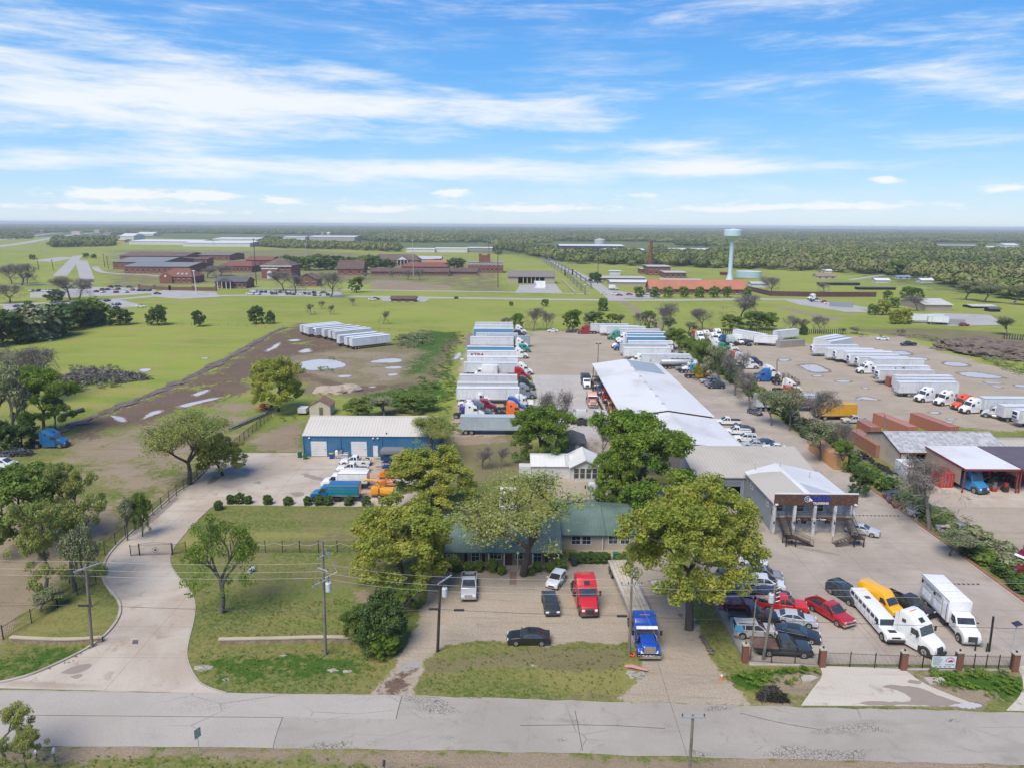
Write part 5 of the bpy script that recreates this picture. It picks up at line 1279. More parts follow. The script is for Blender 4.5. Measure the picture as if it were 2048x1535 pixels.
far([(1110,757,W_)],3.937,0,420,'alone on the grass edge of the small lot',0)
far([(1970,657,W_),(2003,657,S_),(2035,658,W_),(2015,637,W_)],3.937,0,420,'at the left end of the long row before the brick halls')
far([(20,658,W_),(45,636,W_),(70,660,W_),(90,643,B_),(125,643,K_),(160,645,W_),(190,659,K_),(200,645,S_),(240,645,K_),(275,646,S_),(310,643,W_),(310,661,K_),(350,661,B_),(395,663,W_),(430,656,K_),(465,659,Q_),(505,648,K_),(510,668,B_),(545,668,W_),(580,650,K_),(615,665,B_)],3.937,500,420,'in the long row before the brick halls')
far([(965,703,W_),(992,697,K_)],3.937,500,420,'beside the small brick guard house',0)
far([(1625,690,K_)],3.937,500,420,'driving on the straight campus road')
far([(670,586,W_)],3.937,1000,420,'driving up the side road',90)
far([(820,656,W_),(905,661,W_),(940,669,R0),(1020,663,R0),(1100,673,B_),(1140,660,S_),(1160,658,W_),(1235,669,K_)],3.937,1000,420,'before the terracotta-roofed hall',0)
far([(475,678,K_),(515,680,W_),(585,696,W_),(560,685,R0)],3.737,1500,420,'on the service drive beside the white truck',0)
far([(1600,856,R0)],3.737,1500,420,'beside the grey containers at the far right lot',0)
cab('aero',1622,594,200,WHITE,'white truck on the service drive far right',None)
put('box',1227,575,0,WHITE,'white box truck beside the long beige hall far off')
put('container',1682,609,-30,(.25,.29,.31),'grey container at the end of the service drive','containers at the far right lot',1.4)
put('trailer',1850,636,-12,BW,'white trailer on the far right lot, left of two','containers at the far right lot')
put('short_trailer',1876,640,-20,BW,'white trailer on the far right lot, right of two','containers at the far right lot')
put('container',1900,643,-15,(.32,.33,.34),'grey container on the far right lot beside the white trailers','containers at the far right lot',1.4)
GW='white trailers parked aslant beside the pond'
ORD=['first','second','third','fourth','fifth','sixth','seventh','eighth','ninth','tenth']
for k,(u,v)in enumerate(((410,908),(437,916),(460,924),(520,932),(585,942),(635,952),(672,960),(705,992),(765,1004),(805,1014))):
 row('reefer' if k==3 else 'trailer',500+u/3.937,420+v/3.937,-1,BW if k%2 else(.70,.72,.73),'%s from the far end of the ten white trailers by the pond'%ORD[k],GW,yaw=39.7,flip=(k==3))
# --- buildings
def M(name,c,**k):return mat(name,(*c,1),**k)
FRAME=M('white_frame',(.7,.7,.68),rough=.5)
PANE=M('window_pane',(.03,.04,.05),rough=.06,spec=.8,var=.1)
BRICKR=M('red_brick',(.27,.10,.068),rough=.9,col2=(.22,.08,.055,1),var=.4,scale=3,coord='World',gscale=.15)
BRICKT=M('tan_brick',(.33,.24,.18),rough=.9,col2=(.27,.18,.13,1),var=.5,scale=4)
ROOFW=M('white_roof_sheet',(.66,.66,.645),rough=.55,var=.06,grime=.22,gscale=.12)
ROOFTAN=M('tan_roof_sheet',(.45,.415,.35),rough=.6,var=.08,grime=.2,gscale=.15)
ROOFGREY=M('grey_roof_sheet',(.46,.47,.48),rough=.55,var=.08,grime=.2,gscale=.15)
ROOFGREEN=M('green_roof_sheet',(.10,.152,.118),rough=.5,col2=(.14,.195,.158,1),var=.12,grime=.12,gscale=.25)
ROOFBR=M('brown_shingle',(.125,.085,.066),rough=.9,col2=(.155,.105,.08,1),coord='World',gscale=.1)
ROOFSL=M('slate_roof',(.17,.19,.20),rough=.8,col2=(.21,.22,.225,1),coord='World',gscale=.05)
ROOFTC=M('terracotta_roof',(.46,.17,.10),rough=.85,col2=(.40,.15,.085,1),coord='World',gscale=.1)
BLUEW=M('blue_wall_sheet',(.03,.14,.265),rough=.5,col2=(.042,.17,.31,1),var=.1,grime=.2,gscale=.25)
GREYW=M('blue_grey_wall_sheet',(.24,.275,.31),rough=.55,var=.1,grime=.25,gscale=.25)
CREAM=M('cream_wall',(.55,.48,.36),rough=.8,grime=.3)
DOORW=M('white_door',(.68,.68,.66),rough=.5,var=.08)
WOODS=M('brown_sign_planks',(.085,.038,.022),rough=.7,col2=(.14,.062,.035,1),var=.4,gscale=2.5)
MAROONT=M('maroon_trim',(.22,.03,.035),rough=.5)
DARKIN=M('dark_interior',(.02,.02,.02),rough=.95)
def walls(t,x0,x1,y0,y1,ze,zr,m,along='x',rf=.5,ribs=0.0,holes=(),name='wall'):
 """wall shell with gable ends; ridge along x or y"""
 mb=MB()
 if along=='x':
  yr=y0+(y1-y0)*rf
  for x,s in((x0,1),(x1,-1)):
   mb.poly([(x,y0,0),(x,y0,ze),(x,yr,zr),(x,y1,ze),(x,y1,0)]if s>0 else[(x,y1,0),(x,y1,ze),(x,yr,zr),(x,y0,ze),(x,y0,0)])
  sides=[('S',x0,x1,y0),('N',x0,x1,y1)]
 else:
  xr=x0+(x1-x0)*rf
  for y in(y0,y1):mb.poly([(x0,y,0),(x1,y,0),(x1,y,ze),(xr,y,zr),(x0,y,ze)])
  sides=[('W',y0,y1,x0),('E',y0,y1,x1)]
 for sd,a,b,c in sides:
  hs_=sorted([h for h in holes if h[0]==sd],key=lambda h:h[1])
  P=(lambda u,z:(u,c,z))if sd in 'SN' else(lambda u,z:(c,u,z))
  u=a
  for _,h0,h1,hz in hs_:
   mb.quad(P(u,0),P(h0,0),P(h0,ze),P(u,ze));mb.quad(P(h0,hz),P(h1,hz),P(h1,ze),P(h0,ze));u=h1
  mb.quad(P(u,0),P(b,0),P(b,ze),P(u,ze))
  if ribs:
   n=int((b-a)/ribs)
   for k in range(n+1):
    u=a+k*ribs
    if any(h0-.05<u<h1+.05 for _,h0,h1,hz in hs_):continue
    o=-.03 if sd in 'SW' else .03
    if sd in 'SN':mb.box(u-.03,u+.03,min(c,c+o),max(c,c+o),.05,ze-.02)
    else:mb.box(min(c,c+o),max(c,c+o),u-.03,u+.03,.05,ze-.02)
 return mb.build(name,m,t)
def roof(t,x0,x1,y0,y1,ze,zr,m,along='x',rf=.5,over=.35,th=.12,seam=0.0,hip=0.0,name='roof',trim=None):
 """two-slope roof slab with optional standing seams and hipped ends"""
 mb=MB()
 if along=='y':
  f=lambda p:(p[1],p[0],p[2])
  a0,a1,b0,b1=y0,y1,x0,x1
 else:
  f=lambda p:p
  a0,a1,b0,b1=x0,x1,y0,y1
 br=b0+(b1-b0)*rf
 s0,s1=(zr-ze)/max(br-b0,.01),(zr-ze)/max(b1-br,.01)
 o=over
 A0,A1=a0-o,a1+o
 E0,E1=(b0-o,ze-o*s0),(b1+o,ze-o*s1)
 h=hip+(o if hip else 0)
 R0,R1=(A0+h,br,zr),(A1-h,br,zr)
 for d,mi in((0,0),(-th,1 if trim else 0)):
  P=[(A0,E0[0],E0[1]+d),(A1,E0[0],E0[1]+d),(R1[0],br,zr+d),(R0[0],br,zr+d),(A0,E1[0],E1[1]+d),(A1,E1[0],E1[1]+d)]
  mb.add([f(p)for p in P],[(0,1,2,3),(3,2,5,4)]+([(0,3,4),(1,5,2)]if hip else[]),mi)
 rim=[(A0,E0[0],E0[1]),(A1,E0[0],E0[1])]+([]if hip else[R1])+[(A1,E1[0],E1[1]),(A0,E1[0],E1[1])]+([]if hip else[R0])
 n=len(rim)
 mb.add([f(p)for p in rim]+[f((p[0],p[1],p[2]-th))for p in rim],[(i,(i+1)%n,(i+1)%n+n,i+n)for i in range(n)],1 if trim else 0)
 if seam:
  k=int((A1-A0)/seam)
  for i in range(k+1):
   u=A0+(A1-A0)*i/k
   for(eb,ez),s in((E0,0),(E1,1)):
    tb,tz=br,zr
    if hip:
     q_=min(1.0,min(u-A0,A1-u)/h)
     tb,tz=eb+(br-eb)*q_,ez+(zr-ez)*q_
    if abs(tb-eb)<.2:continue
    w=.025
    mb.add([f(p)for p in((u-w,eb,ez+.003),(u+w,eb,ez+.003),(u+w,tb,tz+.003),(u-w,tb,tz+.003),(u-w,eb,ez+.055),(u+w,eb,ez+.055),(u+w,tb,tz+.055),(u-w,tb,tz+.055))],[(4,5,6,7),(0,4,7,3),(1,2,6,5),(0,1,5,4)],0)
  c=[(R0[0],br,zr),(R1[0],br,zr)]
  mb.add([f((c[0][0],br-.22,zr-.22*s0+.07)),f((c[1][0],br-.22,zr-.22*s0+.07)),f((c[1][0],br,zr+.09)),f((c[0][0],br,zr+.09)),f((c[0][0],br+.22,zr-.22*s1+.07)),f((c[1][0],br+.22,zr-.22*s1+.07))],[(0,1,2,3),(3,2,5,4)],0)
 return mb.build(name,[m,trim]if trim else m,t)
def window(t,side,c,u,z,w,h,frame=FRAME,pane=PANE,mull=1,name='window'):
 """a framed opening on the wall plane c of a building; its pane is its own piece"""
 s=-1 if side in 'SW' else 1
 F=(lambda u0,u1,d0,d1,z0,z1,mb:mb.box(u0,u1,min(c+s*d0,c+s*d1),max(c+s*d0,c+s*d1),z0,z1))if side in 'SN' else(lambda u0,u1,d0,d1,z0,z1,mb:mb.box(min(c+s*d0,c+s*d1),max(c+s*d0,c+s*d1),u0,u1,z0,z1))
 mb=MB();b=.07
 u0,u1,z0,z1=u-w/2,u+w/2,z,z+h
 F(u0-b,u0,.004,.06,z0-b,z1+b,mb);F(u1,u1+b,.004,.06,z0-b,z1+b,mb)
 F(u0,u1,.004,.06,z0-b,z0,mb);F(u0,u1,.004,.06,z1,z1+b,mb)
 for k in range(mull):F(u0+w*(k+1)/(mull+1)-.02,u0+w*(k+1)/(mull+1)+.02,.03,.055,z0,z1,mb)
 F(u0,u1,.03,.052,z0+h/2-.02,z0+h/2+.02,mb)
 o=mb.build(name,frame,t)
 mb=MB();F(u0,u1,.006,.028,z0,z1,mb)
 mb.build('pane',pane,o)
 return o
def door(t,side,c,u,w,h,m=DOORW,lines=0,name='door',z=0.0,knob=True):
 s=-1 if side in 'SW' else 1
 F=(lambda u0,u1,d0,d1,z0,z1,mb,mi=0:mb.box(u0,u1,min(c+s*d0,c+s*d1),max(c+s*d0,c+s*d1),z0,z1,mi))if side in 'SN' else(lambda u0,u1,d0,d1,z0,z1,mb,mi=0:mb.box(min(c+s*d0,c+s*d1),max(c+s*d0,c+s*d1),u0,u1,z0,z1,mi))
 mb=MB()
 F(u-w/2,u+w/2,.005,.05,z,z+h,mb)
 for k in range(lines):F(u-w/2,u+w/2,.05,.058,z+h*(k+1)/(lines+1)-.015,z+h*(k+1)/(lines+1)+.015,mb,1)
 o=mb.build(name,[m,M('door_seam',(.4,.4,.4))],t)
 if knob:
  mb=MB();F(u+w*.36,u+w*.42,.05,.12,z+h*.47,z+h*.5,mb)
  mb.build('handle',BLKIRON,o)
 return o
def part(t,name,m,fn,smooth_=False):
 mb=MB();fn(mb)
 return mb.build(name,m,t,smooth_)
bw=thing('workshop_building','long blue metal workshop with white roof and two white roller doors','building',(-28.2,136,0))
X0,X1,D=-13.0,13.0,13.0
walls(bw,X0,X1,0,D,4.25,6.5,BLUEW,'x',.5,.6)
roof(bw,X0,X1,0,D,4.3,6.55,M('cream_roof_sheet',(.56,.525,.455),rough=.55,var=.08,grime=.15,gscale=.2),'x',.5,.15,.14,.62,trim=BLUEW)
for u in(-9.95,-2.0):door(bw,'S',-.035,u,3.1,3.05,DOORW,5,'roller_door',.05)
door(bw,'S',-.035,1.25,.95,2.25,DOORW,0,'door',.05)
for u in(-11.9,.7,1.6):part(bw,'wall_lamp',LAMPW,lambda mb:mb.box(u,u+.35,-.3,-.03,3.75,3.95))
for u in(X0+.05,-5.6,2.6,8.6):part(bw,'downpipe',BLUEW,lambda mb:mb.box(u-.06,u+.06,-.16,-.035,.1,4.2))
part(bw,'roof_vent',BLKIRON,lambda mb:mb.cyl((3.4,.6,4.4),(3.4,.6,4.8),.12))
part(bw,'meter_box',M('meter_box_paint',(.5,.5,.5)),lambda mb:mb.box(5.4,5.7,-.2,-.03,1.5,1.9))
hs_b=thing('house','low brick house with long green metal roof among the oaks','house',(-2.1,89.6,0))
X0,X1=-8.7,8.6
walls(hs_b,X0,X1,0,11,2.45,4.7,BRICKT,'x',.5)
roof(hs_b,X0,X1,-.5,11.5,2.45,4.75,ROOFGREEN,'x',.5,.35,.12,.42,trim=M('dark_green_fascia',(.03,.07,.05)))
for u,w in((-7.7,.9),(-6.5,.9)):window(hs_b,'S',0,u,1.15,w,1.0)
for u in(-2.7,5.7):window(hs_b,'S',0,u,.6,1.0,1.6,mull=1)
window(hs_b,'S',0,.0,1.0,1.5,1.2,mull=2)
window(hs_b,'S',0,3.2,1.0,1.0,1.2)
door(hs_b,'S',0,1.75,1.0,2.05,M('dark_red_door',(.09,.02,.018)))
for u in(-4.0,-1.6,4.4,6.9):part(hs_b,'shutter',BLKIRON,lambda mb:mb.box(u-.2,u+.2,-.05,-.004,.6,2.2))
for u in(-8.6,-5.6,-.9,1.2,3.0,5.0,8.5):part(hs_b,'porch_post',FRAME,lambda mb:mb.box(u-.06,u+.06,-.72,-.60,0,2.24))
part(hs_b,'porch_slab',SLABEDGE,lambda mb:mb.box(X0,X1,-.9,-.01,0,.12))
part(hs_b,'roof_vent',BLKIRON,lambda mb:mb.cyl((-2.4,5.3,4.6),(-2.4,5.3,5.2),.14))
CREAMB=M('cream_brick',(.47,.40,.31),rough=.85,var=.3,scale=4)
walls(hs_b,9.0,15.2,5.0,17.5,2.5,4.0,CREAMB,'x',.5,name='wing_wall')
roof(hs_b,9.0,15.2,4.7,17.8,2.5,4.1,ROOFGREEN,'x',.5,.2,.12,.42,name='wing_roof',trim=M('dark_green_fascia',(.03,.07,.05)))
walls(hs_b,15.25,20.0,5.2,17.3,2.3,3.7,CREAMB,'x',.5,name='wing_wall')
roof(hs_b,15.45,20.0,5.0,17.5,2.3,3.8,ROOFGREEN,'x',.5,.15,.12,.42,name='wing_roof',trim=M('dark_green_fascia',(.03,.07,.05)))
for u,c in((11.3,5.0),(12.8,5.0),(16.6,5.2),(18.3,5.2)):window(hs_b,'S',c,u,.9,1.2,1.2)
part(hs_b,'downpipe',FRAME,lambda mb:mb.box(15.05,15.15,4.85,4.98,0,2.3))
of=thing('office_building','two-storey grey office with brown sign board and black outside stairs','building',(45.2,100.2,0))
X0,X1,YW,YB=-5.9,6.0,1.5,14.0
wm=MB()
for s,x in((1,X0),(-1,X1)):wm.quad((x,YW,0),(x,YB,0),(x,YB,4.95),(x,YW,4.95))
wm.poly([(X0,YB,0),(X1,YB,0),(X1,YB,4.95),(-1.2,YB,6.5),(X0,YB,4.95)])
for x,o in((X0,-.03),(X1,.03)):
 for k in range(20):wm.box(min(x,x+o),max(x,x+o),YW+.1+k*.6,YW+.16+k*.6,.05,4.9)
wm.build('wall',GREYW,of)
STONE=M('pale_stone_facing',(.72,.71,.69),rough=.9,col2=(.5,.495,.485,1),var=.5,scale=2.5,gscale=1.6)
part(of,'front_wall',STONE,lambda mb:mb.quad((X0,YW,0),(X1,YW,0),(X1,YW,5.1),(X0,YW,5.1)))
rm=MB()
zr,xr=6.55,-1.1
for d in(0,-.1):
 rm.quad((X0-.35,-.05,4.95+d),(xr,-.05,zr+d),(xr,YB+.1,zr+d),(X0-.35,YB+.1,4.95+d))
 rm.quad((xr,-.05,zr+d),(X1+.35,-.05,4.95+d),(X1+.35,YB+.1,4.95+d),(xr,YB+.1,zr+d),1)
rm.quad((X0-.35,-.05,4.95),(X0-.35,YB+.1,4.95),(X0-.35,YB+.1,4.8),(X0-.35,-.05,4.8));rm.quad((X1+.35,-.05,4.95),(X1+.35,YB+.1,4.95),(X1+.35,YB+.1,4.8),(X1+.35,-.05,4.8))
rm.build('roof',[ROOFTAN,ROOFGREY],of)
part(of,'ridge_coating',ROOFW,lambda mb:(mb.quad((xr-.5,-.04,zr-.145+.02),(xr,-.04,zr+.03),(xr,YB,zr+.03),(xr-.5,YB,zr-.145+.02)),mb.quad((xr,-.04,zr+.03),(xr+.4,-.04,zr-.07),(xr+.4,YB,zr-.07),(xr,YB,zr+.03))))
sl_=lambda x:zr-(xr-x)*(zr-4.95)/(xr-X0+.35)if x<xr else zr-(x-xr)*(zr-4.95)/(X1+.35-xr)
part(of,'roof_coating',ROOFW,lambda mb:(mb.poly([(x,y,sl_(x)+.012)for x,y in((X0-.3,YB),(X0-.3,YB-1.6),(-4.4,YB-2.0),(-2.8,YB-2.9),(xr,YB-4.2),(xr,YB))]),mb.poly([(x,y,sl_(x)+.012)for x,y in((xr,YB),(xr,5.2),(2.2,3.6),(X1+.3,1.8),(X1+.3,YB))])))
part(of,'sign_board',[WOODS,FRAME],lambda mb:(mb.box(-6.25,6.05,-.35,-.1,4.85,6.55),mb.box(-6.3,6.1,-.38,-.02,6.55,6.66,1),[mb.box(-6.25,6.05,-.362,-.35,4.9+k*.21,5.09+k*.21)for k in range(8)]))
sg=[o for o in of.children if o.name.startswith('sign_board')][0]
BLUESIGN=M('blue_sign_letters',(.01,.06,.55),rough=.3)
NAVYSIGN=M('navy_sign_backing',(.008,.012,.05),rough=.4)
WSIGN=M('white_sign_letters',(.8,.8,.8),rough=.4)
text('letters','SATA',1.10,NAVYSIGN,sg,(.62,-.372,5.86),extrude=.015,xscale=1.02,bold=.07)
text('letters','SATA',1.05,BLUESIGN,sg,(.62,-.42,5.86),extrude=.03,xscale=1.02,bold=.025)
text('letters','TRUCKING',.44,WSIGN,sg,(.55,-.41,5.16),extrude=.03,xscale=1.05,bold=.012)
def emblem(mb):
 for r0,r1,mi,y in((.46,.40,0,-.42),(.33,.27,1,-.42),(.19,.12,0,-.42)):
  for k in range(14):
   a0,a1=.9+k*.33,.9+(k+1)*.33
   mb.add([(-1.45+r*math.cos(a),yy,5.82+r*math.sin(a))for yy in(y,y+.05)for r,a in((r0,a0),(r0,a1),(r1,a1),(r1,a0))],[(0,1,2,3),(0,4,5,1),(1,5,6,2),(2,6,7,3),(3,7,4,0)],mi)
 mb.prism([(-1.25,5.55),(-.72,5.55),(-.72,5.68),(-.88,5.86),(-1.02,5.86),(-1.02,6.02),(-1.25,6.02)],-.37,0,0,None,1,-.43)
 for x in(-1.15,-.82):mb.cyl((x,-.44,5.53),(x,-.37,5.53),.085,10,0)
part(sg,'emblem',[WSIGN,BLUESIGN],emblem)
def backing(mb):
 mb.tube([(-1.45,-.353,5.82),(-1.45,-.366,5.82)],[.58,.58],20);mb.prism([(-1.3,5.45),(-.62,5.45),(-.62,6.05),(-1.3,6.1)],-.353,0,0,None,1,-.366)
part(sg,'emblem_backing',NAVYSIGN,backing)
for x in(-6.1,-3.1,-.1,2.9,5.75):part(of,'column',STONE,lambda mb:mb.box(x-.2,x+.2,-.3,.1,0,4.85))
part(of,'balcony',[M('balcony_deck',(.3,.29,.28)),WOODS],lambda mb:(mb.box(X0,X1,.12,YW-.01,2.55,2.72),mb.box(-6.0,6.0,.02,.115,2.30,2.74,1)))
def rail(mb,a,b,z0,z1=None,h=.85,gap=.14):
 """railing from a to b (x,y), base z0..z1"""
 z1=z0 if z1 is None else z1
 n=max(2,int(math.hypot(b[0]-a[0],b[1]-a[1])/gap))
 P=lambda t,dz:(a[0]+(b[0]-a[0])*t,a[1]+(b[1]-a[1])*t,z0+(z1-z0)*t+dz)
 for k in range(n+1):mb.tube([P(k/n,0),P(k/n,h)],.012 if 0<k<n else .03,4)
 for dz in(.08,h):mb.tube([P(0,dz),P(1,dz)],.025,4)
part(of,'balcony_railing',BLKIRON,lambda mb:(rail(mb,(-4.4,.06),(4.2,.06),2.72),rail(mb,(X0,.2),(X0,YW),2.72)))
for x in(-4.9,-1.7,1.2):window(of,'S',YW,x,3.2,1.2,1.2,mull=0)
for x in(-2.2,-.9,2.7):window(of,'S',YW,x,1.15,.9,1.0,mull=0)
door(of,'S',YW,.8,1.0,2.05);door(of,'S',YW,4.3,1.0,2.05,z=2.73);door(of,'S',YW,-3.3,1.0,2.05,M('grey_door',(.4,.4,.4)),z=2.73)
for y,z in((10.6,3.3),):window(of,'W',X0-.03,y,z,1.0,1.0)
window(of,'W',X0-.03,3.2,3.3,.8,1.1)
lb=part(of,'lower_sign',[BLKIRON,MAROONT],lambda mb:(mb.box(-2.7,2.0,-.06,.015,2.28,2.72),mb.box(-1.55,-1.05,-.075,-.06,2.36,2.64,1)))
text('letters','Truck + Trailer',.36,WSIGN,lb,(.62,-.085,2.5),extrude=.01,bold=.012)
part(lb,'arch_emblem',WSIGN,lambda mb:[mb.box(-2.35+.2*math.cos(a)-.04,-2.35+.2*math.cos(a)+.04,-.09,-.06,2.42+.18*math.sin(a)-.03,2.42+.18*math.sin(a)+.03)for a in[k*.28 for k in range(12)]])
for x in(-6.1,-3.1,-.1,2.9):part(of,'wall_lamp',BLKIRON,lambda mb:mb.box(x-.08,x+.08,-.46,-.31,1.95,2.25))
for x in(-6.0,5.7):part(of,'flood_lamp',LAMPW,lambda mb:mb.box(x-.2,x+.2,-.62,-.36,4.9,5.08))
for x,y,h in((-1.0,12.2,.9),(2.6,9.0,1.0),(-4.6,13.6,1.2)):part(of,'vent_pipe',M('vent_pipe',(.45,.45,.45)),lambda mb:mb.cyl((x,y,5.0),(x,y,sl_(x)+h),.07,8))
def stair(sx):
 """black steel dog-leg stair in front of one end of the balcony"""
 nm='left' if sx<0 else 'right'
 st=thing('outside_stair','black steel outside stair at the %s end of the office balcony'%nm,'stair',(45.2+sx*4.9,100.0,.012),0,'outside stairs of the office')
 zl=1.25
 m=MB()
 for s in(-1,1):m.tube([(s*.62,0,2.66),(s*.62,-2.6,zl-.05)],.08,4)
 for k in range(9):t_=k/9;m.box(-.6,.6,-.1-2.55*t_-.27,-.1-2.55*t_,2.58-(2.58-zl)*t_-.04,2.58-(2.58-zl)*t_,1)
 m.build('upper_flight',[BLKIRON,M('tan_tread',(.10,.072,.045),rough=.7)],st)
 part(st,'landing',BLKIRON,lambda mb:mb.box(-.75,.75,-4.1,-2.6,zl-.1,zl))
 m=MB()
 d=-sx
 for y in(-3.95,-2.8):m.tube([(d*.7,y,zl-.06),(d*3.3,y,.05)],.08,4)
 for k in range(6):t_=k/6.0;xa=.75+2.5*t_;m.box(min(d*xa,d*(xa+.32)),max(d*xa,d*(xa+.32)),-3.95,-2.8,zl-.18-(zl-.2)*t_-.04,zl-.18-(zl-.2)*t_,1)
 m.build('lower_flight',[BLKIRON,M('tan_tread',(.10,.072,.045),rough=.7)],st)
 m=MB()
 for s in(-1,1):rail(m,(s*.62,0),(s*.62,-2.6),2.66,zl)
 rail(m,(sx*.75,-2.6),(sx*.75,-4.1),zl);rail(m,(-.75,-4.1),(.75,-4.1),zl)
 rail(m,(d*.75,-4.0),(d*3.3,-4.0),zl,.1);rail(m,(d*.75,-2.75),(d*3.3,-2.75),zl,.1)
 m.build('railing',BLKIRON,st)
 for x,y in((-.68,-2.68),(.68,-2.68),(-.68,-4.02),(.68,-4.02)):part(st,'post',BLKIRON,lambda mb:mb.box(x-.06,x+.06,y-.06,y+.06,0,zl-.1))
 part(st,'edge_strip',M('amber_strip',(.5,.25,.03)),lambda mb:mb.box(-.5,.5,-4.12,-4.105,zl-.16,zl-.06))
stair(-1);stair(1)
sh=thing('workshop_building','blue-grey workshop with tan roof and open bay behind the office','building',(41.2,114.3,0))
walls(sh,-10.2,10.2,0,11.5,3.95,5.7,GREYW,'x',.999,.6,[('S',-8.9,-6.6,2.9),('S',-5.8,-2.6,3.1)])
rm=MB()
for d in(0,-.12):rm.quad((-10.5,-.35,4.05+d),(10.5,-.35,4.05+d),(10.5,11.5,5.85+d),(-10.5,11.5,5.85+d))
rm.quad((-10.5,-.35,4.05),(10.5,-.35,4.05),(10.5,-.35,3.9),(-10.5,-.35,3.9));rm.quad((10.5,-.35,4.05),(10.5,11.5,5.85),(10.5,11.5,5.7),(10.5,-.35,3.9))
for k in range(34):x=-10.3+k*.62;rm.add([(x-.025,-.35,4.06),(x+.025,-.35,4.06),(x+.025,11.5,5.86),(x-.025,11.5,5.86),(x-.025,-.35,4.11),(x+.025,-.35,4.11),(x+.025,11.5,5.91),(x-.025,11.5,5.91)],[(4,5,6,7),(0,4,7,3),(1,2,6,5),(0,1,5,4)])
rm.build('roof',ROOFTAN,sh)
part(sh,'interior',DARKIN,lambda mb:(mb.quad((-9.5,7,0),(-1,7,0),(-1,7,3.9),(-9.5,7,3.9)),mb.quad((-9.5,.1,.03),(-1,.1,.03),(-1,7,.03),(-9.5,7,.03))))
part(sh,'roller_door',M('grey_roller_door',(.17,.20,.23),rough=.5),lambda mb:(mb.box(-5.8,-2.6,.03,.09,2.3,3.1),mb.box(-8.9,-6.6,.03,.09,.3,2.9)))
for u in(-9.4,-6.2,-2.2):part(sh,'wall_post',GREYW,lambda mb:mb.box(u-.12,u+.12,-.14,-.035,0,3.85))
ls=thing('long_shed','very long white-roofed open shed running back from the workshop','shed',(33.5,126,0))
def slope(x):return 6.6-abs(x-.0)*(1.45/(9.8 if x<0 else 10.1))
rm=MB()
for y0,y1,dz in((.0,23,-.45),(23,82.5,0)):
 for d in(0,-.15):
  rm.quad((-9.9,y0,5.15+dz+d),(0,y0,6.6+dz+d),(0,y1,6.6+dz+d),(-9.9,y1,5.15+dz+d));rm.quad((0,y0,6.6+dz+d),(10.1,y0,5.15+dz+d),(10.1,y1,5.15+dz+d),(0,y1,6.6+dz+d))
 for y in(y0,y1):rm.add([(-9.9,y,5.15+dz),(0,y,6.6+dz),(10.1,y,5.15+dz),(10.1,y,5.0+dz),(0,y,6.45+dz),(-9.9,y,5.0+dz)],[(0,1,4,5),(1,2,3,4)])
 for x in(-9.9,10.1):rm.quad((x,y0,5.15+dz),(x,y1,5.15+dz),(x,y1,4.85+dz),(x,y0,4.85+dz))
 n=int((y1-y0)/.9)
 for k in range(n):
  y=y0+.3+k*(y1-y0)/n
  for xa,xb in((-9.9,0),(10.1,0)):rm.add([(xa,y,5.16+dz),(xa,y+.06,5.16+dz),(xb,y+.06,6.61+dz),(xb,y,6.61+dz),(xa,y,5.185+dz),(xa,y+.06,5.185+dz),(xb,y+.06,6.635+dz),(xb,y,6.635+dz)],[(4,5,6,7),(0,4,7,3),(1,2,6,5)])
rm.build('roof',M('coated_white_roof',(.66,.66,.65),rough=.6,var=.05,grime=.30,gscale=.10),ls)
part(ls,'grey_roof_sheets',M('bare_grey_sheets',(.32,.37,.40),rough=.5),lambda mb:mb.quad((.2,66,6.61),(8.3,66,5.46),(8.3,81.5,5.46),(.2,81.5,6.61)))
for k in range(7):part(ls,'ridge_vent',M('ridge_vent_grey',(.45,.45,.45)),lambda mb:mb.prism([(-.4,6.5),(.4,6.5),(.25,6.9),(-.25,6.9)],28.6+k*7.2,0,.04,None,1,27.8+k*7.2))
for k in range(12):part(ls,'column',BLKIRON,lambda mb:mb.box(-9.7,-9.5,4+k*7-.1,4+k*7+.1,0,4.9-(.45 if k<3 else 0)))
part(ls,'wall',M('dull_metal_wall',(.16,.155,.15),rough=.8),lambda mb:(mb.box(-5.2,-5.0,23,82,0,5.6),mb.box(9.6,9.8,.1,82,0,4.75),mb.box(-9.6,9.6,.1,.3,0,4.6),mb.box(-5,9.6,81.9,82.1,0,5.0)))
_r=MB()
for k in range(16):_r.box(22.4,22.6,148+k*4.2,148.2+k*4.2,0,.75)
_r.box(22.35,22.65,148,211.2,.55,.75);_r.box(22.35,22.65,148,211.2,.2,.35)
tag(_r.build('barrier_rail',M('black_steel_rail',(.03,.03,.032),rough=.6)),'low black steel barrier along the open side of the long shed','barrier')
for k in range(12):
 x,y=rnd.uniform(25,28),152+k*4.5+rnd.uniform(-1,1)
 m=MB()
 for j in range(5):a,b=rnd.uniform(-.8,.5),rnd.uniform(-.8,.5);m.box(a,a+rnd.uniform(.3,.9),b,b+rnd.uniform(.3,.9),0,rnd.uniform(.3,1.2),rnd.randrange(3))
 tag(m.build('parts_pile',[CHASSIS,M('rust_junk',(.2,.09,.05)),PALLOY],None,False,(x,y,.012)),'pile of dark engine parts under the left eave of the long shed','parts','piles of parts under the shed eave')
wh=thing('white_bungalow','small white bungalow with grey-white roof and gabled porch','house',(3.7,124.4,0))
WSID=M('white_siding',(.60,.60,.58),rough=.7,grime=.25)
walls(wh,0,8.0,0,6.0,2.3,3.3,WSID,'x',.6)
roof(wh,0,8.0,0,6.0,2.35,3.4,ROOFW,'x',.6,.25,.1,.8)
walls(wh,7.0,12.2,-1.6,5.5,2.8,4.0,WSID,'y',.5,name='porch_wall',holes=[])
roof(wh,7.0,12.2,-1.8,5.5,2.8,4.1,ROOFW,'y',.5,.35,.1,.8,name='porch_roof')
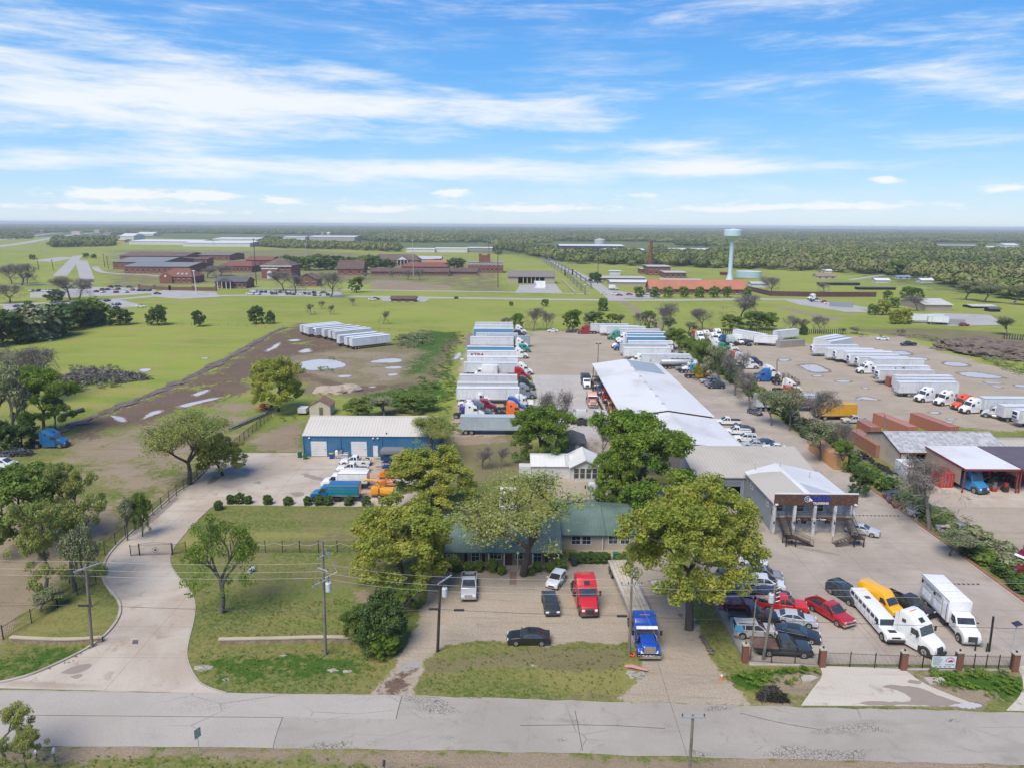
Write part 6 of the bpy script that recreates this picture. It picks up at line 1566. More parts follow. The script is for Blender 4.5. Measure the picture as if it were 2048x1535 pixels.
for x in(8.0,9.1,10.2,11.3):window(wh,'S',-1.6,x,.5,.85,1.9,mull=0)
m=MB()
for s in(0,):m.box(-2.3,-.05,.6,2.6,0,1.9)
m.build('lean_to',WSID,wh)
part(wh,'patch_sheet',ROOFGREY,lambda mb:mb.quad((6.1,-.2,2.29+.03),(7.0,-.2,2.29+.03),(7.0,3.6,3.42),(6.1,3.6,3.42)))
gh=thing('grey_cottage','small cottage with dark hipped roof behind the white bungalow','house',(12.3,139,0))
walls(gh,-2.6,2.6,0,6,2.4,2.5,M('grey_clapboard',(.25,.26,.26)),'x',.5)
roof(gh,-2.6,2.6,0,6,2.4,4.0,M('dark_grey_shingle',(.11,.115,.11),rough=.9),'x',.5,.4,.1,0,2.2)
window(gh,'S',0,-1,.9,.9,1.0);door(gh,'S',0,1,.9,2)
gs=thing('garden_shed','cream garden shed with brown roof and grey door beside the iron fence','shed',(-46.1,166.8,0))
walls(gs,-2.5,2.5,0,4.5,2.6,3.9,CREAM,'y',.5)
roof(gs,-2.5,2.5,0,4.5,2.6,4.0,M('rust_brown_shingle',(.24,.13,.095),rough=.9),'y',.5,.2,.1)
door(gs,'S',0,.3,.9,2.1,M('taupe_door',(.16,.12,.10)))
ts=thing('tyre_shop','cream tyre shop with patchy grey metal roof and red trim','building',(73.6,129.8,0))
walls(ts,0,20.5,0,13.5,3.65,5.6,CREAM,'x',.5,0,[('S',1.3,5.6,3.2)])
roof(ts,0,20.5,0,13.5,3.7,5.7,M('stained_grey_roof',(.52,.52,.52),rough=.6,col2=(.36,.36,.36,1),var=.25,scale=.6,gscale=.9),'x',.5,.3,.14,.9,trim=MAROONT)
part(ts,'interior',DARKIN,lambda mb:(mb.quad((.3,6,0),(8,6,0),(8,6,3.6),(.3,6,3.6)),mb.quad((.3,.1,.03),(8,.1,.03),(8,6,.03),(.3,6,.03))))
part(ts,'door_frame',MAROONT,lambda mb:(mb.box(-.12,.05,-.12,-.005,0,3.6),mb.box(6.7,6.85,-.12,-.005,0,3.6)))
part(ts,'name_board',M('yellow_board',(.7,.42,.02)),lambda mb:mb.box(2.3,4.9,-.1,-.005,3.28,3.55))
part(ts,'stripe_board',M('cream_strip',(.62,.55,.42)),lambda mb:mb.box(.2,1.2,-.05,-.006,.05,3.2))
for k,(x0,x1,rc,lab)in enumerate(((78.4,87.8,ROOFW,'white-roofed open truck bay with red beams beside the tyre shop'),(88.2,99.0,M('purple_brown_roof',(.115,.085,.10),rough=.6),'purple-brown roofed open truck bay at the right picture edge'))):
 cb=thing('truck_bay',lab,'carport',(x0,118,0),0,'open truck bays of the tyre shop')
 w=x1-x0
 rm=MB()
 for d in(0,-.12):rm.quad((-.1,-.3,4.5+d),(w+.1,-.3,4.5+d),(w+.1,12.2,4.75+d),(-.1,12.2,4.75+d))
 for a,b in(((-.1,-.3,4.5),(w+.1,-.3,4.5)),((-.1,-.3,4.5),(-.1,12.2,4.75)),((w+.1,-.3,4.5),(w+.1,12.2,4.75))):rm.quad(a,b,(b[0],b[1],b[2]-.38),(a[0],a[1],a[2]-.38),1)
 rm.build('roof',[rc,MAROONT],cb)
 for x in(.05,w-.05):part(cb,'post',MAROONT,lambda mb:mb.box(x-.1,x+.1,-.1,.1,0,4.15))
 part(cb,'side_wall',M('tan_sheet_wall',(.40,.29,.20),rough=.7),lambda mb:mb.box(0,.08,1,12,1.2 if k==0 else 2.6,4.3))
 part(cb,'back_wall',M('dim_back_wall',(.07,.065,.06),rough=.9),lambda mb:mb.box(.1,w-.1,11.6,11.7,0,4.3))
 for j in range(14):
  m=MB();xx,yy,hh=rnd.uniform(4.6,w-.8)if k==0 else rnd.uniform(.6,w-1),rnd.uniform(.5,9),rnd.uniform(.5,1.9)
  m.box(-.4,.4,-.35,.35,0,hh*.6,j%3);m.box(-.25,.3,-.2,.3,hh*.6,hh,(j+1)%3)
  tag(m.build('shop_clutter',[CHASSIS,M('red_tool_box',(.35,.03,.02)),M('grey_junk',(.2,.2,.2))],None,False,(x0+xx,118+yy,.016)),'box or machine standing in the shade of the %s bay'%('white-roofed' if k==0 else 'purple-brown roofed'),'workshop clutter','clutter in the truck bays')
bk=thing('back_shed','pale-roofed shed behind the tyre shop at the picture edge','shed',(95,131,0))
walls(bk,0,14,0,10,3.2,4.4,CREAM,'x',.5);roof(bk,0,14,0,10,3.3,4.5,ROOFTAN,'x',.5,.3,.12,.9)
for x,z,c,lb in((86.0,1.1,(.6,.5,.03),'yellow-vested'),):pass
# --- campus beyond the fields
CAMP='brick buildings of the campus'
def span(l,r,base):return G(l,base),G(r,base)
def hall(label,l,r,base,top,depth,roofm=ROOFBR,wallm=BRICKR,along='x',rise=.28,hip=0.0,nwin=5,name='brick_hall',rows=1,rf=.5,winw=.9,cat='building',group=CAMP,seam=0.0):
 """building whose front wall runs between two photograph pixels; eave height from pixel top"""
 (xa,ya),(xb,yb)=span(l,r,base)
 y0=(ya+yb)/2
 ze=zat((l+r)/2,top,y0)
 t=thing(name,label,cat,((xa+xb)/2,y0,0),0,group)
 w=(xb-xa)/2
 zr=ze+(depth if along=='x' else 2*w)*.5*rise
 walls(t,-w,w,0,depth,ze,ze+.05 if hip else zr,wallm,along,rf)
 roof(t,-w,w,0,depth,ze,zr,roofm,along,rf,.6,.3,seam,hip)
 for k in range(nwin):
  for rr in range(rows):
   u=-w+2*w*(k+.5)/nwin
   mb=MB();hh=ze*.42/rows
   mb.box(u-winw,u+winw,-.12,-.01,ze*(.2+.5*rr),ze*(.2+.5*rr)+hh)
   o=mb.build('window',PANE,t)
   part(o,'sill',FRAME,lambda q_:q_.box(u-winw-.2,u+winw+.2,-.25,-.121,ze*(.2+.5*rr)-.25,ze*(.2+.5*rr)))
 return t,w,ze,zr
hall('large brick cell block with grey metal roof, its near wing',246,381,547,533,55,ROOFSL,nwin=12,rise=.09,winw=.6)
hall('large brick cell block with grey metal roof, its left wing',224,330,539,524,70,ROOFSL,nwin=8,rise=.09,winw=.6)
hall('dark brown-roofed brick block behind the grey-roofed one',236,375,523,512,60,ROOFBR,nwin=8,rise=.12,winw=.6)
hall('long brick building with flat brown-grey roof at the back of the campus',358,462,521,510,50,M('brown_grey_roof',(.20,.175,.155),rough=.9),nwin=8,rise=.08,winw=.7)
hall('low dark building with blue doors beside the long brown-grey roof',362,416,527,518,18,ROOFBR,nwin=4,rise=.15)
t,w,ze,zr=hall('red hip-roofed brick hall with three dormers near the flagpole',319,386,567,553,22,M('red_tile_roof',(.20,.075,.05),rough=.9,coord='World'),nwin=6,rows=2,rise=.5,hip=6)
for k in range(3):part(t,'dormer',FRAME,lambda mb:mb.prism([(k*3.2,ze+1.3),(k*3.2+1.8,ze+1.3),(k*3.2+.9,ze+2.7)],4.5,0,0,None,1,2.2))
part(t,'front_gable',BRICKR,lambda mb:mb.prism([(-w+.5,0),(-w+10,0),(-w+10,ze),(-w+5.2,ze+3.2),(-w+.5,ze)],.3,0,0,None,1,-1.5))
part(t,'arched_window',FRAME,lambda mb:mb.tube([(-w+5.2,-1.7,ze+.3),(-w+5.2,-1.52,ze+.3)],.8,12))
t,w,ze,zr=hall('brick gatehouse with dark grey roof and gabled porch',430,494,577,563,16,M('dark_slate_roof',(.10,.105,.11),rough=.9,coord='World'),nwin=7,rise=.35)
part(t,'porch',[M('dark_slate_roof',(.1,.1,.1)),FRAME],lambda mb:(mb.prism([(-w+3,ze),(-w+13,ze),(-w+8,ze+2.6)],0,0,0,None,1,-5),[mb.box(-w+3.4+k*3,-w+3.8+k*3,-4.9,-4.5,0,ze,1)for k in range(4)]))
hall('red-roofed brick hall left of the square one',437,505,545,532,30,M('red_tile_roof',(.2,.07,.05)),nwin=8,rise=.25,hip=5)
hall('red-roofed brick hall partly behind trees',492,545,536,520,30,M('red_tile_roof',(.2,.07,.05)),nwin=6,rise=.2)
t,w,ze,zr=hall('square brick hall with brown hip roof and arched doorway',523,584,557,531,26,ROOFBR,nwin=5,rows=2,rise=.45,hip=11)
part(t,'entrance_bay',[BRICKR,FRAME],lambda mb:(mb.box(-w+1.5,-w+14,-3,-.01,0,ze*.72),mb.box(-w+1,-w+14.5,-3.3,-.02,ze*.72,ze*.78,1)))
part(t,'archway',FRAME,lambda mb:(mb.box(-w+5.5,-w+10,-3.2,-3.01,0,4.2),mb.tube([(-w+7.75,-3.2,4.2),(-w+7.75,-3.01,4.2)],2.25,14)))
part(t,'cornice',FRAME,lambda mb:mb.box(-w-.8,w+.8,-.9,-.62,ze-1.0,ze-.3))
hall('small brick hall with brown gable roof behind the bare trees',593,635,573,558,14,ROOFBR,nwin=3,along='y',rise=.5,rows=2)
hall('brick hall with dark brown gable roof beside the trees',675,727,550,537,18,M('dark_brown_tile',(.115,.07,.06),rough=.9,coord='World'),nwin=3,rise=.75)
t,w,ze,zr=hall('large brick hall with brown roof and white pediment at the back',741,838,531,520,26,ROOFBR,nwin=10,rows=2,rise=.45,hip=6)
part(t,'pediment',[ROOFBR,FRAME],lambda mb:(mb.prism([(2,ze),(16,ze),(9,ze+4.5)],4,0,0,None,1,-3),mb.prism([(3.2,ze+.2),(14.8,ze+.2),(9,ze+3.8)],-3.02,1,0,None,1,-3.2),[mb.box(3+k*3.8,3.6+k*3.8,-2.9,-2.3,0,ze,1)for k in range(4)]))
hall('long low brick range with brown roof along the exercise yard, left part',741,898,552,543,10,M('dark_brown_tile',(.12,.075,.065)),nwin=22,rise=.55,winw=.6)
hall('long low brick range with brown roof along the exercise yard, right part',900,955,551,543,10,M('dark_brown_tile',(.12,.075,.065)),nwin=9,rise=.55,winw=.6)
hall('brick hall with brown hip roof and white eaves behind the long low range',803,895,545,533,20,M('red_tile_roof',(.2,.07,.05)),nwin=10,rise=.35,hip=6)
hall('low grey metal building behind the campus halls',833,882,527,518,22,ROOFGREY,M('pale_grey_wall',(.4,.42,.43)),nwin=0,rise=.25)
hall('low orange-roofed building behind the campus halls',850,895,533,525,20,ROOFTC,nwin=3,rise=.2)
t,w,ze,zr=hall('tall flat-topped brick hall with pale bands and a stepped centre',936,1006,546,525,20,M('gravel_flat_roof',(.3,.29,.27)),nwin=8,rows=2,rise=.02)
part(t,'pale_band',FRAME,lambda mb:(mb.box(-w-.3,w+.3,-.35,-.125,ze*.80,ze*.88),mb.box(-w-.3,w+.3,-.35,-.125,ze*.96,ze)))
part(t,'centre_tower',BRICKR,lambda mb:(mb.box(-6,4,2,12,ze,ze+6.5),mb.box(-6.4,-3.6,1.6,4,ze,ze+8),mb.box(1.6,4.4,1.6,4,ze,ze+8)))
hall('small brick guard house with brown roof by the campus road',782,831,604,597,7,M('dark_brown_tile',(.12,.075,.065)),M('orange_brick',(.24,.10,.065),rough=.9),nwin=3,rise=.35)
(xa,ya),(xb,yb)=span(1016,1109,567)
pv=thing('open_pavilion','open-sided pavilion with long brown-grey gable roof','pavilion',((xa+xb)/2,ya,0))
w=(xb-xa)/2
roof(pv,-w,w,0,16,5.6,9.5,M('taupe_roof',(.20,.175,.155),rough=.8,coord='World'),'x',.5,.5,.4)
for x0_,x1_ in((-w,-w+8),(w-8,w)):part(pv,'end_wall',M('beige_block',(.42,.36,.27),rough=.9),lambda mb:mb.box(x0_,x1_,.3,15.5,0,5.3))
for k in range(5):part(pv,'post',M('beige_block',(.4,.35,.26)),lambda mb:mb.box(-w+12+k*(2*w-24)/4-.4,-w+12+k*(2*w-24)/4+.4,.3,1.1,0,5.4))
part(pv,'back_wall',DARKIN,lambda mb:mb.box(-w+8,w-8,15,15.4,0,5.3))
x,y=G(1080,577)
bl=thing('bleachers','small white stepped bleachers in front of the pavilion','bleachers',(x,y,0))
part(bl,'seat_step',WSIGN,lambda mb:[mb.box(-4,4,k*1.0,k*1.0+1.0,0,.9+k*.8)for k in range(6)])
part(bl,'end_panel',FRAME,lambda mb:mb.prism([(-4.3,0),(-4.02,0),(-4.02,5.6),(-4.3,4.9)],6,0,0,None,1,0))
t,w,ze,zr=hall('long low beige hall with white roof before the chimney',1222,1322,573,564,22,ROOFW,M('beige_block',(.42,.36,.27)),nwin=0,rise=.08)
hall('low red-trimmed white-roofed hall left of the chimney',1196,1290,562,556,24,M('pale_flat_roof',(.5,.47,.43)),nwin=6,rise=.04,winw=.7)
t,w,ze,zr=hall('tall brick boiler house beside the chimney',1296,1340,551,533,28,M('pale_flat_roof',(.5,.47,.43)),nwin=4,rows=2,rise=.02)
hall('brick annex right of the boiler house',1330,1372,556,545,24,M('pale_flat_roof',(.5,.47,.43)),nwin=4,rise=.02)
hall('low brick annex left of the boiler house',1282,1302,548,538,18,M('pale_flat_roof',(.5,.47,.43)),nwin=2,rise=.02)
hall('long low pale hall behind the terracotta-roofed one',1322,1402,566,560,12,M('pale_flat_roof',(.5,.47,.43)),M('beige_block',(.4,.35,.26)),nwin=0,rise=.1)
hall('long terracotta-roofed brick hall along the campus road',1300,1490,589,577,14,ROOFTC,M('brown_brick',(.16,.09,.06),rough=.9),nwin=16,rise=.75,winw=.8)
hall('small white cube building left of the chimney',1220,1241,551,542,10,ROOFW,WSID,nwin=0,rise=.02)
x,y=G(1300,541)
ch=thing('chimney','tall slim red brick chimney','chimney',(x,y,0))
part(ch,'shaft',M('chimney_brick',(.19,.065,.045),rough=.9),lambda mb:mb.tube([(0,0,0),(0,0,29)],[2.3,1.5],20),True)
part(ch,'cap',M('chimney_rim',(.14,.06,.045)),lambda mb:mb.tube([(0,0,28.4),(0,0,30.2)],[1.75,1.75],20),True)
part(ch,'iron_band',BLKIRON,lambda mb:[mb.tube([(0,0,z),(0,0,z+.25)],[2.32-z*.0276+.05]*2,20)for z in(8,14,20,25)])
x,y=G(1459,560)
wt=thing('water_tower','pale blue water tower on a single slender column','water tower',(x,y,0))
WTB=M('pale_blue_tank_paint',(.50,.64,.71),rough=.5,grime=.1,gscale=.1)
part(wt,'column',WTB,lambda mb:mb.tube([(0,0,0),(0,0,2.5),(0,0,6),(0,0,30),(0,0,33)],[3.2,2.4,1.75,1.7,2.2],24),True)
part(wt,'tank',WTB,lambda mb:mb.tube([(0,0,32.5),(0,0,34),(0,0,36.6),(0,0,37),(0,0,41.6),(0,0,42.1),(0,0,42.9)],[2.3,3.6,6.9,7.4,7.4,6.9,.5],28),True)
part(wt,'hatch',WTB,lambda mb:(mb.tube([(0,0,42.6),(0,0,43.3)],.8,10),mb.tube([(2,0,42.4),(2,0,43.8)],.06,5)))
x,y=G(1504,556)
tk=thing('water_tank','low round pale blue tank on the grass','tank',(x,y+10,0))
part(tk,'shell',WTB,lambda mb:mb.tube([(0,0,0),(0,0,5.2)],[11,11],36),True)
part(tk,'lid',M('white_tank_lid',(.66,.7,.7)),lambda mb:mb.tube([(0,0,5.2),(0,0,5.9)],[11.1,1],36),True)
hall('small rust-red shed near the water tower',1443,1455,551,545,6,MAROONT,MAROONT,nwin=0,rise=.1,name='small_shed',group=None)
OUTB='scattered outbuildings at the right'
hall('cream cottage with brown roof on the right-hand meadow',1634,1671,558,552,9,M('tan_shingle',(.30,.2,.14)),CREAM,nwin=3,rise=.4,name='cottage',group=OUTB)
hall('white shed behind the cream cottage',1648,1663,546,541,7,ROOFW,WSID,nwin=0,rise=.3,name='small_shed',group=OUTB)
hall('white metal shed among scrap on the meadow',1752,1779,566,560,8,ROOFW,WSID,nwin=0,rise=.3,name='small_shed',group=OUTB)
hall('small blue-roofed open white shed by the meadow track',1795,1820,558,553,6,M('blue_grey_roof',(.3,.4,.48)),WSID,nwin=2,rise=.2,name='small_shed',group=OUTB)
hall('white shed beside the dark tanks',1843,1866,566,560,8,ROOFW,WSID,nwin=0,rise=.3,name='small_shed',group=OUTB)
hall('wide beige hall with white roof beside the far right lot',1850,1902,621,609,26,M('bone_roof',(.55,.53,.48)),M('pinkish_wall',(.36,.29,.24)),nwin=0,rise=.16,along='x',name='metal_hall',group=OUTB)
hall('carport with pale roof beside the wide beige hall',1945,1990,617,612,9,M('bone_roof',(.5,.5,.45)),DARKIN,nwin=0,rise=.1,name='carport',group=OUTB)
hall('dark garden pavilion by the carport',1980,2000,624,617,5,M('dark_slate_roof',(.1,.1,.1)),DARKIN,nwin=0,rise=.3,name='small_shed',group=OUTB)
hall('white shed behind the maroon fence',1504,1536,575,567,10,ROOFGREY,WSID,nwin=0,rise=.2,name='small_shed',group=OUTB)
for k,(l,r,b,tp,lb)in enumerate(((1641,1718,571,566,'left'),(1718,1790,580,575,'right'))):
 hall('long dark row of livestock pens on the meadow, %s of two'%lb,l,r,b,tp,6,M('dark_pen_roof',(.05,.06,.055)),DARKIN,nwin=0,rise=.05,name='pen_shed',group=OUTB)
WARE='pale warehouses among the far trees'
for k,(l,r,b,tp,dp,c,lb)in enumerate(((1120,1247,500,492,90,M('dark_wall',(.04,.045,.06)),'white-roofed warehouse with dark walls among the far trees'),(1213,1290,505,500,70,WSID,'low white warehouse in front of the dark-walled one'),(1343,1424,505,500,80,WSID,'long low white warehouse half sunk in the far trees'),(360,505,494,486,120,WSID,'long pale warehouse left of the far tree line, nearest'),(250,400,490,483,120,WSID,'long pale warehouse left of the far tree line, leftmost'),(420,520,484,478,120,WSID,'pale warehouse behind the nearest long one'),(238,270,480,472,60,WSID,'small white building near the highway'),(615,712,482,474,110,M('tan_far_wall',(.4,.37,.32)),'pale roofed warehouse in the middle of the far trees'),(565,612,482,474,60,WSID,'white building beside the pale roofed warehouse'),(812,870,505,498,40,WSID,'white-topped shed row before the far trees, left of three'),(870,935,505,497,40,WSID,'white-topped shed row before the far trees, middle of three'),(935,985,503,496,40,M('grey_far_wall',(.3,.3,.3)),'white-topped shed row before the far trees, right of three'),(270,310,472,468,60,WSID,'white building beyond the long warehouses'),(2010,2034,497,490,30,WSID,'white house among the trees at far right'),(1975,1990,499,494,14,CREAM,'cream house among the trees at far right'),(1882,1950,499,491,30,M('grey_stone_wall',(.2,.19,.18)),'grey mansion among the trees at far right'),(640,660,470,466,30,WSID,'tiny white building near the horizon'))):
 hall(lb,l,r,b,tp,dp,ROOFW,c,nwin=0,rise=.04 if r-l>40 else .2,name='warehouse' if r-l>30 else 'far_house',group=WARE)
x,y=G(1206,494)
tw=thing('storage_tank','pale round storage tank beside the dark-walled warehouse','tank',(x,y+60,0))
part(tw,'shell',M('pale_tank',(.5,.5,.5)),lambda mb:mb.tube([(0,0,0),(0,0,14),(0,0,17)],[12,12,1],24),True)
SHOPC=((.55,.35,.08),(.5,.2,.12),(.5,.15,.1),(.6,.55,.45),(.45,.4,.35),(.3,.3,.32))
for k,(l,b,ww,hh)in enumerate(((140,468,22,5),(186,466,16,6),(205,472,18,6),(190,479,26,4),(222,478,16,5),(68,466,20,5),(40,470,24,4),(100,465,16,4),(150,486,16,4),(232,485,18,5))):
 hall('small %s roadside building by the highway'%['mustard','brick-red','red','cream','tan','grey'][k%6]+(', %s'%['topmost','middle','lowest'][0 if b<469 else 1 if b<479 else 2]),l,l+ww,b,b-hh,30,M('far_roof_%d'%(k%6),SHOPC[k%6]),M('far_wall_%d'%(k%6),SHOPC[(k+3)%6]),nwin=0,rise=.1,name='roadside_shop',group='roadside buildings by the highway')
# --- trees
def leaf_mat(name,a,b,c,trans=.38):
 m=bpy.data.materials.new(name)
 t=NT(m)
 gi=t.n.new('ShaderNodeNewGeometry')
 oi=t.n.new('ShaderNodeObjectInfo')
 O=t.coord('Object')
 n=t.noise(O,.55,3,.6)
 col=t.mix(gi.outputs['Random Per Island'],a,b)
 col=t.mix(t.ramp(n,.40,.66),col,c)
 col=t.mix(t.ramp(t.noise(O,.22,2,.5),.42,.62,0,.5),col,(a[0]*.62,a[1]*.85,a[2]*.8,1))
 col=t.mix(t.math('MULTIPLY',oi.outputs['Random'],.35),col,(a[0]*.55,a[1]*.62,a[2]*.6,1))
 t.set(t.p.inputs['Base Color'],col)
 t.p.inputs['Roughness'].default_value=.65
 t.p.inputs['Specular IOR Level'].default_value=.25
 tr=t.n.new('ShaderNodeBsdfTranslucent')
 t.l.new(col,tr.inputs[0])
 mx=t.n.new('ShaderNodeMixShader');mx.inputs[0].default_value=trans
 t.l.new(t.p.outputs[0],mx.inputs[1]);t.l.new(tr.outputs[0],mx.inputs[2])
 t.l.new(mx.outputs[0],t.out.inputs[0])
 return m
L_OAK=leaf_mat('oak_catkin_leaves',(0.379,0.395,0.058,1),(0.510,0.491,0.092,1),(0.249,0.299,0.053,1))
L_THIN=leaf_mat('pale_young_leaves',(0.351,0.380,0.092,1),(0.461,0.455,0.144,1),(0.259,0.290,0.073,1))
L_GREEN=leaf_mat('fresh_green_leaves',(0.197,0.302,0.035,1),(0.330,0.413,0.053,1),(0.115,0.189,0.031,1))
L_MID=leaf_mat('mid_green_leaves',(0.211,0.295,0.052,1),(0.308,0.371,0.079,1),(0.136,0.204,0.039,1))
L_DARK=leaf_mat('dark_evergreen_leaves',(0.083,0.138,0.031,1),(0.148,0.208,0.048,1),(0.044,0.086,0.020,1),.1)
L_RUST=leaf_mat('rust_tinged_leaves',(0.288,0.144,0.036,1),(0.192,0.168,0.036,1),(0.120,0.156,0.024,1))
L_PALE=leaf_mat('pale_spring_leaves',(.36,.38,.10,1),(.44,.43,.14,1),(.27,.30,.075,1))
L_GRASS=leaf_mat('grass_blades',(0.208,0.240,0.056,1),(0.272,0.264,0.088,1),(0.160,0.208,0.045,1),.2)
L_TWIG=leaf_mat('bare_twigs',(0.224,0.191,0.158,1),(0.304,0.264,0.224,1),(0.158,0.132,0.112,1),.05)
L_BUD=leaf_mat('budding_twigs',(0.276,0.277,0.146,1),(0.241,0.295,0.095,1),(0.207,0.184,0.121,1),.1)
BARK=mat('oak_bark',(.075,.058,.045,1),rough=.95,col2=(.12,.10,.085,1),var=.5,scale=2,bump=.5)
BARKG=mat('grey_bark',(.19,.17,.15,1),rough=.95,col2=(.13,.115,.10,1),var=.5,scale=2,bump=.5)
def skeleton(seed,trunk=.25,levels=4,spread=.75,nch=(2,4),up=.25,flat=1.0,lean=0.0,fork=False):
 r=random.Random(seed)
 segs,tips=[],[]
 def grow(p,d,L,rad,lvl):
  steps=3 if lvl>1 else 2
  q_=p
  for k in range(steps):
   d=(d+Vector((r.gauss(0,.16),r.gauss(0,.16),r.gauss(0,.10)+up*.10))).normalized()
   nq=q_+d*(L/steps)
   segs.append((q_,nq,rad*(1-.35*k/steps),rad*(1-.35*(k+1)/steps),lvl))
   q_=nq
   if lvl<=levels-2 and lvl>=1 and r.random()<.45:
    a=r.uniform(0,6.28)
    grow(q_,(d*.5+Vector((math.cos(a),math.sin(a),r.uniform(-.1,.5)))).normalized(),L*.55,rad*.45,max(0,lvl-2))
  if lvl==0:
   tips.append(q_);return
  n=r.randint(*nch)
  a0=r.uniform(0,6.28)
  for k in range(n):
   a=a0+6.283*k/n+r.uniform(-.4,.4)
   s=spread*r.uniform(.7,1.25)
   side=Vector((math.cos(a),math.sin(a),0))
   nd=(d*math.cos(s)+side*math.sin(s)*flat+Vector((0,0,up*.3))).normalized()
   grow(q_,nd,L*r.uniform(.62,.85),rad*.62,lvl-1)
 n0=2 if fork else 1
 for k in range(n0):grow(Vector((0,0,0)),Vector((lean+(.25*(k*2-1)if fork else 0),0,1)).normalized(),trunk*10,.32,levels)
 return segs,tips
def tree_mesh(name,seed,leafm,bark=BARK,nleaf=9000,size=.30,cl=.75,trunkf=.25,levels=4,spread=.75,nch=(2,4),up=.25,flat=1.0,twig=False,low=0.0,aspect=1.0,fork=False,shell=0.0,minr=.03,skirt=.5):
 """nominal tree 10 m tall with a 10 m crown: trunk-and-limbs mesh and crown mesh of small separate leaves"""
 segs,tips=skeleton(seed,trunkf,levels,spread,nch,up,flat,0,fork)
 T=np.array([t[:]for t in tips])
 rx=np.percentile(np.abs(T[:,:2]),96)+.01
 zmax=np.percentile(T[:,2],97)
 fx,fz=(5.0-cl*.8)/rx,(10-cl*.8)/zmax
 S=lambda p:Vector((p.x*fx,p.y*fx,p.z*fz))
 mb=MB()
 for a,b,r0,r1,lv in segs:
  if r1<minr*.35:continue
  mb.tube([S(a),S(b)],[max(r0,minr),max(r1,minr*.8)],6 if lv>=2 else 4,0,False)
 tr=mb.mesh(name+'_trunk',bark,True)
 g=np.random.default_rng(seed)
 C=T*np.array([fx,fx,fz])
 if shell:
  k=int(len(C)*shell)
  th,ph=g.uniform(0,2*np.pi,k),np.arccos(g.uniform(-skirt,1,k))
  rr=g.uniform(.62,1.0,k)*(1+.10*np.sin(th*3+seed)+.07*np.sin(th*7+ph*5))
  zc=10*(trunkf*.6+.30)
  E_=np.stack([np.cos(th)*np.sin(ph)*4.6*rr,np.sin(th)*np.sin(ph)*4.6*rr,zc+np.cos(ph)*(10-zc-.5)*rr],1)
  C=np.concatenate([C,E_])
 C=C[C[:,2]>low*10]
 w=g.uniform(.35,1.6,len(C));w/=w.sum()
 ci=g.choice(len(C),nleaf,p=w)
 d=g.normal(size=(nleaf,3));d/=np.linalg.norm(d,axis=1)[:,None]+1e-9
 rad=cl*g.uniform(.2,1,nleaf)**.6
 P=C[ci]+d*rad[:,None]*np.array([1,1,.75])
 P[:,2]=np.maximum(P[:,2],.15)
 n=d*.6+g.normal(size=(nleaf,3))*.55+np.array([0,0,.45])
 if twig:n=g.normal(size=(nleaf,3))
 n/=np.linalg.norm(n,axis=1)[:,None]+1e-9
 a=np.cross(n,g.normal(size=(nleaf,3)));a/=np.linalg.norm(a,axis=1)[:,None]+1e-9
 b=np.cross(n,a)
 s=size*np.clip(g.lognormal(-.05,.42,nleaf),.3,2.2)[:,None]
 if twig:A,B=a*s*2.6,b*s*.10
 else:A,B=a*s*.62,b*s*.42
 V=np.stack([P-A,P-B*1.05+A*.1,P+A,P+B],1).reshape(-1,3)
 me=bpy.data.meshes.new(name+'_crown')
 me.vertices.add(len(V));me.vertices.foreach_set('co',V.astype(np.float32).ravel())
 me.loops.add(len(V));me.loops.foreach_set('vertex_index',np.arange(len(V),dtype=np.int32))
 me.polygons.add(nleaf);me.polygons.foreach_set('loop_start',np.arange(0,nleaf*4,4,dtype=np.int32))
 me.update()
 me.materials.append(leafm)
 return tr,me
TM={}
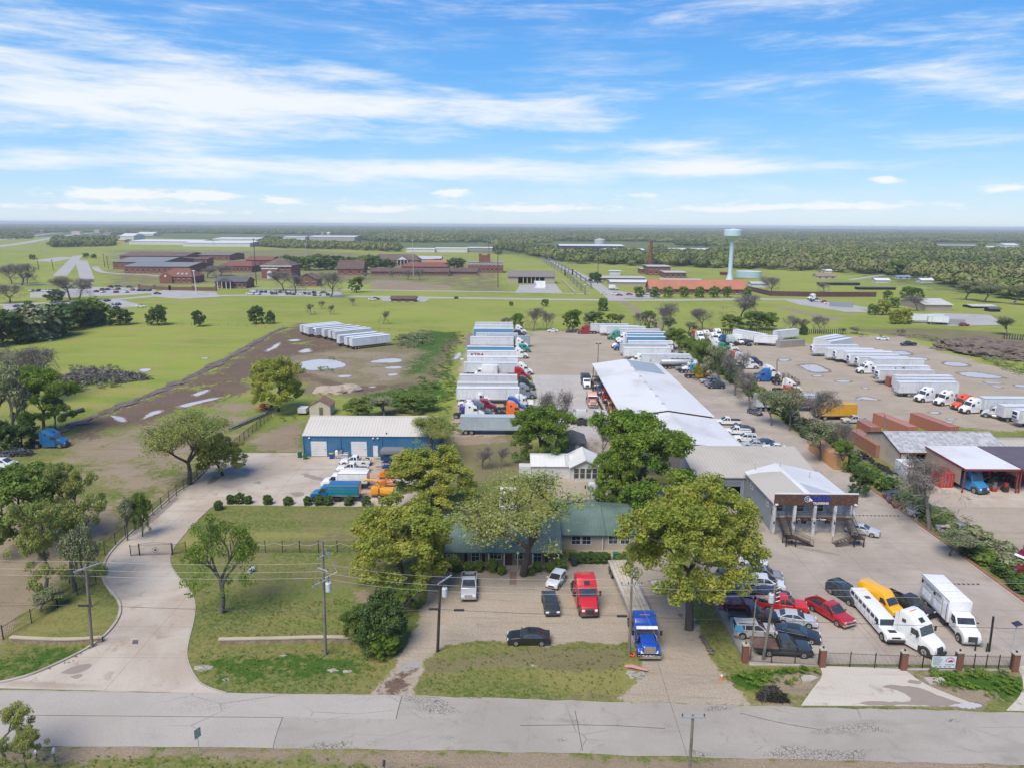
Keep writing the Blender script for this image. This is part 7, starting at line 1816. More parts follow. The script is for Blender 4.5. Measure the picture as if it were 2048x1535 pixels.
for i in range(3):
 TM['bigoak',i]=tree_mesh('big_oak',21,L_OAK,nleaf=62000,size=.125,cl=.60,trunkf=.24,levels=4,spread=.78,shell=2.2,low=.30,skirt=.12)if i==0 else None
 TM['oak',i]=tree_mesh('oak',21+i,L_OAK,nleaf=50000,size=.15,cl=.72,trunkf=.15,levels=4,spread=.80,shell=1.9,low=.08,skirt=.35)
 TM['thin',i]=tree_mesh('thin_oak',41+i*3,L_THIN,nleaf=24000 if i!=1 else 15000,size=.115,cl=1.0,trunkf=.22,levels=5,spread=.72,nch=(2,3),up=.35,shell=.16,low=(.22,.40,.22)[i],minr=.05,skirt=.1)
 TM['green',i]=tree_mesh('green',61+i,L_GREEN,nleaf=42000,size=.17,cl=.78,trunkf=.15,levels=4,spread=.65,up=.35,shell=.7,low=.06)
 TM['mid',i]=tree_mesh('mid',81+i,L_MID,nleaf=22000,size=.21,cl=.85,trunkf=.14,levels=4,spread=.7,up=.3,shell=.45,low=.06)
 TM['young',i]=tree_mesh('young',101+i,L_PALE if i!=1 else L_GREEN,nleaf=20000 if i!=1 else 9000,size=.14,cl=.75,trunkf=.18,levels=4,spread=.55,nch=(2,3),up=.5,low=.10,shell=.35,fork=(i==1),bark=BARKG)
 TM['dark',i]=tree_mesh('dark',121+i,L_DARK,nleaf=22000,size=.24,cl=.9,trunkf=.10,levels=3,spread=.8,nch=(3,5),up=.3,shell=1.2,low=.02)
 TM['bare',i]=tree_mesh('bare',141+i,L_TWIG,bark=BARKG,nleaf=3600,size=.22,cl=1.1,trunkf=.16,levels=5,spread=.5,nch=(2,3),up=.7,twig=True,low=.08,shell=.25,minr=.04)
 TM['bud',i]=tree_mesh('bud',161+i,L_BUD,bark=BARKG,nleaf=7500,size=.22,cl=1.0,trunkf=.18,levels=4,spread=.6,nch=(3,4),up=.4,low=.10,minr=.04)
 TM['far',i]=tree_mesh('far',181+i,L_MID,nleaf=2600,size=.75,cl=1.1,trunkf=.12,levels=3,spread=.8,nch=(3,5),shell=1.2,low=.03)
 TM['faroak',i]=tree_mesh('faroak',191+i,L_OAK,nleaf=2600,size=.7,cl=1.1,trunkf=.12,levels=3,spread=.8,nch=(3,5),shell=1.1,low=.03)
 TM['fardark',i]=tree_mesh('fardark',201+i,L_DARK,nleaf=2400,size=.8,cl=1.1,trunkf=.10,levels=3,spread=.8,nch=(3,5),shell=1.2,low=.02)
 TM['shrub',i]=tree_mesh('shrub',221+i,(L_MID,L_BUD,L_DARK)[i],nleaf=4200,size=.85,cl=1.7,trunkf=.04,levels=3,spread=.95,nch=(3,5),shell=1.0,low=0.0)
TM['rust',0]=tree_mesh('rust',241,L_RUST,nleaf=9000,size=.25,cl=.8,trunkf=.2,levels=4,spread=.6,up=.4,low=.15)
TNAME=dict(oak=('oak_tree','tree'),bigoak=('oak_tree','tree'),thin=('oak_tree','tree'),green=('leafy_tree','tree'),mid=('leafy_tree','tree'),young=('young_tree','tree'),dark=('evergreen_tree','tree'),bare=('bare_tree','tree'),bud=('budding_tree','tree'),far=('leafy_tree','tree'),faroak=('oak_tree','tree'),fardark=('evergreen_tree','tree'),shrub=('shrub','shrub'),rust=('young_tree','tree'))
_tv=[0]
def tree_at(kd,x,y,w,h,label,group=None,var=None,rot=None,z=0.0):
 _tv[0]+=1
 tr,cr=TM[kd,(_tv[0]if var is None else var)%(1 if kd=='rust' else 3)]
 n,c=TNAME[kd]
 t=thing(n,label,c,(x,y,z),rnd.uniform(0,6.28)if rot is None else rot,group,(w/10,w/10,h/10))
 link('stem' if kd=='shrub' else 'trunk',tr,t);link('foliage' if kd=='shrub' else 'crown',cr,t)
 return t
def tree(kd,px,py,wpx,top,label,group=None,var=None,rot=None):
 x,y=G(px,py)
 h=max(1.0,zat(px,top,y))
 depth=y*math.cos(PITCH)+(CAMH-h*.6)*math.sin(PITCH)
 return tree_at(kd,x,y,wpx*depth/FPX,h,label,group,var,rot)
tree('bigoak',1378,1258,286,968,'big olive-yellow oak over the edge of the crowded concrete lot',None,0,.4)
tree('thin',1047,1150,262,945,'broad thinly leaved oak with dark limbs in front of the green-roofed house',None,1,2.6)
tree('oak',806,1172,228,1000,'olive-yellow oak at the left end of the green-roofed house',None,1)
tree('oak',880,1018,172,893,'round olive-green oak beside the yellow wood chipper',None,2)
tree('green',1285,1020,205,830,'bright green tall tree in front of the long white shed',None,0)
tree('green',1222,1022,90,905,'lower dark green tree left of the tall bright one, before the shed',None,2)
tree('green',1088,925,124,812,'bright green tree at the corner of the white bungalow',None,1)
tree('bare',1112,905,70,775,'spindly half-bare tree rising behind the bright green one by the bungalow',None,0)
tree('thin',868,920,112,832,'thinly leaved tree against the right end of the blue workshop',None,0)
tree('bare',1200,925,66,840,'crooked half-bare tree between the bungalow and the shed',None,1)
tree('oak',556,822,108,713,'round oak alone behind the iron fence, near the pond',None,0)
tree('thin',378,968,168,822,'spreading oak along the iron fence left of the driveway',None,2)
tree('oak',445,950,98,868,'low olive oak right beside the driveway bend',None,2)
tree('young',445,1224,150,1020,'slender forked young tree on the lawn inside the driveway curve',None,1)
tree('young',92,1192,135,1035,'pale young tree by the iron fence at the left, nearer the picture edge',None,0)
tree('young',148,1182,150,985,'tall pale green tree by the iron fence, right of the other pale one',None,2)
tree('bud',182,1212,75,1050,'grey budding tree just behind the left utility pole',None,0)
tree('mid',60,1105,190,930,'wide fresh green tree at the left picture edge',None,2)
tree('young',160,1080,110,925,'pale green tree right of the wide fresh green one',None,0)
tree('rust',85,1075,70,935,'young tree with rust-orange leaves between the green ones at left',None)
tree('rust',8,1070,60,925,'rust-tinged tree cut by the left picture edge',None)
tree('bud',255,1080,55,992,'budding small tree beside the driveway kerb, upper left of the gate',None,1)
tree('mid',285,1072,40,985,'small green tree beside the driveway kerb above the gate',None,1)
tree('green',88,868,120,738,'yellow-green tree above the blue truck at left',None,0)
tree('bud',28,900,100,735,'bare budding tree left of the yellow-green one','trees along the left picture edge',2)
tree('bud',0,880,90,745,'bare budding tree cut by the left picture edge','trees along the left picture edge',0)
tree('bare',70,800,120,690,'pale bare tree at the left edge of the bright field',None,2)
tree('bud',112,860,60,790,'grey twiggy tree right behind the blue truck',None,1)
tree('dark',45,895,60,840,'dark bush left of the blue truck',None,1)
tree('dark',10,905,60,835,'dark bush at the left picture edge by the junk pile',None,0)
tree('dark',757,1296,104,1188,'dense dark evergreen beside the gravel drive',None,0)
tree('mid',716,1276,66,1210,'low dark evergreen left of the dense one',None,2)
tree('green',768,1312,56,1268,'bright green shrubby growth at the foot of the dark evergreen',None,1)
tree('mid',808,1225,60,1165,'dark green bush under the oak left of the house',None,0)
tree('young',8,1530,120,1395,'budding branches of a tree at the lower left picture corner',None,2)
tree('young',60,1552,90,1450,'low budding bush behind the two white mailboxes',None,0)
tree('bud',80,1222,80,1185,'straggly brownish shrub along the lower left iron fence',None,2)
tree('bare',965,935,45,895,'small bare shrub on the dry grass behind the house oaks','small bare shrubs on the dry grass',0)
tree('bare',1000,935,35,895,'small bare shrub just left of the bungalow','small bare shrubs on the dry grass',1)
tree('mid',715,835,60,795,'olive bush behind the blue workshop roof',None,1)
tree('bud',770,835,90,795,'pale twiggy bush behind the blue workshop roof, right of the olive one',None,1)
tree('mid',830,822,90,785,'low green thicket behind the right end of the workshop',None,2)
tree('bare',745,1035,30,1008,'thin leafless sapling on the lawn below the yellow chipper',None,2)
for k,(px,py,w,tp,kd,lb)in enumerate(((5,690,70,622,'dark','dark rounded tree at the left end of the field hedge'),(35,685,60,628,'dark','green tree second in the field hedge at left'),(70,680,65,612,'shrub','olive tree in the middle of the field hedge at left'),(100,673,62,610,'shrub','olive tree right of the other olive one in the field hedge'),(62,672,40,605,'dark','dark conical tree behind the olive ones in the field hedge'),(132,660,55,606,'dark','dark tree between the olive and the tan ones in the field hedge'),(162,655,50,602,'dark','green tree near the right end of the field hedge'),(183,648,52,597,'shrub','yellowish tree at the right end of the field hedge'),(110,605,30,580,'dark','dark tree top between hedge and car park'))):
 tree(kd,px,py,w*1.3,tp,lb,'trees of the field hedge at left')
for px,py,w,tp,lb in((241,650,44,617,'dark juniper with a bare top, first from the left on the field fence'),(314,650,40,611,'dark juniper with a triangular crown, second on the field fence'),(399,653,27,620,'narrow dark juniper with bare twigs, third on the field fence'),(513,648,32,612,'dark juniper leaning right, fourth on the field fence'),(541,648,20,622,'smallest dark juniper, right end of the row on the field fence')):
 tree('dark',px,py,w,tp,lb,'junipers along the field fence')
for px,py,w,tp,lb in((622,630,24,608,'small reddish bare tree on the meadow, leftmost of the three'),(643,618,15,602,'small bare tree on the meadow, farthest of the three'),(662,629,16,610,'small bare tree on the meadow, rightmost of the three'),(767,648,24,622,'small bare tree alone on the meadow right of the white trailers'),(705,612,14,596,'tiny bare tree near the guard house')):
 tree('bare',px,py,w,tp,lb,'small bare trees on the meadow')
for kd,px,py,w,tp,lb in(('bare',140,600,66,552,'large bare tree at the car park, left of two'),('bare',158,601,62,556,'large bare tree at the car park, right of two'),('bare',43,571,62,526,'large bare tree on the far left lawn'),('bare',24,568,40,530,'bare tree at the left picture edge of the lawn'),('bare',55,566,36,545,'low bare tree right of the large one on the far left lawn'),('bare',20,606,60,568,'bare tree at the left picture edge by the car park'),('bare',567,582,56,541,'bare tree before the square brick hall, left of two'),('bare',592,587,50,548,'bare tree before the square brick hall, right of two'),('bare',662,594,54,543,'bare tree beside the small gabled hall'),('green',713,585,32,553,'bright green round tree by the campus road'),('bare',733,560,16,545,'bare tree behind the bright green one'),('bare',440,552,50,530,'bare tree near the red-roofed hall'),('bare',415,556,40,535,'bare tree left of the one near the red-roofed hall'),('bare',780,560,18,540,'bare tree before the long low range, leftmost'),('bare',815,560,24,540,'bare tree before the long low range, middle'),('bare',840,560,22,538,'bare tree before the long low range, rightmost'),('bare',958,556,12,536,'bare tree at the right end of the low range')):
 tree(kd,px,py,w,tp,lb,'bare trees of the campus')
for k,(px,py,w,tp)in enumerate(((620,541,40,512),(598,540,36,514),(655,540,44,516),(640,528,36,508),(677,532,40,512),(688,540,30,516),(735,540,40,510),(750,534,30,512),(775,537,40,518),(820,530,30,517),(875,530,24,518),(908,537,40,516),(575,525,30,510),(560,528,26,514),(1190,565,28,545),(700,528,30,514))):
 tree('fardark' if k%3 else 'far',px,py,w,tp,'dark round tree standing among the brick campus halls','dark round trees among the campus halls')
for k,px in enumerate((1278,1309,1336,1367,1398,1428,1455,1495)):
 tree('far',px,595+(k>6),20,573,'%s small round tree from the left before the terracotta-roofed hall'%ORD[k],'small round trees before the terracotta-roofed hall')
for k,(px,py,w,tp,lb)in enumerate(((1022,612,9,603,'tiny round tree on the meadow, left of three'),(1090,613,15,598,'small round tree on the meadow, middle of three'),(1206,622,22,595,'round green tree on the meadow beside the dirt track'),(65,520,12,509,'small dark tree beside the tiny far car park'),(172,516,14,506,'small tree right of the straight far road, left of two'),(188,517,12,508,'small tree right of the straight far road, right of two'))):
 tree('far',px,py,w,tp,lb,'small round trees on the meadow')
for kd,px,py,w,tp,lb in(('green',1036,660,24,626,'bright green tree behind the far left trailers'),('bud',1012,655,30,635,'pale bush behind the far left trailers'),('bare',1066,662,46,615,'tall bare tree behind the white sedan'),('bare',1095,662,30,625,'bare tree just right of the tall one behind the white sedan'),('green',1145,662,38,618,'dark green round tree behind the dark red truck'),('mid',1190,655,40,622,'green tree behind the grey-white trailer'),('bud',1180,656,30,625,'thin tree right of the dark green round one'),('mid',1222,655,36,628,'green bush tree behind the middle of the right-hand trailers'),('bud',1245,655,36,628,'twiggy tree behind the right-hand trailers, near the dirt track'),('bare',1283,660,34,625,'bare tree at the lower end of the dirt track'),('mid',1300,660,34,622,'green tree right of the dirt track end'),('bare',1322,668,56,605,'tall bare white-limbed tree behind the right-hand trailers'),('bud',1338,672,40,632,'twiggy tree beside the white-limbed one'),('bare',1405,662,52,616,'lopped tree with stubby spreading limbs at the yard back'),('bare',1476,650,82,585,'largest bare tree on the meadow behind the yard'),('mid',1460,662,46,630,'dark bushy tree below the largest bare one'),('mid',1500,660,60,622,'dense green tree right of the largest bare one'),('mid',1530,660,50,625,'dense green tree at the right end of the yard back clump'),('bud',1375,668,40,645,'grey thicket left of the far yard line'),('bare',1578,668,40,632,'bare tree behind the tan containers, left'),('bare',1602,668,30,638,'bare tree behind the tan containers, middle'),('bare',1640,666,36,632,'bare tree behind the tan containers, right'),('dark',1606,670,18,650,'small dark evergreen behind the tan containers'),('bare',1685,668,22,655,'low bare bush on the yard edge fence'),('bare',1800,672,22,658,'low bare bush behind the dark pickup'),('bare',1715,668,34,655,'bare scrub on the yard edge left of the white car')):
 tree(kd,px,py,w,tp,lb,'trees behind the truck yards')
for kd,px,py,w,tp,lb in(('green',1774,600,18,581,'bright round evergreen on the right meadow'),('green',1812,597,28,573,'bright green tree on the right meadow, left of two'),('green',1835,598,30,575,'bright green tree on the right meadow, right of two'),('faroak',1764,630,28,600,'olive tree by the service drive, right of two'),('far',1744,630,20,608,'small tree by the service drive, left of two'),('far',1788,616,22,595,'small tree behind the olive one by the service drive'),('bare',1835,622,46,590,'bare spreading tree beside the wide beige hall'),('faroak',1791,648,26,620,'olive tree at the far right lot, left of two'),('faroak',1809,648,26,616,'olive tree at the far right lot, right of two'),('bud',2015,672,58,634,'budding round tree at the right picture edge of the meadow'),('bare',1540,588,44,553,'bare tree beside the maroon fence'),('bare',1648,585,30,565,'bare tree among the scrap cars'),('bare',1645,548,26,530,'bare tree behind the cream cottage'),('faroak',1720,540,36,515,'wide oak at the meadow edge, left'),('bud',1752,545,34,518,'grey tree at the meadow edge beside the wide oak'),('far',1790,550,44,520,'green tree at the meadow edge above the blue-roofed shed'),('bud',1930,600,60,560,'grey bare tree at the wood edge, left'),('bud',1970,605,60,565,'grey bare tree at the wood edge, middle'),('bud',2025,610,70,570,'grey bare tree at the wood edge, right')):
 tree(kd,px,py,w,tp,lb,'scattered trees on the right meadow')
for k in range(128):
 y=74+k*1.62+rnd.uniform(-1,1)
 kd=rnd.choice(('shrub','shrub','shrub'))
 w,h=rnd.uniform(2.4,4.2),rnd.uniform(1.3,2.9)+(y>140)*.7
 tree_at(kd,65.2+rnd.uniform(-.3,1.2)+(k%3)*.8,y,w,h,'tangled green and brown shrub in the hedge along the kerb of the concrete lot','shrubs of the hedge along the kerb')
for kd,px,py,w,tp,lb in(('bare',1858,1058,150,925,'large bare rusty-leaved tree in the hedge by the grey pickup'),('bud',1640,920,76,838,'spindly tree in the hedge before the orange container, lower'),('bud',1580,860,76,775,'spindly tree in the hedge before the long white trailer'),('bare',1620,880,90,780,'taller bare tree in the hedge behind the grey hatchback'),('bare',1675,915,66,840,'bare tree in the hedge above the tyre heap'),('mid',1688,940,46,880,'green tree in the hedge above the tyre heap'),('mid',1408,760,58,680,'leafy tree at the kerb behind the yellow truck'),('bud',1440,775,66,690,'twiggy tree at the kerb right of the yellow truck'),('bare',1470,790,60,700,'white-limbed bare tree at the kerb'),('bare',1500,815,70,745,'white-limbed bare tree at the kerb above the grey hatchback'),('mid',1378,728,46,675,'green tree at the kerb beside the tank trailer'),('bud',1542,850,60,780,'pale twiggy tree at the kerb right of the grey hatchback'),('mid',1350,700,44,655,'green tree at the kerb end of the right-hand trailers'),('dark',1718,990,40,930,'dark green bush in the hedge by the white sign'),('bud',1900,1110,90,1060,'brown scrub in the hedge below the grey pickup')):
 tree(kd,px,py,w,tp,lb,'trees in the hedge along the kerb')
for px,py in((437,1018),(462,1006),(480,1005),(497,1006),(536,1007),(577,1008),(616,1009),(640,1008),(657,1009),(697,1009),(733,1010)):
 tree('shrub',px,py,rnd.uniform(15,21),py-rnd.uniform(15,20),'small round dark shrub in the row along the edge of the workshop apron','shrubs along the workshop apron',2)
for px,py,w in((870,1138,20),(888,1138,20),(915,1140,22),(938,1140,20),(958,1140,22),(985,1140,26),(1003,1146,18),(1075,1140,20),(1100,1142,22),(1120,1140,26),(1062,1148,14)):
 tree('shrub',px,py,w,py-w*.9,'clipped green bush in the bed along the front of the green-roofed house','bushes along the house front',0)
for k,px in enumerate((1150,1165,1180,1195,1208)):tree('shrub',px,1122,26,1104,'dark green bush in the clipped hedge of the house wing','hedge of the house wing',2)
for px,py in((1243,1130),(885,985)):tree('mid',px,py,26,py-26,'loose bush at the %s'%('right end of the house wing' if px>1000 else 'foot of the round oak'))
WEED=tree_mesh('weed',301,L_MID,nleaf=260,size=1.5,cl=2.2,trunkf=.03,levels=2,spread=1.0,nch=(3,4),low=0.0)[1]
def scrub(name,polys,step,smin,smax,leafm,seed):
 """ground cover: many low tufts joined into one mesh"""
 r=random.Random(seed)
 base=np.array([v.co[:]for v in WEED.vertices]).reshape(-1,4,3)
 out=[]
 for pl in polys:
  P=GP(pl)
  A=np.array(P)
  n=int(abs(sum(P[i][0]*P[(i+1)%len(P)][1]-P[(i+1)%len(P)][0]*P[i][1]for i in range(len(P))))/2/step)
  pts=np.random.default_rng(seed).uniform(A.min(0),A.max(0),(n*3,2))
  pts=pts[sdist(P,pts[:,0],pts[:,1])>0][:n]
  for x,y in pts:
   s=r.uniform(smin,smax)
   b=base[r.randrange(0,180):][:r.randint(45,80)]
   out.append(b*np.array([s,s,s*.7])*.1+np.array([x,y,0]))
 V=np.concatenate([o.reshape(-1,3)for o in out])
 k=len(V)//4
 me=bpy.data.meshes.new(name)
 me.vertices.add(len(V));me.vertices.foreach_set('co',V.astype(np.float32).ravel())
 me.loops.add(len(V));me.loops.foreach_set('vertex_index',np.arange(len(V),dtype=np.int32))
 me.polygons.add(k);me.polygons.foreach_set('loop_start',np.arange(0,k*4,4,dtype=np.int32))
 me.update();me.materials.append(leafm)
 return kind(link(name,me),'stuff')
scrub('reeds',[[(628,734),(672,736),(668,744),(632,743)],[(655,717),(668,716),(670,721),(656,722)]],1.6,.5,1.3,L_MID,8)
scrub('weeds',[[(1470,1348),(1620,1336),(1638,1346),(1560,1378),(1490,1380)],[(1830,1342),(2035,1346),(2045,1390),(1960,1398),(1880,1378)]],.5,.5,1.0,L_GREEN,1)
scrub('scrub',[[(690,800),(830,815),(900,830),(912,770),(900,720),(930,675),(900,670),(850,760),(780,790)],[(1000,868),(860,875),(880,850),(920,850)],[(560,835),(610,835),(560,845)]],6,1.0,2.6,L_MID,2)
scrub('dry_scrub',[[(1700,675),(1760,672),(1850,678),(1960,720),(2080,770),(2080,745),(1960,705),(1860,675)],[(140,735),(235,735),(240,775),(150,785)],[(780,680),(860,664),(870,690),(800,700)]],3.0,1.0,2.4,L_BUD,3)
scrub('verge_grass',[[(-40,1300),(190,1292),(150,1322),(60,1350),(-40,1366)],[(385,1302),(735,1300),(790,1330),(735,1384),(440,1384)],[(850,1320),(1080,1290),(1255,1292),(1240,1396),(830,1388)],[(395,1200),(700,1200),(700,1278),(420,1280)],[(-40,1515),(560,1512),(900,1535),(900,1570),(-40,1570)],[(1400,1190),(1440,1290),(1480,1330),(1470,1390),(1420,1290),(1385,1210)]],.45,.14,.32,L_GRASS,4)
# --- the far woods: one mass
def proj(x,y,z):
 dz=z-CAMH
 f=y*math.cos(PITCH)-dz*math.sin(PITCH)
 v=(y*math.sin(PITCH)+dz*math.cos(PITCH))/f
 u=x/f
 c,s=math.cos(ROLL),math.sin(ROLL)
 return 1024+(u*c+v*s)*FPX,767.5-(-u*s+v*c)*FPX
WOODS=[[(-900,466),(200,466),(640,470),(690,482),(900,488),(1000,499),(1060,512),(1130,527),(1300,533),(1500,539),(1690,546),(1800,552),(1880,566),(1930,588),(2048,603),(2700,660),(2900,440),(-900,440)],[(430,488),(560,497),(700,500),(820,506),(1000,510),(1000,503),(820,499),(640,492),(430,484)],[(-300,462),(58,462),(64,478),(-300,486)],[(108,482),(250,478),(262,492),(100,496)],[(200,466),(300,468),(360,474),(250,476)],[(720,488),(990,492),(990,500),(720,497)],[(505,478),(720,480),(720,490),(505,486)]]
CLEAR=[(1105,484,1300,512),(1330,494,1440,513),(1866,486,1960,507),(1965,486,2045,507),(600,470,725,491),(1235,486,1350,502),(1060,487,1115,503),(350,482,515,502),(412,474,530,492),(800,492,990,512),(230,470,420,498),(560,472,620,490),(730,486,980,495),(1500,486,1640,490),(1700,478,1900,481),(200,462,420,466),(900,470,1100,472)]
g=np.random.default_rng(5)
pts,scl,rot=[],[],[]
for y0,y1,per,s0,zs in((430,1500,75,1.0,1.0),(1500,4300,260,1.55,1.05),(4300,13000,2600,4.2,1.15)):
 n=int((y1*y1-y0*y0)*1.0/per)
 yy=np.sqrt(g.uniform(y0*y0,y1*y1,n));xx=g.uniform(-1.0,1.0,n)*yy
 f=yy*math.cos(PITCH)+CAMH*math.sin(PITCH)
 v=(yy*math.sin(PITCH)-CAMH*math.cos(PITCH))/f;u=xx/f
 PX,PY=1024+(u*math.cos(ROLL)+v*math.sin(ROLL))*FPX,767.5-(-u*math.sin(ROLL)+v*math.cos(ROLL))*FPX
 ok=np.zeros(n,bool)
 for pl in WOODS:
  A=np.array(pl)
  sel=np.where((PX>A[:,0].min())&(PX<A[:,0].max())&(PY>A[:,1].min())&(PY<A[:,1].max()))[0]
  ok[sel]|=sdist(pl,PX[sel],PY[sel])>0
 for a,b,c,d in CLEAR:ok&=~((PX>a)&(PX<c)&(PY>b)&(PY<d))
 k=ok.sum()
 pts.append(np.stack([xx[ok],yy[ok],np.zeros(k)],1))
 s=s0*g.uniform(.65,1.35,k)
 scl.append(np.stack([s,s,zs*g.uniform(.6,1.3,k)*(1 if y0<4000 else .9)],1));rot.append(g.uniform(0,6.28,k))
pts,scl,rot=np.concatenate(pts),np.concatenate(scl),np.concatenate(rot)
fm=bpy.data.meshes.new('woods')
fm.vertices.add(len(pts));fm.vertices.foreach_set('co',pts.astype(np.float32).ravel())
fm.attributes.new('size','FLOAT_VECTOR','POINT').data.foreach_set('vector',scl.astype(np.float32).ravel())
rr=np.zeros((len(pts),3),np.float32);rr[:,2]=rot
fm.attributes.new('turn','FLOAT_VECTOR','POINT').data.foreach_set('vector',rr.ravel())
WOODM=bpy.data.materials.new('woodland_leaves')
_t=NT(WOODM)
_oi=_t.n.new('ShaderNodeObjectInfo')
_rp=_t.n.new('ShaderNodeValToRGB')
els=_rp.color_ramp.elements
els[0].position,els[0].color=0,(0.115,0.155,0.040,1)
els[1].position,els[1].color=1,(0.252,0.232,0.109,1)
for p,c in((.25,(0.151,0.199,0.046,1)),(.5,(0.196,0.236,0.053,1)),(.75,(0.223,0.236,0.066,1))):els.new(p).color=c
_t.l.new(_oi.outputs['Random'],_rp.inputs[0])
_gi=_t.n.new('ShaderNodeNewGeometry')
_wp=_t.noise(_t.coord('World'),.0045,4,.6,.5)
_bc=_t.mix(_t.ramp(_wp,.36,.52,.75,0),_rp.outputs[0],(.085,.125,.045,1))
_bc=_t.mix(_t.ramp(_wp,.52,.66,0,.7),_bc,(.25,.25,.11,1))
_c=_t.mix(_t.math('MULTIPLY',_gi.outputs['Random Per Island'],.30),_bc,(.03,.045,.015,1))
_t.set(_t.p.inputs['Base Color'],_c)
_t.p.inputs['Roughness'].default_value=.9
_t.p.inputs['Specular IOR Level'].default_value=.1
src=bpy.data.collections.new('woodland_tree_kinds')
for k in range(4):
 r=np.random.default_rng(60+k)
 V,n=[],150
 th,ph=r.uniform(0,6.28,n),np.arccos(r.uniform(-.35,1,n))
 rad=4.6*(1+.18*np.sin(th*3+k))*r.uniform(.7,1.05,n)
 C=np.stack([np.cos(th)*np.sin(ph)*rad,np.sin(th)*np.sin(ph)*rad,6.0+np.cos(ph)*rad*.82],1)
 nn=(C-np.array([0,0,5.2]));nn/=np.linalg.norm(nn,axis=1)[:,None]
 nn+=r.normal(size=(n,3))*.35;nn/=np.linalg.norm(nn,axis=1)[:,None]
 a=np.cross(nn,r.normal(size=(n,3)));a/=np.linalg.norm(a,axis=1)[:,None]
 b=np.cross(nn,a);s=r.uniform(.7,1.5,n)[:,None]
 V=np.stack([C-a*s,C-b*s,C+a*s,C+b*s],1).reshape(-1,3)
 mb=MB();mb.v=[tuple(x)for x in V];mb.f=[(i*4,i*4+1,i*4+2,i*4+3)for i in range(n)];mb.m=[0]*n
 bm=bmesh.new();bmesh.ops.create_icosphere(bm,subdivisions=2,radius=1)
 for v in bm.verts:
  q_=1+.25*math.sin(v.co.x*5+k)*math.cos(v.co.y*4+v.co.z*3)
  v.co=Vector((v.co.x*3.7*q_,v.co.y*3.7*q_,5.6+v.co.z*3.0*q_))
 bm.verts.index_update()
 mb.add([v.co[:]for v in bm.verts],[tuple(v.index for v in f.verts)for f in bm.faces],0);bm.free()
 mb.tube([(0,0,0),(0,0,4)],[.3,.2],5,0,False)
 o=bpy.data.objects.new('woodland_tree',mb.mesh('woodland_tree',WOODM))
 src.objects.link(o)
wo_=kind(link('woods',fm),'stuff')
ng=bpy.data.node_groups.new('plant_woods','GeometryNodeTree')
ng.interface.new_socket('Geometry',in_out='INPUT',socket_type='NodeSocketGeometry')
ng.interface.new_socket('Geometry',in_out='OUTPUT',socket_type='NodeSocketGeometry')
ni,no=ng.nodes.new('NodeGroupInput'),ng.nodes.new('NodeGroupOutput')
mp_=ng.nodes.new('GeometryNodeMeshToPoints')
ip=ng.nodes.new('GeometryNodeInstanceOnPoints')
ci=ng.nodes.new('GeometryNodeCollectionInfo')
ci.inputs['Collection'].default_value=src
ci.inputs['Separate Children'].default_value=True
ci.inputs['Reset Children'].default_value=True
ip.inputs['Pick Instance'].default_value=True
for nm,sk in(('size','Scale'),('turn','Rotation')):
 na=ng.nodes.new('GeometryNodeInputNamedAttribute');na.data_type='FLOAT_VECTOR';na.inputs['Name'].default_value=nm
 ng.links.new(na.outputs['Attribute'],ip.inputs[sk])
ng.links.new(ni.outputs[0],mp_.inputs['Mesh']);ng.links.new(mp_.outputs[0],ip.inputs['Points'])
ng.links.new(ci.outputs[0],ip.inputs['Instance']);ng.links.new(ip.outputs[0],no.inputs[0])
wo_.modifiers.new('plant','NODES').node_group=ng
def twig_heap(name,label,cat,px,py,sx,sy,sz,n,m,size,yaw=0):
 g=np.random.default_rng(int(px))
 th,ph,rr=g.uniform(0,6.28,n),np.arccos(g.uniform(0,1,n)),g.uniform(.3,1,n)**.4
 k=1+.25*np.sin(th*3+px)+.15*np.sin(th*7)
 P=np.stack([np.cos(th)*np.sin(ph)*sx*rr*k,np.sin(th)*np.sin(ph)*sy*rr*k,np.cos(ph)*sz*rr*k+.05],1)
 a=g.normal(size=(n,3))*np.array([1,1,.45]);a/=np.linalg.norm(a,axis=1)[:,None]
 b=np.cross(a,g.normal(size=(n,3)));b/=np.linalg.norm(b,axis=1)[:,None]
 s=size*g.uniform(.4,1.3,n)[:,None]
 V=np.stack([P-a*s,P-b*s*.16,P+a*s,P+b*s*.16],1).reshape(-1,3)
 V[:,2]=np.maximum(V[:,2],.02)
 me=bpy.data.meshes.new(name)
 me.from_pydata([tuple(v)for v in V],[],[(i*4,i*4+1,i*4+2,i*4+3)for i in range(n)]);me.materials.append(m)
 x,y=G(px,py)
 return tag(link(name,me,None,(x,y,.0),R_(yaw)),label,cat)
twig_heap('brush_heap','wide grey-brown heap of dead brush on the bright field','brush heap',190,760,12,7,2.4,9000,L_TWIG,.9)
twig_heap('brush_pile','dark grey pile of cut brush beside the gate apron','brush pile',1543,1394,1.25,.8,.8,1500,leaf_mat('cut_brush',(.06,.05,.045,1),(.11,.095,.085,1),(.04,.035,.03,1),.05),.5)
twig_heap('junk_pile','grey junk pile beside the white van at the left edge','junk pile',34,908,3.2,2.0,1.0,900,leaf_mat('grey_scrap',(.18,.17,.17,1),(.35,.34,.34,1),(.07,.07,.075,1),.02),.6)
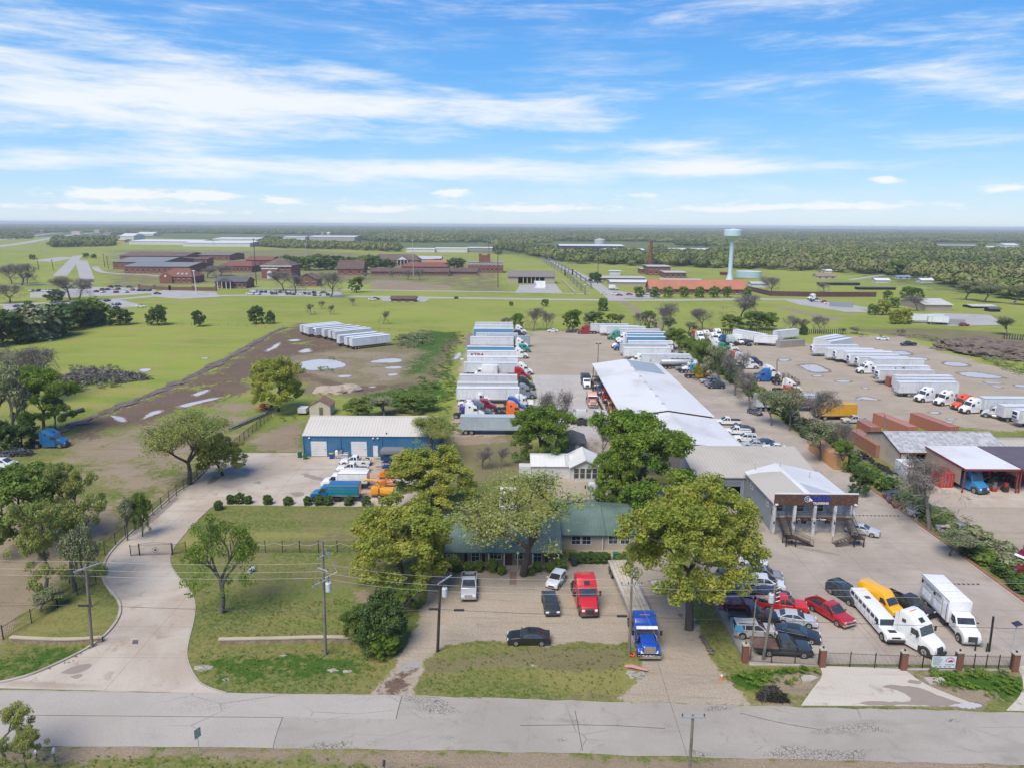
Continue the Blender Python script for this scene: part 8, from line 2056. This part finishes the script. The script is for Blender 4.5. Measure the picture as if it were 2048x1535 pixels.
# --- poles, wires, fences, small things
def pole(label,base,top,r0,r1,m,name='utility_pole',h=None,group='utility poles along the road'):
 x,y=G(*base)
 z=zat(top[0],top[1],y)if h is None else h
 X=(top[0]-1024)/1435
 d=ray(*top)
 lean=d[0]*y/d[1]-x
 lean=max(-.6,min(.6,lean))
 t=thing(name,label,'pole',(x,y,0),0,group)
 part(t,'shaft',m,lambda mb:mb.tube([(0,0,-.2),(lean*.5,0,z*.5),(lean,0,z)],[r0,(r0+r1)/2,r1],12),True)
 return t,z,lean
STEELARM=M('galvanised_arm',(.50,.55,.58),rough=.4,metal=.4)
CANP=M('transformer_paint',(.55,.58,.58),rough=.4)
INS=M('insulator_glaze',(.10,.06,.05),rough=.3)
def arm(t,z,lean,ang,L,m=STEELARM,n=3,off=0.0):
 a=R_(ang);c,s=math.cos(a),math.sin(a)
 ar=MB()
 w=.06
 P=lambda u,v,zz:(lean+c*(u+off)-s*v,s*(u+off)+c*v,zz)
 vs=[P(u,v,zz)for zz in(z-.06,z+.06)for u,v in((-L/2,-.18),(L/2,-.18),(L/2,-.06),(-L/2,-.06))]
 ar.add(vs,[(0,3,2,1),(4,5,6,7),(0,1,5,4),(1,2,6,5),(2,3,7,6),(3,0,4,7)])
 o=ar.build('crossarm',m,t)
 for k in range(n):
  u=-L/2+.1+(L-.2)*k/max(1,n-1)
  p=P(u,-.12,z+.06)
  part(o,'insulator',INS,lambda mb:mb.tube([p,(p[0],p[1],p[2]+.12),(p[0],p[1],p[2]+.13),(p[0],p[1],p[2]+.26)],[.03,.03,.075,.05],8))
def can(t,dx,z,lean):
 part(t,'transformer',CANP,lambda mb:mb.tube([(lean+dx,-.25,z),(lean+dx,-.25,z+.05),(lean+dx,-.25,z+.95),(lean+dx,-.25,z+1.02)],[.26,.30,.30,.24],16),True)
 part(t,'bushing',INS,lambda mb:mb.tube([(lean+dx,-.25,z+1.02),(lean+dx+.05,-.3,z+1.3)],.05,6))
p1,z1,l1=pole('brown utility pole on the lawn left of the driveway, slanted crossarm on top',(184,1293),(172,1128),.17,.12,WOODPOLE)
arm(p1,z1-.3,l1,52,2.6)
p2,z2,l2=pole('tallest pale utility pole on the lawn with a cluster of crossarms and a white transformer',(651,1308),(645,1080),.18,.12,WOODPOLE)
arm(p2,z2-1.6,l2,60,1.8);arm(p2,z2-3.2,l2,-35,1.6,n=2);arm(p2,z2-4.4,l2,55,2.2,off=-.6)
can(p2,.42,z2-5.6,l2)
part(p2,'guy_bracket',STEELARM,lambda mb:(mb.tube([(l2,0,z2-.6),(l2+1.3,.2,z2-3.6)],.03,5),mb.tube([(l2,0,z2-4.2),(l2+1.3,.2,z2-3.6)],.03,5)))
p3,z3,l3=pole('nearly black utility pole at the edge of the gravel with a white transformer',(875,1302),(881,1160),.17,.12,WOODDARK)
arm(p3,z3-.1,l3,58,2.4,off=.6);can(p3,.45,z3-1.7,l3)
p4,z4,l4=pole('utility pole beside the royal blue truck with a straight crossarm',(1258,1312),(1264,1150),.16,.11,WOODPOLE)
arm(p4,z4-1.0,l4,2,2.3,n=4);arm(p4,z4+.1,l4,62,1.8,off=.5)
p5,z5,l5=pole('utility pole at the bottom picture edge with a pale crossarm over the road',(1377,1575),(1386,1428),.14,.11,WOODPOLE)
arm(p5,z5-.15,l5,0,1.95,n=2)
p6,z6,l6=pole('leaning brown utility pole at the iron fence beside the flatbed pickup',(1526,1318),(1552,1168),.16,.12,WOODPOLE)
arm(p6,z6-.1,l6,70,1.8);can(p6,-.42,z6-1.9,l6)
part(p6,'hardware',STEELARM,lambda mb:[mb.tube([(l6+.1,-.1,z6-.4-k*.5),(l6+.5,-.2,z6-.2-k*.5)],.05,5)for k in range(4)])
p7,z7,l7=pole('thin wooden pole left of the leaning one at the iron fence',(1500,1318),(1512,1200),.08,.06,WOODPOLE)
p8,z8,l8=pole('straight black steel post inside the right part of the iron fence',(1978,1302),(1987,1232),.11,.11,BLKIRON,'steel_post')
p9,z9,l9=pole('wooden pole at the left wall of the tyre shop',(1764,905),(1770,829),.15,.11,WOODPOLE,group=None)
for base,lb in(((1165,880),'thin dark pole by'),):pass
for base,top,lb in(((1195,742),(1197,687),'dark lamp post with two heads at the gravel lot'),((1341,712),(1342,689),'dark lamp post with two heads before the white trailers of the right-hand row')):
 t,z,l=pole(lb,base,top,.11,.08,BLKIRON,'lamp_post',group='lamp posts of the truck yard')
 part(t,'lamp_head',BLKIRON,lambda mb:(mb.box(l-.9,l-.2,-.2,.2,z-.15,z+.1),mb.box(l+.2,l+.9,-.2,.2,z-.15,z+.1)))
t,z,l=pole('dark pole among the trucks at the left end of the gravel yard',(1554,762),(1554,720),.13,.1,WOODDARK,group=None)
t,z,l=pole('slim post with a solar panel at the right brick pillar',(2021,1305),(2034,1248),.04,.04,STEELARM,'solar_lamp',group=None)
part(t,'solar_panel',GLASS,lambda mb:mb.prism([(l-.35,z-.05),(l+.35,z+.2),(l+.34,z+.26),(l-.36,z+.01)],.4))
t,z,l=pole('white light mast by the drainage ditch left of the trailers',(925,735),(924,718),.07,.06,FRAME,'lamp_post',group=None)
part(t,'lamp_head',WSIGN,lambda mb:mb.box(l-.5,l+.5,-.3,.3,z-.2,z+.2))
x,y=G(1716,975)
t=thing('sign_post','small white sign on a post in the kerb hedge','sign',(x,y,0))
part(t,'post',STEELARM,lambda mb:mb.tube([(0,0,0),(0,0,3.2)],.035,6))
part(t,'sign_plate',WSIGN,lambda mb:mb.box(-.28,.28,-.03,.0,2.2,3.3))
x,y=G(405,1499)
t=thing('road_sign','road sign seen from the edge on the near verge','sign',(x,y-.6,0),R_(62))
part(t,'post',STEELARM,lambda mb:mb.tube([(0,0,0),(0,0,2.6)],.035,6))
part(t,'sign_plate',M('sign_back_grey',(.33,.36,.33)),lambda mb:mb.box(-.32,.32,-.03,-.012,1.75,2.65))
for px,py,c,lb,yw in((72,1502,WHITE,'white mailbox on the near verge, left of two',20),(107,1502,WHITE,'white mailbox on a green post, right of two',25),(768,1527,(.03,.035,.06),'dark blue mailbox at the bottom picture edge',5)):
 x,y=G(px,py,1.0)
 t=thing('mailbox',lb,'mailbox',(x,y,0),R_(yw))
 part(t,'post',M('mail_post',(.12,.16,.12)),lambda mb:mb.box(-.045,.045,-.045,.045,0,1.0))
 part(t,'box',M('mailbox_%d'%px,c),lambda mb:mb.prism([(-.11,1.0),(.11,1.0),(.11,1.14),(.07,1.22),(-.07,1.22),(-.11,1.14)],.27,0,.01),True)
 part(t,'flag',M('mail_flag',(.4,.05,.04)),lambda mb:mb.box(.112,.125,.05,.09,1.1,1.3))
WIRE=M('aluminium_wire',(.40,.39,.36),rough=.5)
CABLE=M('black_cable',(.03,.03,.03),rough=.6)
def wire(a,b,sag,r,m,label,name='power_line',group='power lines along the road'):
 mb=MB()
 a,b=Vector(a),Vector(b)
 mb.tube([a+(b-a)*t+Vector((0,0,-4*sag*t*(1-t)))for t in[k/14 for k in range(15)]],r,4)
 return tag(mb.build(name,m),label,'wire',group)
Pp=[(-75,70.5,10.2),(p1.location.x,p1.location.y,z1-.1),(p2.location.x,p2.location.y,z2-3.0),(p3.location.x,p3.location.y,z3),(p4.location.x,p4.location.y,z4-.8),(p6.location.x+.5,p6.location.y,z6),(75,67,9.6)]
for k,(off,dz)in enumerate(((-.9,0),(.9,0),(.2,-1.3))):
 for i in range(6):
  a,b=Pp[i],Pp[i+1]
  wire((a[0],a[1]+off,a[2]+dz),(b[0],b[1]+off,b[2]+dz),.25,.014,WIRE,'thin grey overhead wire strung along the road between the utility poles')
zt_=[zat(px,py,69.3)for px,py in((100,1211),(184,1209),(650,1222),(875,1217),(1260,1231),(1535,1239),(2040,1263))]
Xt=[-75,p1.location.x,p2.location.x,p3.location.x,p4.location.x,p6.location.x,75]
for i in range(6):
 wire((Xt[i],69.3,zt_[i]),(Xt[i+1],69.3,zt_[i+1]),.12,.026,CABLE,'thick black cable strung low along the road','telephone_cable','telephone cables along the road')
wire((p4.location.x+l4,p4.location.y,z4-.3),(p5.location.x,p5.location.y,2.2),.1,.014,CABLE,'dark wire slanting across the road from the pole by the blue truck','service_wire',None)
wire((p4.location.x+l4,p4.location.y,z4-.9),(p5.location.x,p5.location.y,z5),.1,.010,WIRE,'faint wire from the pole by the blue truck to the pole at the bottom edge','service_wire',None)
for px,py,lb in((167,1210,'left utility pole'),(868,1217,'black utility pole'),(918,1219,'gravel, right of the black pole'),(1244,1231,'pole by the blue truck')):
 d=ray(px,py);s=69.3/d[1]
 mb=MB();mb.prism([(-.55,-.09),(.55,-.09),(.55,.09),(-.55,.09)],.1,0,.03)
 tag(mb.build('splice_box',CABLE,None,True,(d[0]*s,69.3,CAMH+d[2]*s)),'black splice box on the cable near the %s'%lb,'cable box')
def iron_fence(label,pts,h=1.8,gap=.13,post=2.4,thick=.011,name='iron_fence',cat='fence',rails=(.15,-.15),tip=.1,z=0.0,group=None,m=BLKIRON):
 ox,oy=pts[0]
 t=thing(name,label,cat,(ox,oy,z),0,group)
 pk,rl=MB(),MB()
 np_=0
 for(ax,ay),(bx,by)in zip(pts,pts[1:]):
  L=math.hypot(bx-ax,by-ay);ux,uy=(bx-ax)/L,(by-ay)/L
  for k in range(int(L/gap)):
   s=k*gap+gap/2;x,y=ax-ox+ux*s,ay-oy+uy*s
   pk.tube([(x,y,.06),(x,y,h)],thick,3,0,False)
  for rz in rails:
   zz=rz if rz>0 else h+rz
   rl.tube([(ax-ox,ay-oy,zz),(bx-ox,by-oy,zz)],.024,4)
  n=max(1,int(L/post))
  for k in range(n+1):
   s=L*k/n;x,y=ax-ox+ux*s,ay-oy+uy*s
   np_+=1
   if np_<95:part(t,'post',m,lambda mb:mb.box(x-.04,x+.04,y-.04,y+.04,0,h+tip))
 pk.build('pickets',m,t);rl.build('rails',m,t)
 return t
iron_fence('long black iron fence left of the driveway',[(-56.4,84),(-56.6,128),(-57.2,165),],1.9,.2,2.6,.016)
iron_fence('short black iron fence at the lower left corner by the lawn',[(-56.0,71.2),(-54.2,78),(-53.0,84)],1.7,.2,2.6,.014)
LF=[G(462,1104),G(600,1104),G(712,1103),G(858,1108)]
t=iron_fence('black iron fence across the lawn with pale chain hanging in loops along it',LF,1.75,.13,2.35,.011)
def loops(mb):
 x0,y0=LF[0];x1,y1=LF[-1]
 n=9
 mb.tube([((x1-x0)*k/(n*8),(y1-y0)*k/(n*8)-.06,1.62-.42*(1-(2*(k%8)/8-1)**2))for k in range(n*8+1)],.022,4)
part(t,'chain',M('pale_chain',(.45,.43,.36),rough=.5),loops)
t=iron_fence('black iron gate across the driveway with a star in its middle',[G(280,1110),G(344,1108)],1.7,.13,4.0,.012,'iron_gate','gate')
a,b=G(280,1110),G(344,1108)
mx,my=(b[0]-a[0])/2,(b[1]-a[1])/2-.06
def star(mb):
 P=[(mx+(.26 if k%2==0 else .11)*math.sin(k*math.pi/5),(.26 if k%2==0 else .11)*math.cos(k*math.pi/5)+.8)for k in range(10)]
 mb.add([(x,my,z)for x,z in P]+[(x,my+.03,z)for x,z in P],[tuple(range(10)),tuple(range(19,9,-1))]+[(i,i+10,(i+1)%10+10,(i+1)%10)for i in range(10)])
 mb.tube([(mx+.38*math.cos(k*.3927),my,.8+.38*math.sin(k*.3927))for k in range(17)],.025,5,0,False)
part(t,'star',BLKIRON,star)
part(t,'gate_arch',BLKIRON,lambda mb:mb.tube([(mx*2*k/10,my*2*k/10,1.7+.18*math.sin(math.pi*k/10))for k in range(11)],.028,5))
iron_fence('short black iron fence panel left of the driveway gate',[G(262,1111),G(279,1110)],1.6,.13,1.2,.012)
iron_fence('short black iron fence panel right of the driveway gate',[G(346,1108),G(372,1104)],1.6,.13,1.2,.012)
BRP=M('pillar_brick',(.27,.105,.065),rough=.9,col2=(.21,.08,.05,1),var=.5,scale=4)
PX_=[(1489,1322),(1643,1331),(1805,1337),(1915,1337),(2027,1340)]
PL=['leftmost brick pillar of the road fence at the chain-link corner','brick pillar at the left end of the sliding gate','brick pillar at the right end of the sliding gate','brick pillar between the banner and the right-hand fence panel','rightmost brick pillar of the road fence beside the solar post']
PW=[]
for(px,py),lb in zip(PX_,PL):
 x,y=G(px,py);PW.append((x,y))
 t=thing('brick_pillar',lb,'pillar',(x,y,0),0,'brick pillars of the road fence')
 part(t,'shaft',BRP,lambda mb:mb.box(-.3,.3,-.3,.3,0,2.0))
 part(t,'cap',SLABEDGE,lambda mb:mb.prism([(-.36,2.0),(.36,2.0),(.3,2.12),(-.3,2.12)],.36))
 part(t,'lantern',BLKIRON,lambda mb:mb.box(-.07,.07,-.07,.07,2.12,2.32))
sh_=lambda p,d:(p[0]+d,p[1])
iron_fence('black iron fence panel in front of the flatbed pickup',[sh_(PW[0],.35),sh_(PW[1],-.35)],1.5,.13,2.4,.012)
iron_fence('wide black sliding gate of the concrete lot',[sh_(PW[1],.35),sh_(PW[2],-.35)],1.7,.13,2.5,.012,'iron_gate','gate')
iron_fence('black iron fence panel behind the white banner',[sh_(PW[2],.35),sh_(PW[3],-.35)],1.7,.13,1.5,.012)
iron_fence('black iron fence panel left of the rightmost pillar',[sh_(PW[3],.35),sh_(PW[4],-.35)],1.7,.13,1.2,.014)
mb=MB()
mb.box(PW[0][0]+.3,PW[1][0]-.3,67.2,67.5,-.05,.12);mb.box(PW[2][0]+.3,PW[4][0]-.3,66.6,66.95,-.05,.12)
kind(mb.build('fence_kerb',SLABEDGE),'structure')
xa,xb=G(1848,1325)[0],G(1895,1325)[0]
bn=thing('banner','white printed banner with a red emblem tied to the iron fence','banner',((xa+xb)/2,PW[2][1]-.14,0))
w=(xb-xa)/2
part(bn,'sheet',M('banner_vinyl',(.66,.70,.73),rough=.5,var=.05,grime=.05),lambda mb:mb.box(-w,w,-.02,.0,.28,1.62))
def lines(mb):
 r=random.Random(9)
 for k in range(9):
  x=-w+.12
  e=-w+.12+r.uniform(.6,1.05)
  while x<e:q_=r.uniform(.05,.16);mb.box(x,x+q_,-.028,-.021,1.5-k*.11,1.545-k*.11);x+=q_+.035
 x=.15
 while x<w-.15:q_=r.uniform(.06,.1);mb.box(x,x+q_,-.028,-.021,.62,.70);x+=q_+.03
 for xx in(-.9,-.45,.05,.5):mb.box(xx,xx+.28,-.028,-.021,.38,.45)
part(bn,'print',M('banner_ink',(.07,.08,.10)),lines)
part(bn,'emblem',M('banner_red',(.45,.02,.05)),lambda mb:([mb.tube([(.62+.42*math.cos(a),-.024,1.05+.42*math.sin(a)),(.62+.42*math.cos(a+.25),-.024,1.05+.42*math.sin(a+.25))],.035,4)for a in[k*.25 for k in range(13)]],mb.prism([(.35,.95),(.9,.95),(.95,1.12),(.75,1.22),(.5,1.14)],-.021,0,0,None,1,-.03)))
for x,h,lb in((1950,1.0,'short black bollard inside the right fence panel, left of two'),(1973,1.0,'short black bollard inside the right fence panel, right of two')):
 xx,yy=G(x,1300 if x<1960 else 1302)
 t=thing('bollard',lb,'bollard',(xx,yy,0),0,'bollards inside the fence')
 part(t,'post',BLKIRON,lambda mb:mb.tube([(0,0,0),(0,0,h),(0,0,h+.06)],[.08,.08,.03],10),True)
 part(t,'base',M('bollard_base',(.2,.2,.2)),lambda mb:mb.tube([(0,0,0),(0,0,.03)],.15,10))
CHAIN=M('galvanised_mesh',(.25,.26,.26),rough=.5)
iron_fence('grey chain-link fence along the left edge of the concrete lot',[(24.7,68.6),(24.4,90)],1.9,.30,3.0,.007,'chain_link_fence','fence',(.05,.35,.65,.95,1.25,1.55,-.05),0,m=CHAIN)
iron_fence('field fence of wooden posts and wire across the bright meadow',[G(185,647),G(420,652),G(700,660),G(940,668)],1.3,400,4.2,.01,'field_fence','fence',(.4,.8,1.1),.1,m=M('fence_post_wood',(.12,.10,.08)))
iron_fence('dark board fence at the back of the gravel yard',[G(1440,668),G(1540,668),G(1690,669)],2.2,.9,6,.22,'board_fence','fence',(.5,1.7),.1,m=M('dark_boards',(.05,.042,.036)))
iron_fence('dark fence at the right picture edge of the meadow',[G(2005,678),G(2160,690)],2.4,.9,6,.25,'board_fence','fence',(.5,1.7),.1,m=M('dark_boards',(.05,.042,.036)))
def wall_fence(label,pl,h,m,thick=.3,pillars=0,name='boundary_wall',cat='wall',z=0.0):
 P=GP(pl)
 t=thing(name,label,cat,(P[0][0],P[0][1],0))
 mb=MB()
 for(ax,ay),(bx,by)in zip(P,P[1:]):
  ax-=P[0][0];bx-=P[0][0];ay-=P[0][1];by-=P[0][1]
  L=math.hypot(bx-ax,by-ay);nx_,ny_=-(by-ay)/L*thick/2,(bx-ax)/L*thick/2
  vs=[(ax+nx_,ay+ny_,z),(bx+nx_,by+ny_,z),(bx-nx_,by-ny_,z),(ax-nx_,ay-ny_,z)]
  mb.add(vs+[(a,b,h)for a,b,c in vs],[(0,3,2,1),(4,5,6,7),(0,1,5,4),(1,2,6,5),(2,3,7,6),(3,0,4,7)])
  n=int(L/pillars)if pillars else 0
  for k in range(n+1 if pillars else 0):
   x,y=ax+(bx-ax)*k/max(1,n),ay+(by-ay)*k/max(1,n)
   part(t,'pillar',m,lambda q_:q_.box(x-.6,x+.6,y-.6,y+.6,0,h+.8))
 mb.build('wall_panel',m,t)
 return t
wall_fence('low brown brick wall with pillars before the red hip-roofed hall',[(279,578),(340,581),(432,582)],2.4,M('brown_brick',(.16,.09,.06)),.5,11)
wall_fence('long maroon fence right of the terracotta-roofed hall',[(1490,580),(1540,592),(1640,594),(1752,594)],3.2,M('maroon_boards',(.10,.035,.035)),.2)
wall_fence('double chain-link corridor fence beside the side road, left run',[(1084,523),(1130,552),(1170,590)],4.5,M('security_mesh',(.22,.23,.23),rough=.6),.1,30,'security_fence','fence',3.4)
wall_fence('double chain-link corridor fence beside the side road, right run',[(1097,523),(1145,550),(1182,578)],4.5,M('security_mesh',(.22,.23,.23),rough=.6),.1,30,'security_fence','fence',3.4)
wall_fence('pale low wall along the red bank of the fenced corridor',[(1125,563),(1150,588)],1.5,M('beige_block',(.4,.36,.28)),.8)
for k,(b,tp,px,m,lb)in enumerate(((540,516,78,WOODDARK,'dark mast on the far left lawn, left of two'),(541,520,107,WOODDARK,'dark mast on the far left lawn, right of two'),(535,508,210,WOODDARK,'dark mast before the grey-roofed block, left'),(538,514,217,WOODDARK,'dark mast before the grey-roofed block, right'),(588,541,393,FRAME,'white flagpole on the round lawn'),(570,478,513,WOODDARK,'tall dark mast before the square brick hall'),(535,487,614,STEELARM,'tall pale mast in the middle of the campus'),(553,481,827,STEELARM,'tall pale mast before the long low range'),(575,496,996,WOODDARK,'tall dark mast right of the flat-topped hall'),(528,478,978,WOODDARK,'tall dark mast behind the flat-topped hall'),(568,503,1195,WOODDARK,'tall dark mast beside the side road'),(475,448,768,STEELARM,'far pale mast on the horizon'),(515,482,430,STEELARM,'pale mast behind the long brown-grey roof'),(510,480,95,STEELARM,'pale mast by the highway'),(555,540,1830,FRAME,'white lamp mast on the right meadow, left'),(560,546,1938,FRAME,'white lamp mast on the right meadow, right'),(612,598,1840,FRAME,'lamp mast beside the wide beige hall'))):
 t,z,l=pole(lb,(px,b),(px+(px-1024)*.012,tp),.30,.2,m,'mast',group='masts of the campus')
 part(t,'mast_head',m,lambda mb:mb.box(l-.9,l+.9,-.3,.3,z-.5,z))
x,y=G(393,588)
# --- small things on the ground
STW=M('stacked_stone',(.42,.33,.22),rough=.95,col2=(.30,.20,.13,1),var=.5,scale=3,gscale=2)
STC=M('stone_coping',(.52,.43,.31),rough=.95,var=.3,scale=3)
for pl,lb in(([(22,1282),(100,1286),(150,1286),(206,1282)],'low stacked-stone retaining wall left of the driveway'),([(438,1286),(560,1284),(640,1281),(720,1283)],'low stacked-stone retaining wall across the lawn')):
 P=rag(GP(pl),.8,.06,4)[:-1]
 P=[p for p in P if True]
 r0=GP(pl)
 t=thing('retaining_wall',lb,'wall',(r0[0][0],r0[0][1],0))
 L_=[(a[0]-r0[0][0],a[1]-r0[0][1])for a in smooth(r0,2)]
 mb=MB();strip(L_,-.2,.2,-.05,.50,mb);mb.build('stone_courses',STW,t)
 mb=MB();strip(L_,-.25,.25,.50,.62,mb);mb.build('coping',STC,t)
ROCK=M('pale_rock',(.42,.39,.33),rough=.95,var=.4,scale=2,col2=(.3,.27,.23,1))
def lump(name,label,cat,px,py,sx,sy,sz,m,seed,rough=.25,group=None,yaw=0,sub=3,z=0):
 x,y=G(px,py)
 bm=bmesh.new();bmesh.ops.create_icosphere(bm,subdivisions=sub,radius=1)
 r=random.Random(seed);ph=[r.uniform(0,6)for _ in range(6)]
 for v in bm.verts:
  c=v.co.copy()
  k=1+rough*(math.sin(c.x*3+ph[0])*math.cos(c.y*4+ph[1])+.6*math.sin(c.z*7+c.x*5+ph[2])+.45*math.sin(c.y*11+ph[3])*math.sin(c.x*13+ph[4]))+r.uniform(-.4,.4)*rough
  v.co=Vector((c.x*sx*k,c.y*sy*k,max(-.05,c.z*sz*k)))
 me=bpy.data.meshes.new(name);bm.to_mesh(me);bm.free();me.materials.append(m)
 o=link(name,me,None,(x,y,z),R_(yaw))
 return tag(o,label,cat,group)
for k,(px,py,s,lb)in enumerate(((405,1336,.9,'pale stone slab on the verge beside the driveway mouth'),(452,1358,.35,'small pale stone on the verge right of the driveway mouth'),(567,1310,.3,'small white stone on the lawn below the retaining wall'),(665,1340,.5,'pale flat stone in the swale, left of two'),(694,1342,.5,'pale flat stone in the swale, right of two'),(1068,1330,.3,'pale pebble on the verge below the black sedan'))):
 lump('stone',lb,'stone',px,py,s,s*.5,s*.3,ROCK,k,.2)
for k,(px,py,s)in enumerate(((1272,1352,.7),(1283,1348,.5),(1262,1345,.45))):lump('rubble_block','grey broken concrete at the ditch end below the blue truck','rubble',px,py,s,s*.6,s*.5,ROCK,20+k,.3,'broken concrete at the ditch end')
x,y=G(1275,1340)
mb=MB();mb.tube([(-1.2,.6,.1),(-.5,.3,.3),(.2,.1,.2),(1.0,-.3,.25)],[.16,.2,.18,.1],6)
tag(mb.build('insulation_scrap',M('pink_scrap',(.55,.25,.24),rough=.9,bump=.5),None,True,(x,y,0)),'crumpled pink scrap lying on the broken concrete below the blue truck','scrap')
x,y=G(1263,1310)
mb=MB();mb.tube([(.3*math.cos(k*.52),.3*math.sin(k*.52),.1+.1*math.sin(k*1.7))for k in range(13)],.1,6,0,False)
tag(mb.build('orange_coil',M('orange_coil',(.65,.10,.02)),None,True,(x,y,.05)),'orange coil lying at the foot of the pole by the blue truck','coil')
x,y=G(1443,1358)
t=thing('traffic_cone','faded orange and white traffic cone by the gravel drive mouth','cone',(x,y,0))
part(t,'cone',M('faded_orange',(.55,.20,.09)),lambda mb:(mb.tube([(0,0,.04),(0,0,.95)],[.19,.05],12),mb.box(-.24,.24,-.24,.24,0,.05)),True)
part(t,'white_collar',WSIGN,lambda mb:mb.tube([(0,0,.45),(0,0,.65)],[.135,.105],12))
for k in range(7):
 x,y=G(1403+k*3.4,1274+k*5.6)
 mb=MB();mb.tube([(-.2,-.15,.16),(.2,.15,.18)],[.2,.17],10)
 tag(mb.build('log',M('log_bark',(.12,.10,.08),rough=.95),None,True,(x,y,0),R_(20*k)),'short cut log in the row on the grass strip by the chain-link fence','log','cut logs by the chain-link fence')
x,y=G(502,1144)
t=thing('plastic_bin','pale blue-grey bin lying on its side on the lawn','bin',(x,y,.2),R_(70))
part(t,'tub',M('pale_bin',(.42,.50,.56),rough=.4),lambda mb:mb.tube([(-.4,0,.12),(.4,0,.16)],[.26,.33],14),True)
part(t,'rim',M('pale_bin_rim',(.5,.57,.62)),lambda mb:mb.tube([(.38,0,.16),(.43,0,.16)],[.36,.36],14))
SAND=M('pale_sand',(.42,.34,.26),rough=1,var=.25,scale=3)
for k,(px,py,w)in enumerate(((650,784,3.2),(672,783,4.0),(697,780,3.6))):lump('sand_pile',['low sand pile behind the garden shed, left of three','sand pile behind the garden shed, middle of three','sand pile behind the garden shed, right of three'][k],'sand pile',px,py,w,w*.8,1.7,SAND,40+k,.10,'sand piles behind the garden shed')
SOIL=M('dark_soil',(.145,.105,.08),rough=1,col2=(.21,.165,.13,1),var=.5,scale=2,coord='World',gscale=.4,bump=.6)
for k,(px,py,sx,sy,sz)in enumerate(((1925,698,10,7,4.0),(1958,700,14,8,4.6),(1995,708,14,8,4.2),(2035,715,14,8,3.6))):lump('soil_heap','dark brown mulch heap in the long row at the right edge of the yard','soil heap',px,py,sx,sy,sz,SOIL,50+k,.17,'mulch heaps at the yard edge',sub=5)
BP=[(100,872),(128,858),(158,845),(190,832),(222,819),(256,806),(290,793),(322,780),(352,767),(380,754),(408,741),(434,727),(460,714),(486,700),(508,687),(530,674),(556,661),(585,652)]
for k in range(1,len(BP)-1):
 (ax,ay),(bx,by)=G(*BP[k-1]),G(*BP[k+1])
 lump('soil_berm','low dark soil berm in the line along the edge of the bright field','soil berm',BP[k][0],BP[k][1],math.hypot(bx-ax,by-ay)*(.28+.12*(k%2)),1.0+(k%3)*.5,.16+.07*(k%3),SOIL,60+k,.30,'soil berms along the field edge',math.degrees(math.atan2(by-ay,bx-ax)),4)
a,b=G(124,834),G(167,822)
mb=MB();mb.tube([(a[0],a[1],.5),(b[0],b[1],.5)],[.5,.5],14)
tag(mb.build('culvert_pipe',M('dark_pipe',(.05,.055,.06),rough=.6),None,True),'dark culvert pipe lying at the edge of the bare ground','pipe')
for k in range(6):
 a,b=G(458+k*4,862-k*2),G(528+k*4,832-k*2)
 mb=MB();mb.tube([(a[0],a[1],.4+.25*(k%2)),(b[0],b[1],.4+.25*(k%2))],.16,8)
 tag(mb.build('steel_pipe',[M('rusty_pipe',(.09,.07,.06)),PALLOY][k%3==1],None,True),'long dark or silvery pipe in the stack beside the iron fence','pipe','pipes stacked by the iron fence')
for px,py,c in((1408,1345,0),):pass
for pl,lb in(([(1600,1353),(1622,1353),(1636,1358),(1622,1366),(1604,1366)],'left'),([(1846,1358),(1885,1357),(1892,1368),(1860,1372)],'right')):
 P=GP(pl);c0=P[0]
 mb=MB();n=len(P)
 mb.add([(x-c0[0],y-c0[1],.0)for x,y in P]+[(x-c0[0],y-c0[1],.28)for x,y in P],[tuple(range(n,2*n))]+[(i,(i+1)%n,(i+1)%n+n,i+n)for i in range(n)])
 tag(mb.build('culvert_headwall',SLABEDGE,None,False,(c0[0],c0[1],0)),'pale concrete culvert end on the %s side of the gate apron'%lb,'culvert')
# --- air
HZ=bpy.data.materials.new('haze_air')
HZ.use_nodes=True
_n,_l=HZ.node_tree.nodes,HZ.node_tree.links
_n.clear()
_o=_n.new('ShaderNodeOutputMaterial');_v=_n.new('ShaderNodeVolumePrincipled')
_v.inputs['Color'].default_value=(.86,.92,.98,1)
_v.inputs['Density'].default_value=0.00012
_l.new(_v.outputs[0],_o.inputs['Volume'])
mb=MB();mb.box(-19000,19000,-600,23000,-1.5,52)
kind(mb.build('haze',HZ),'stuff')
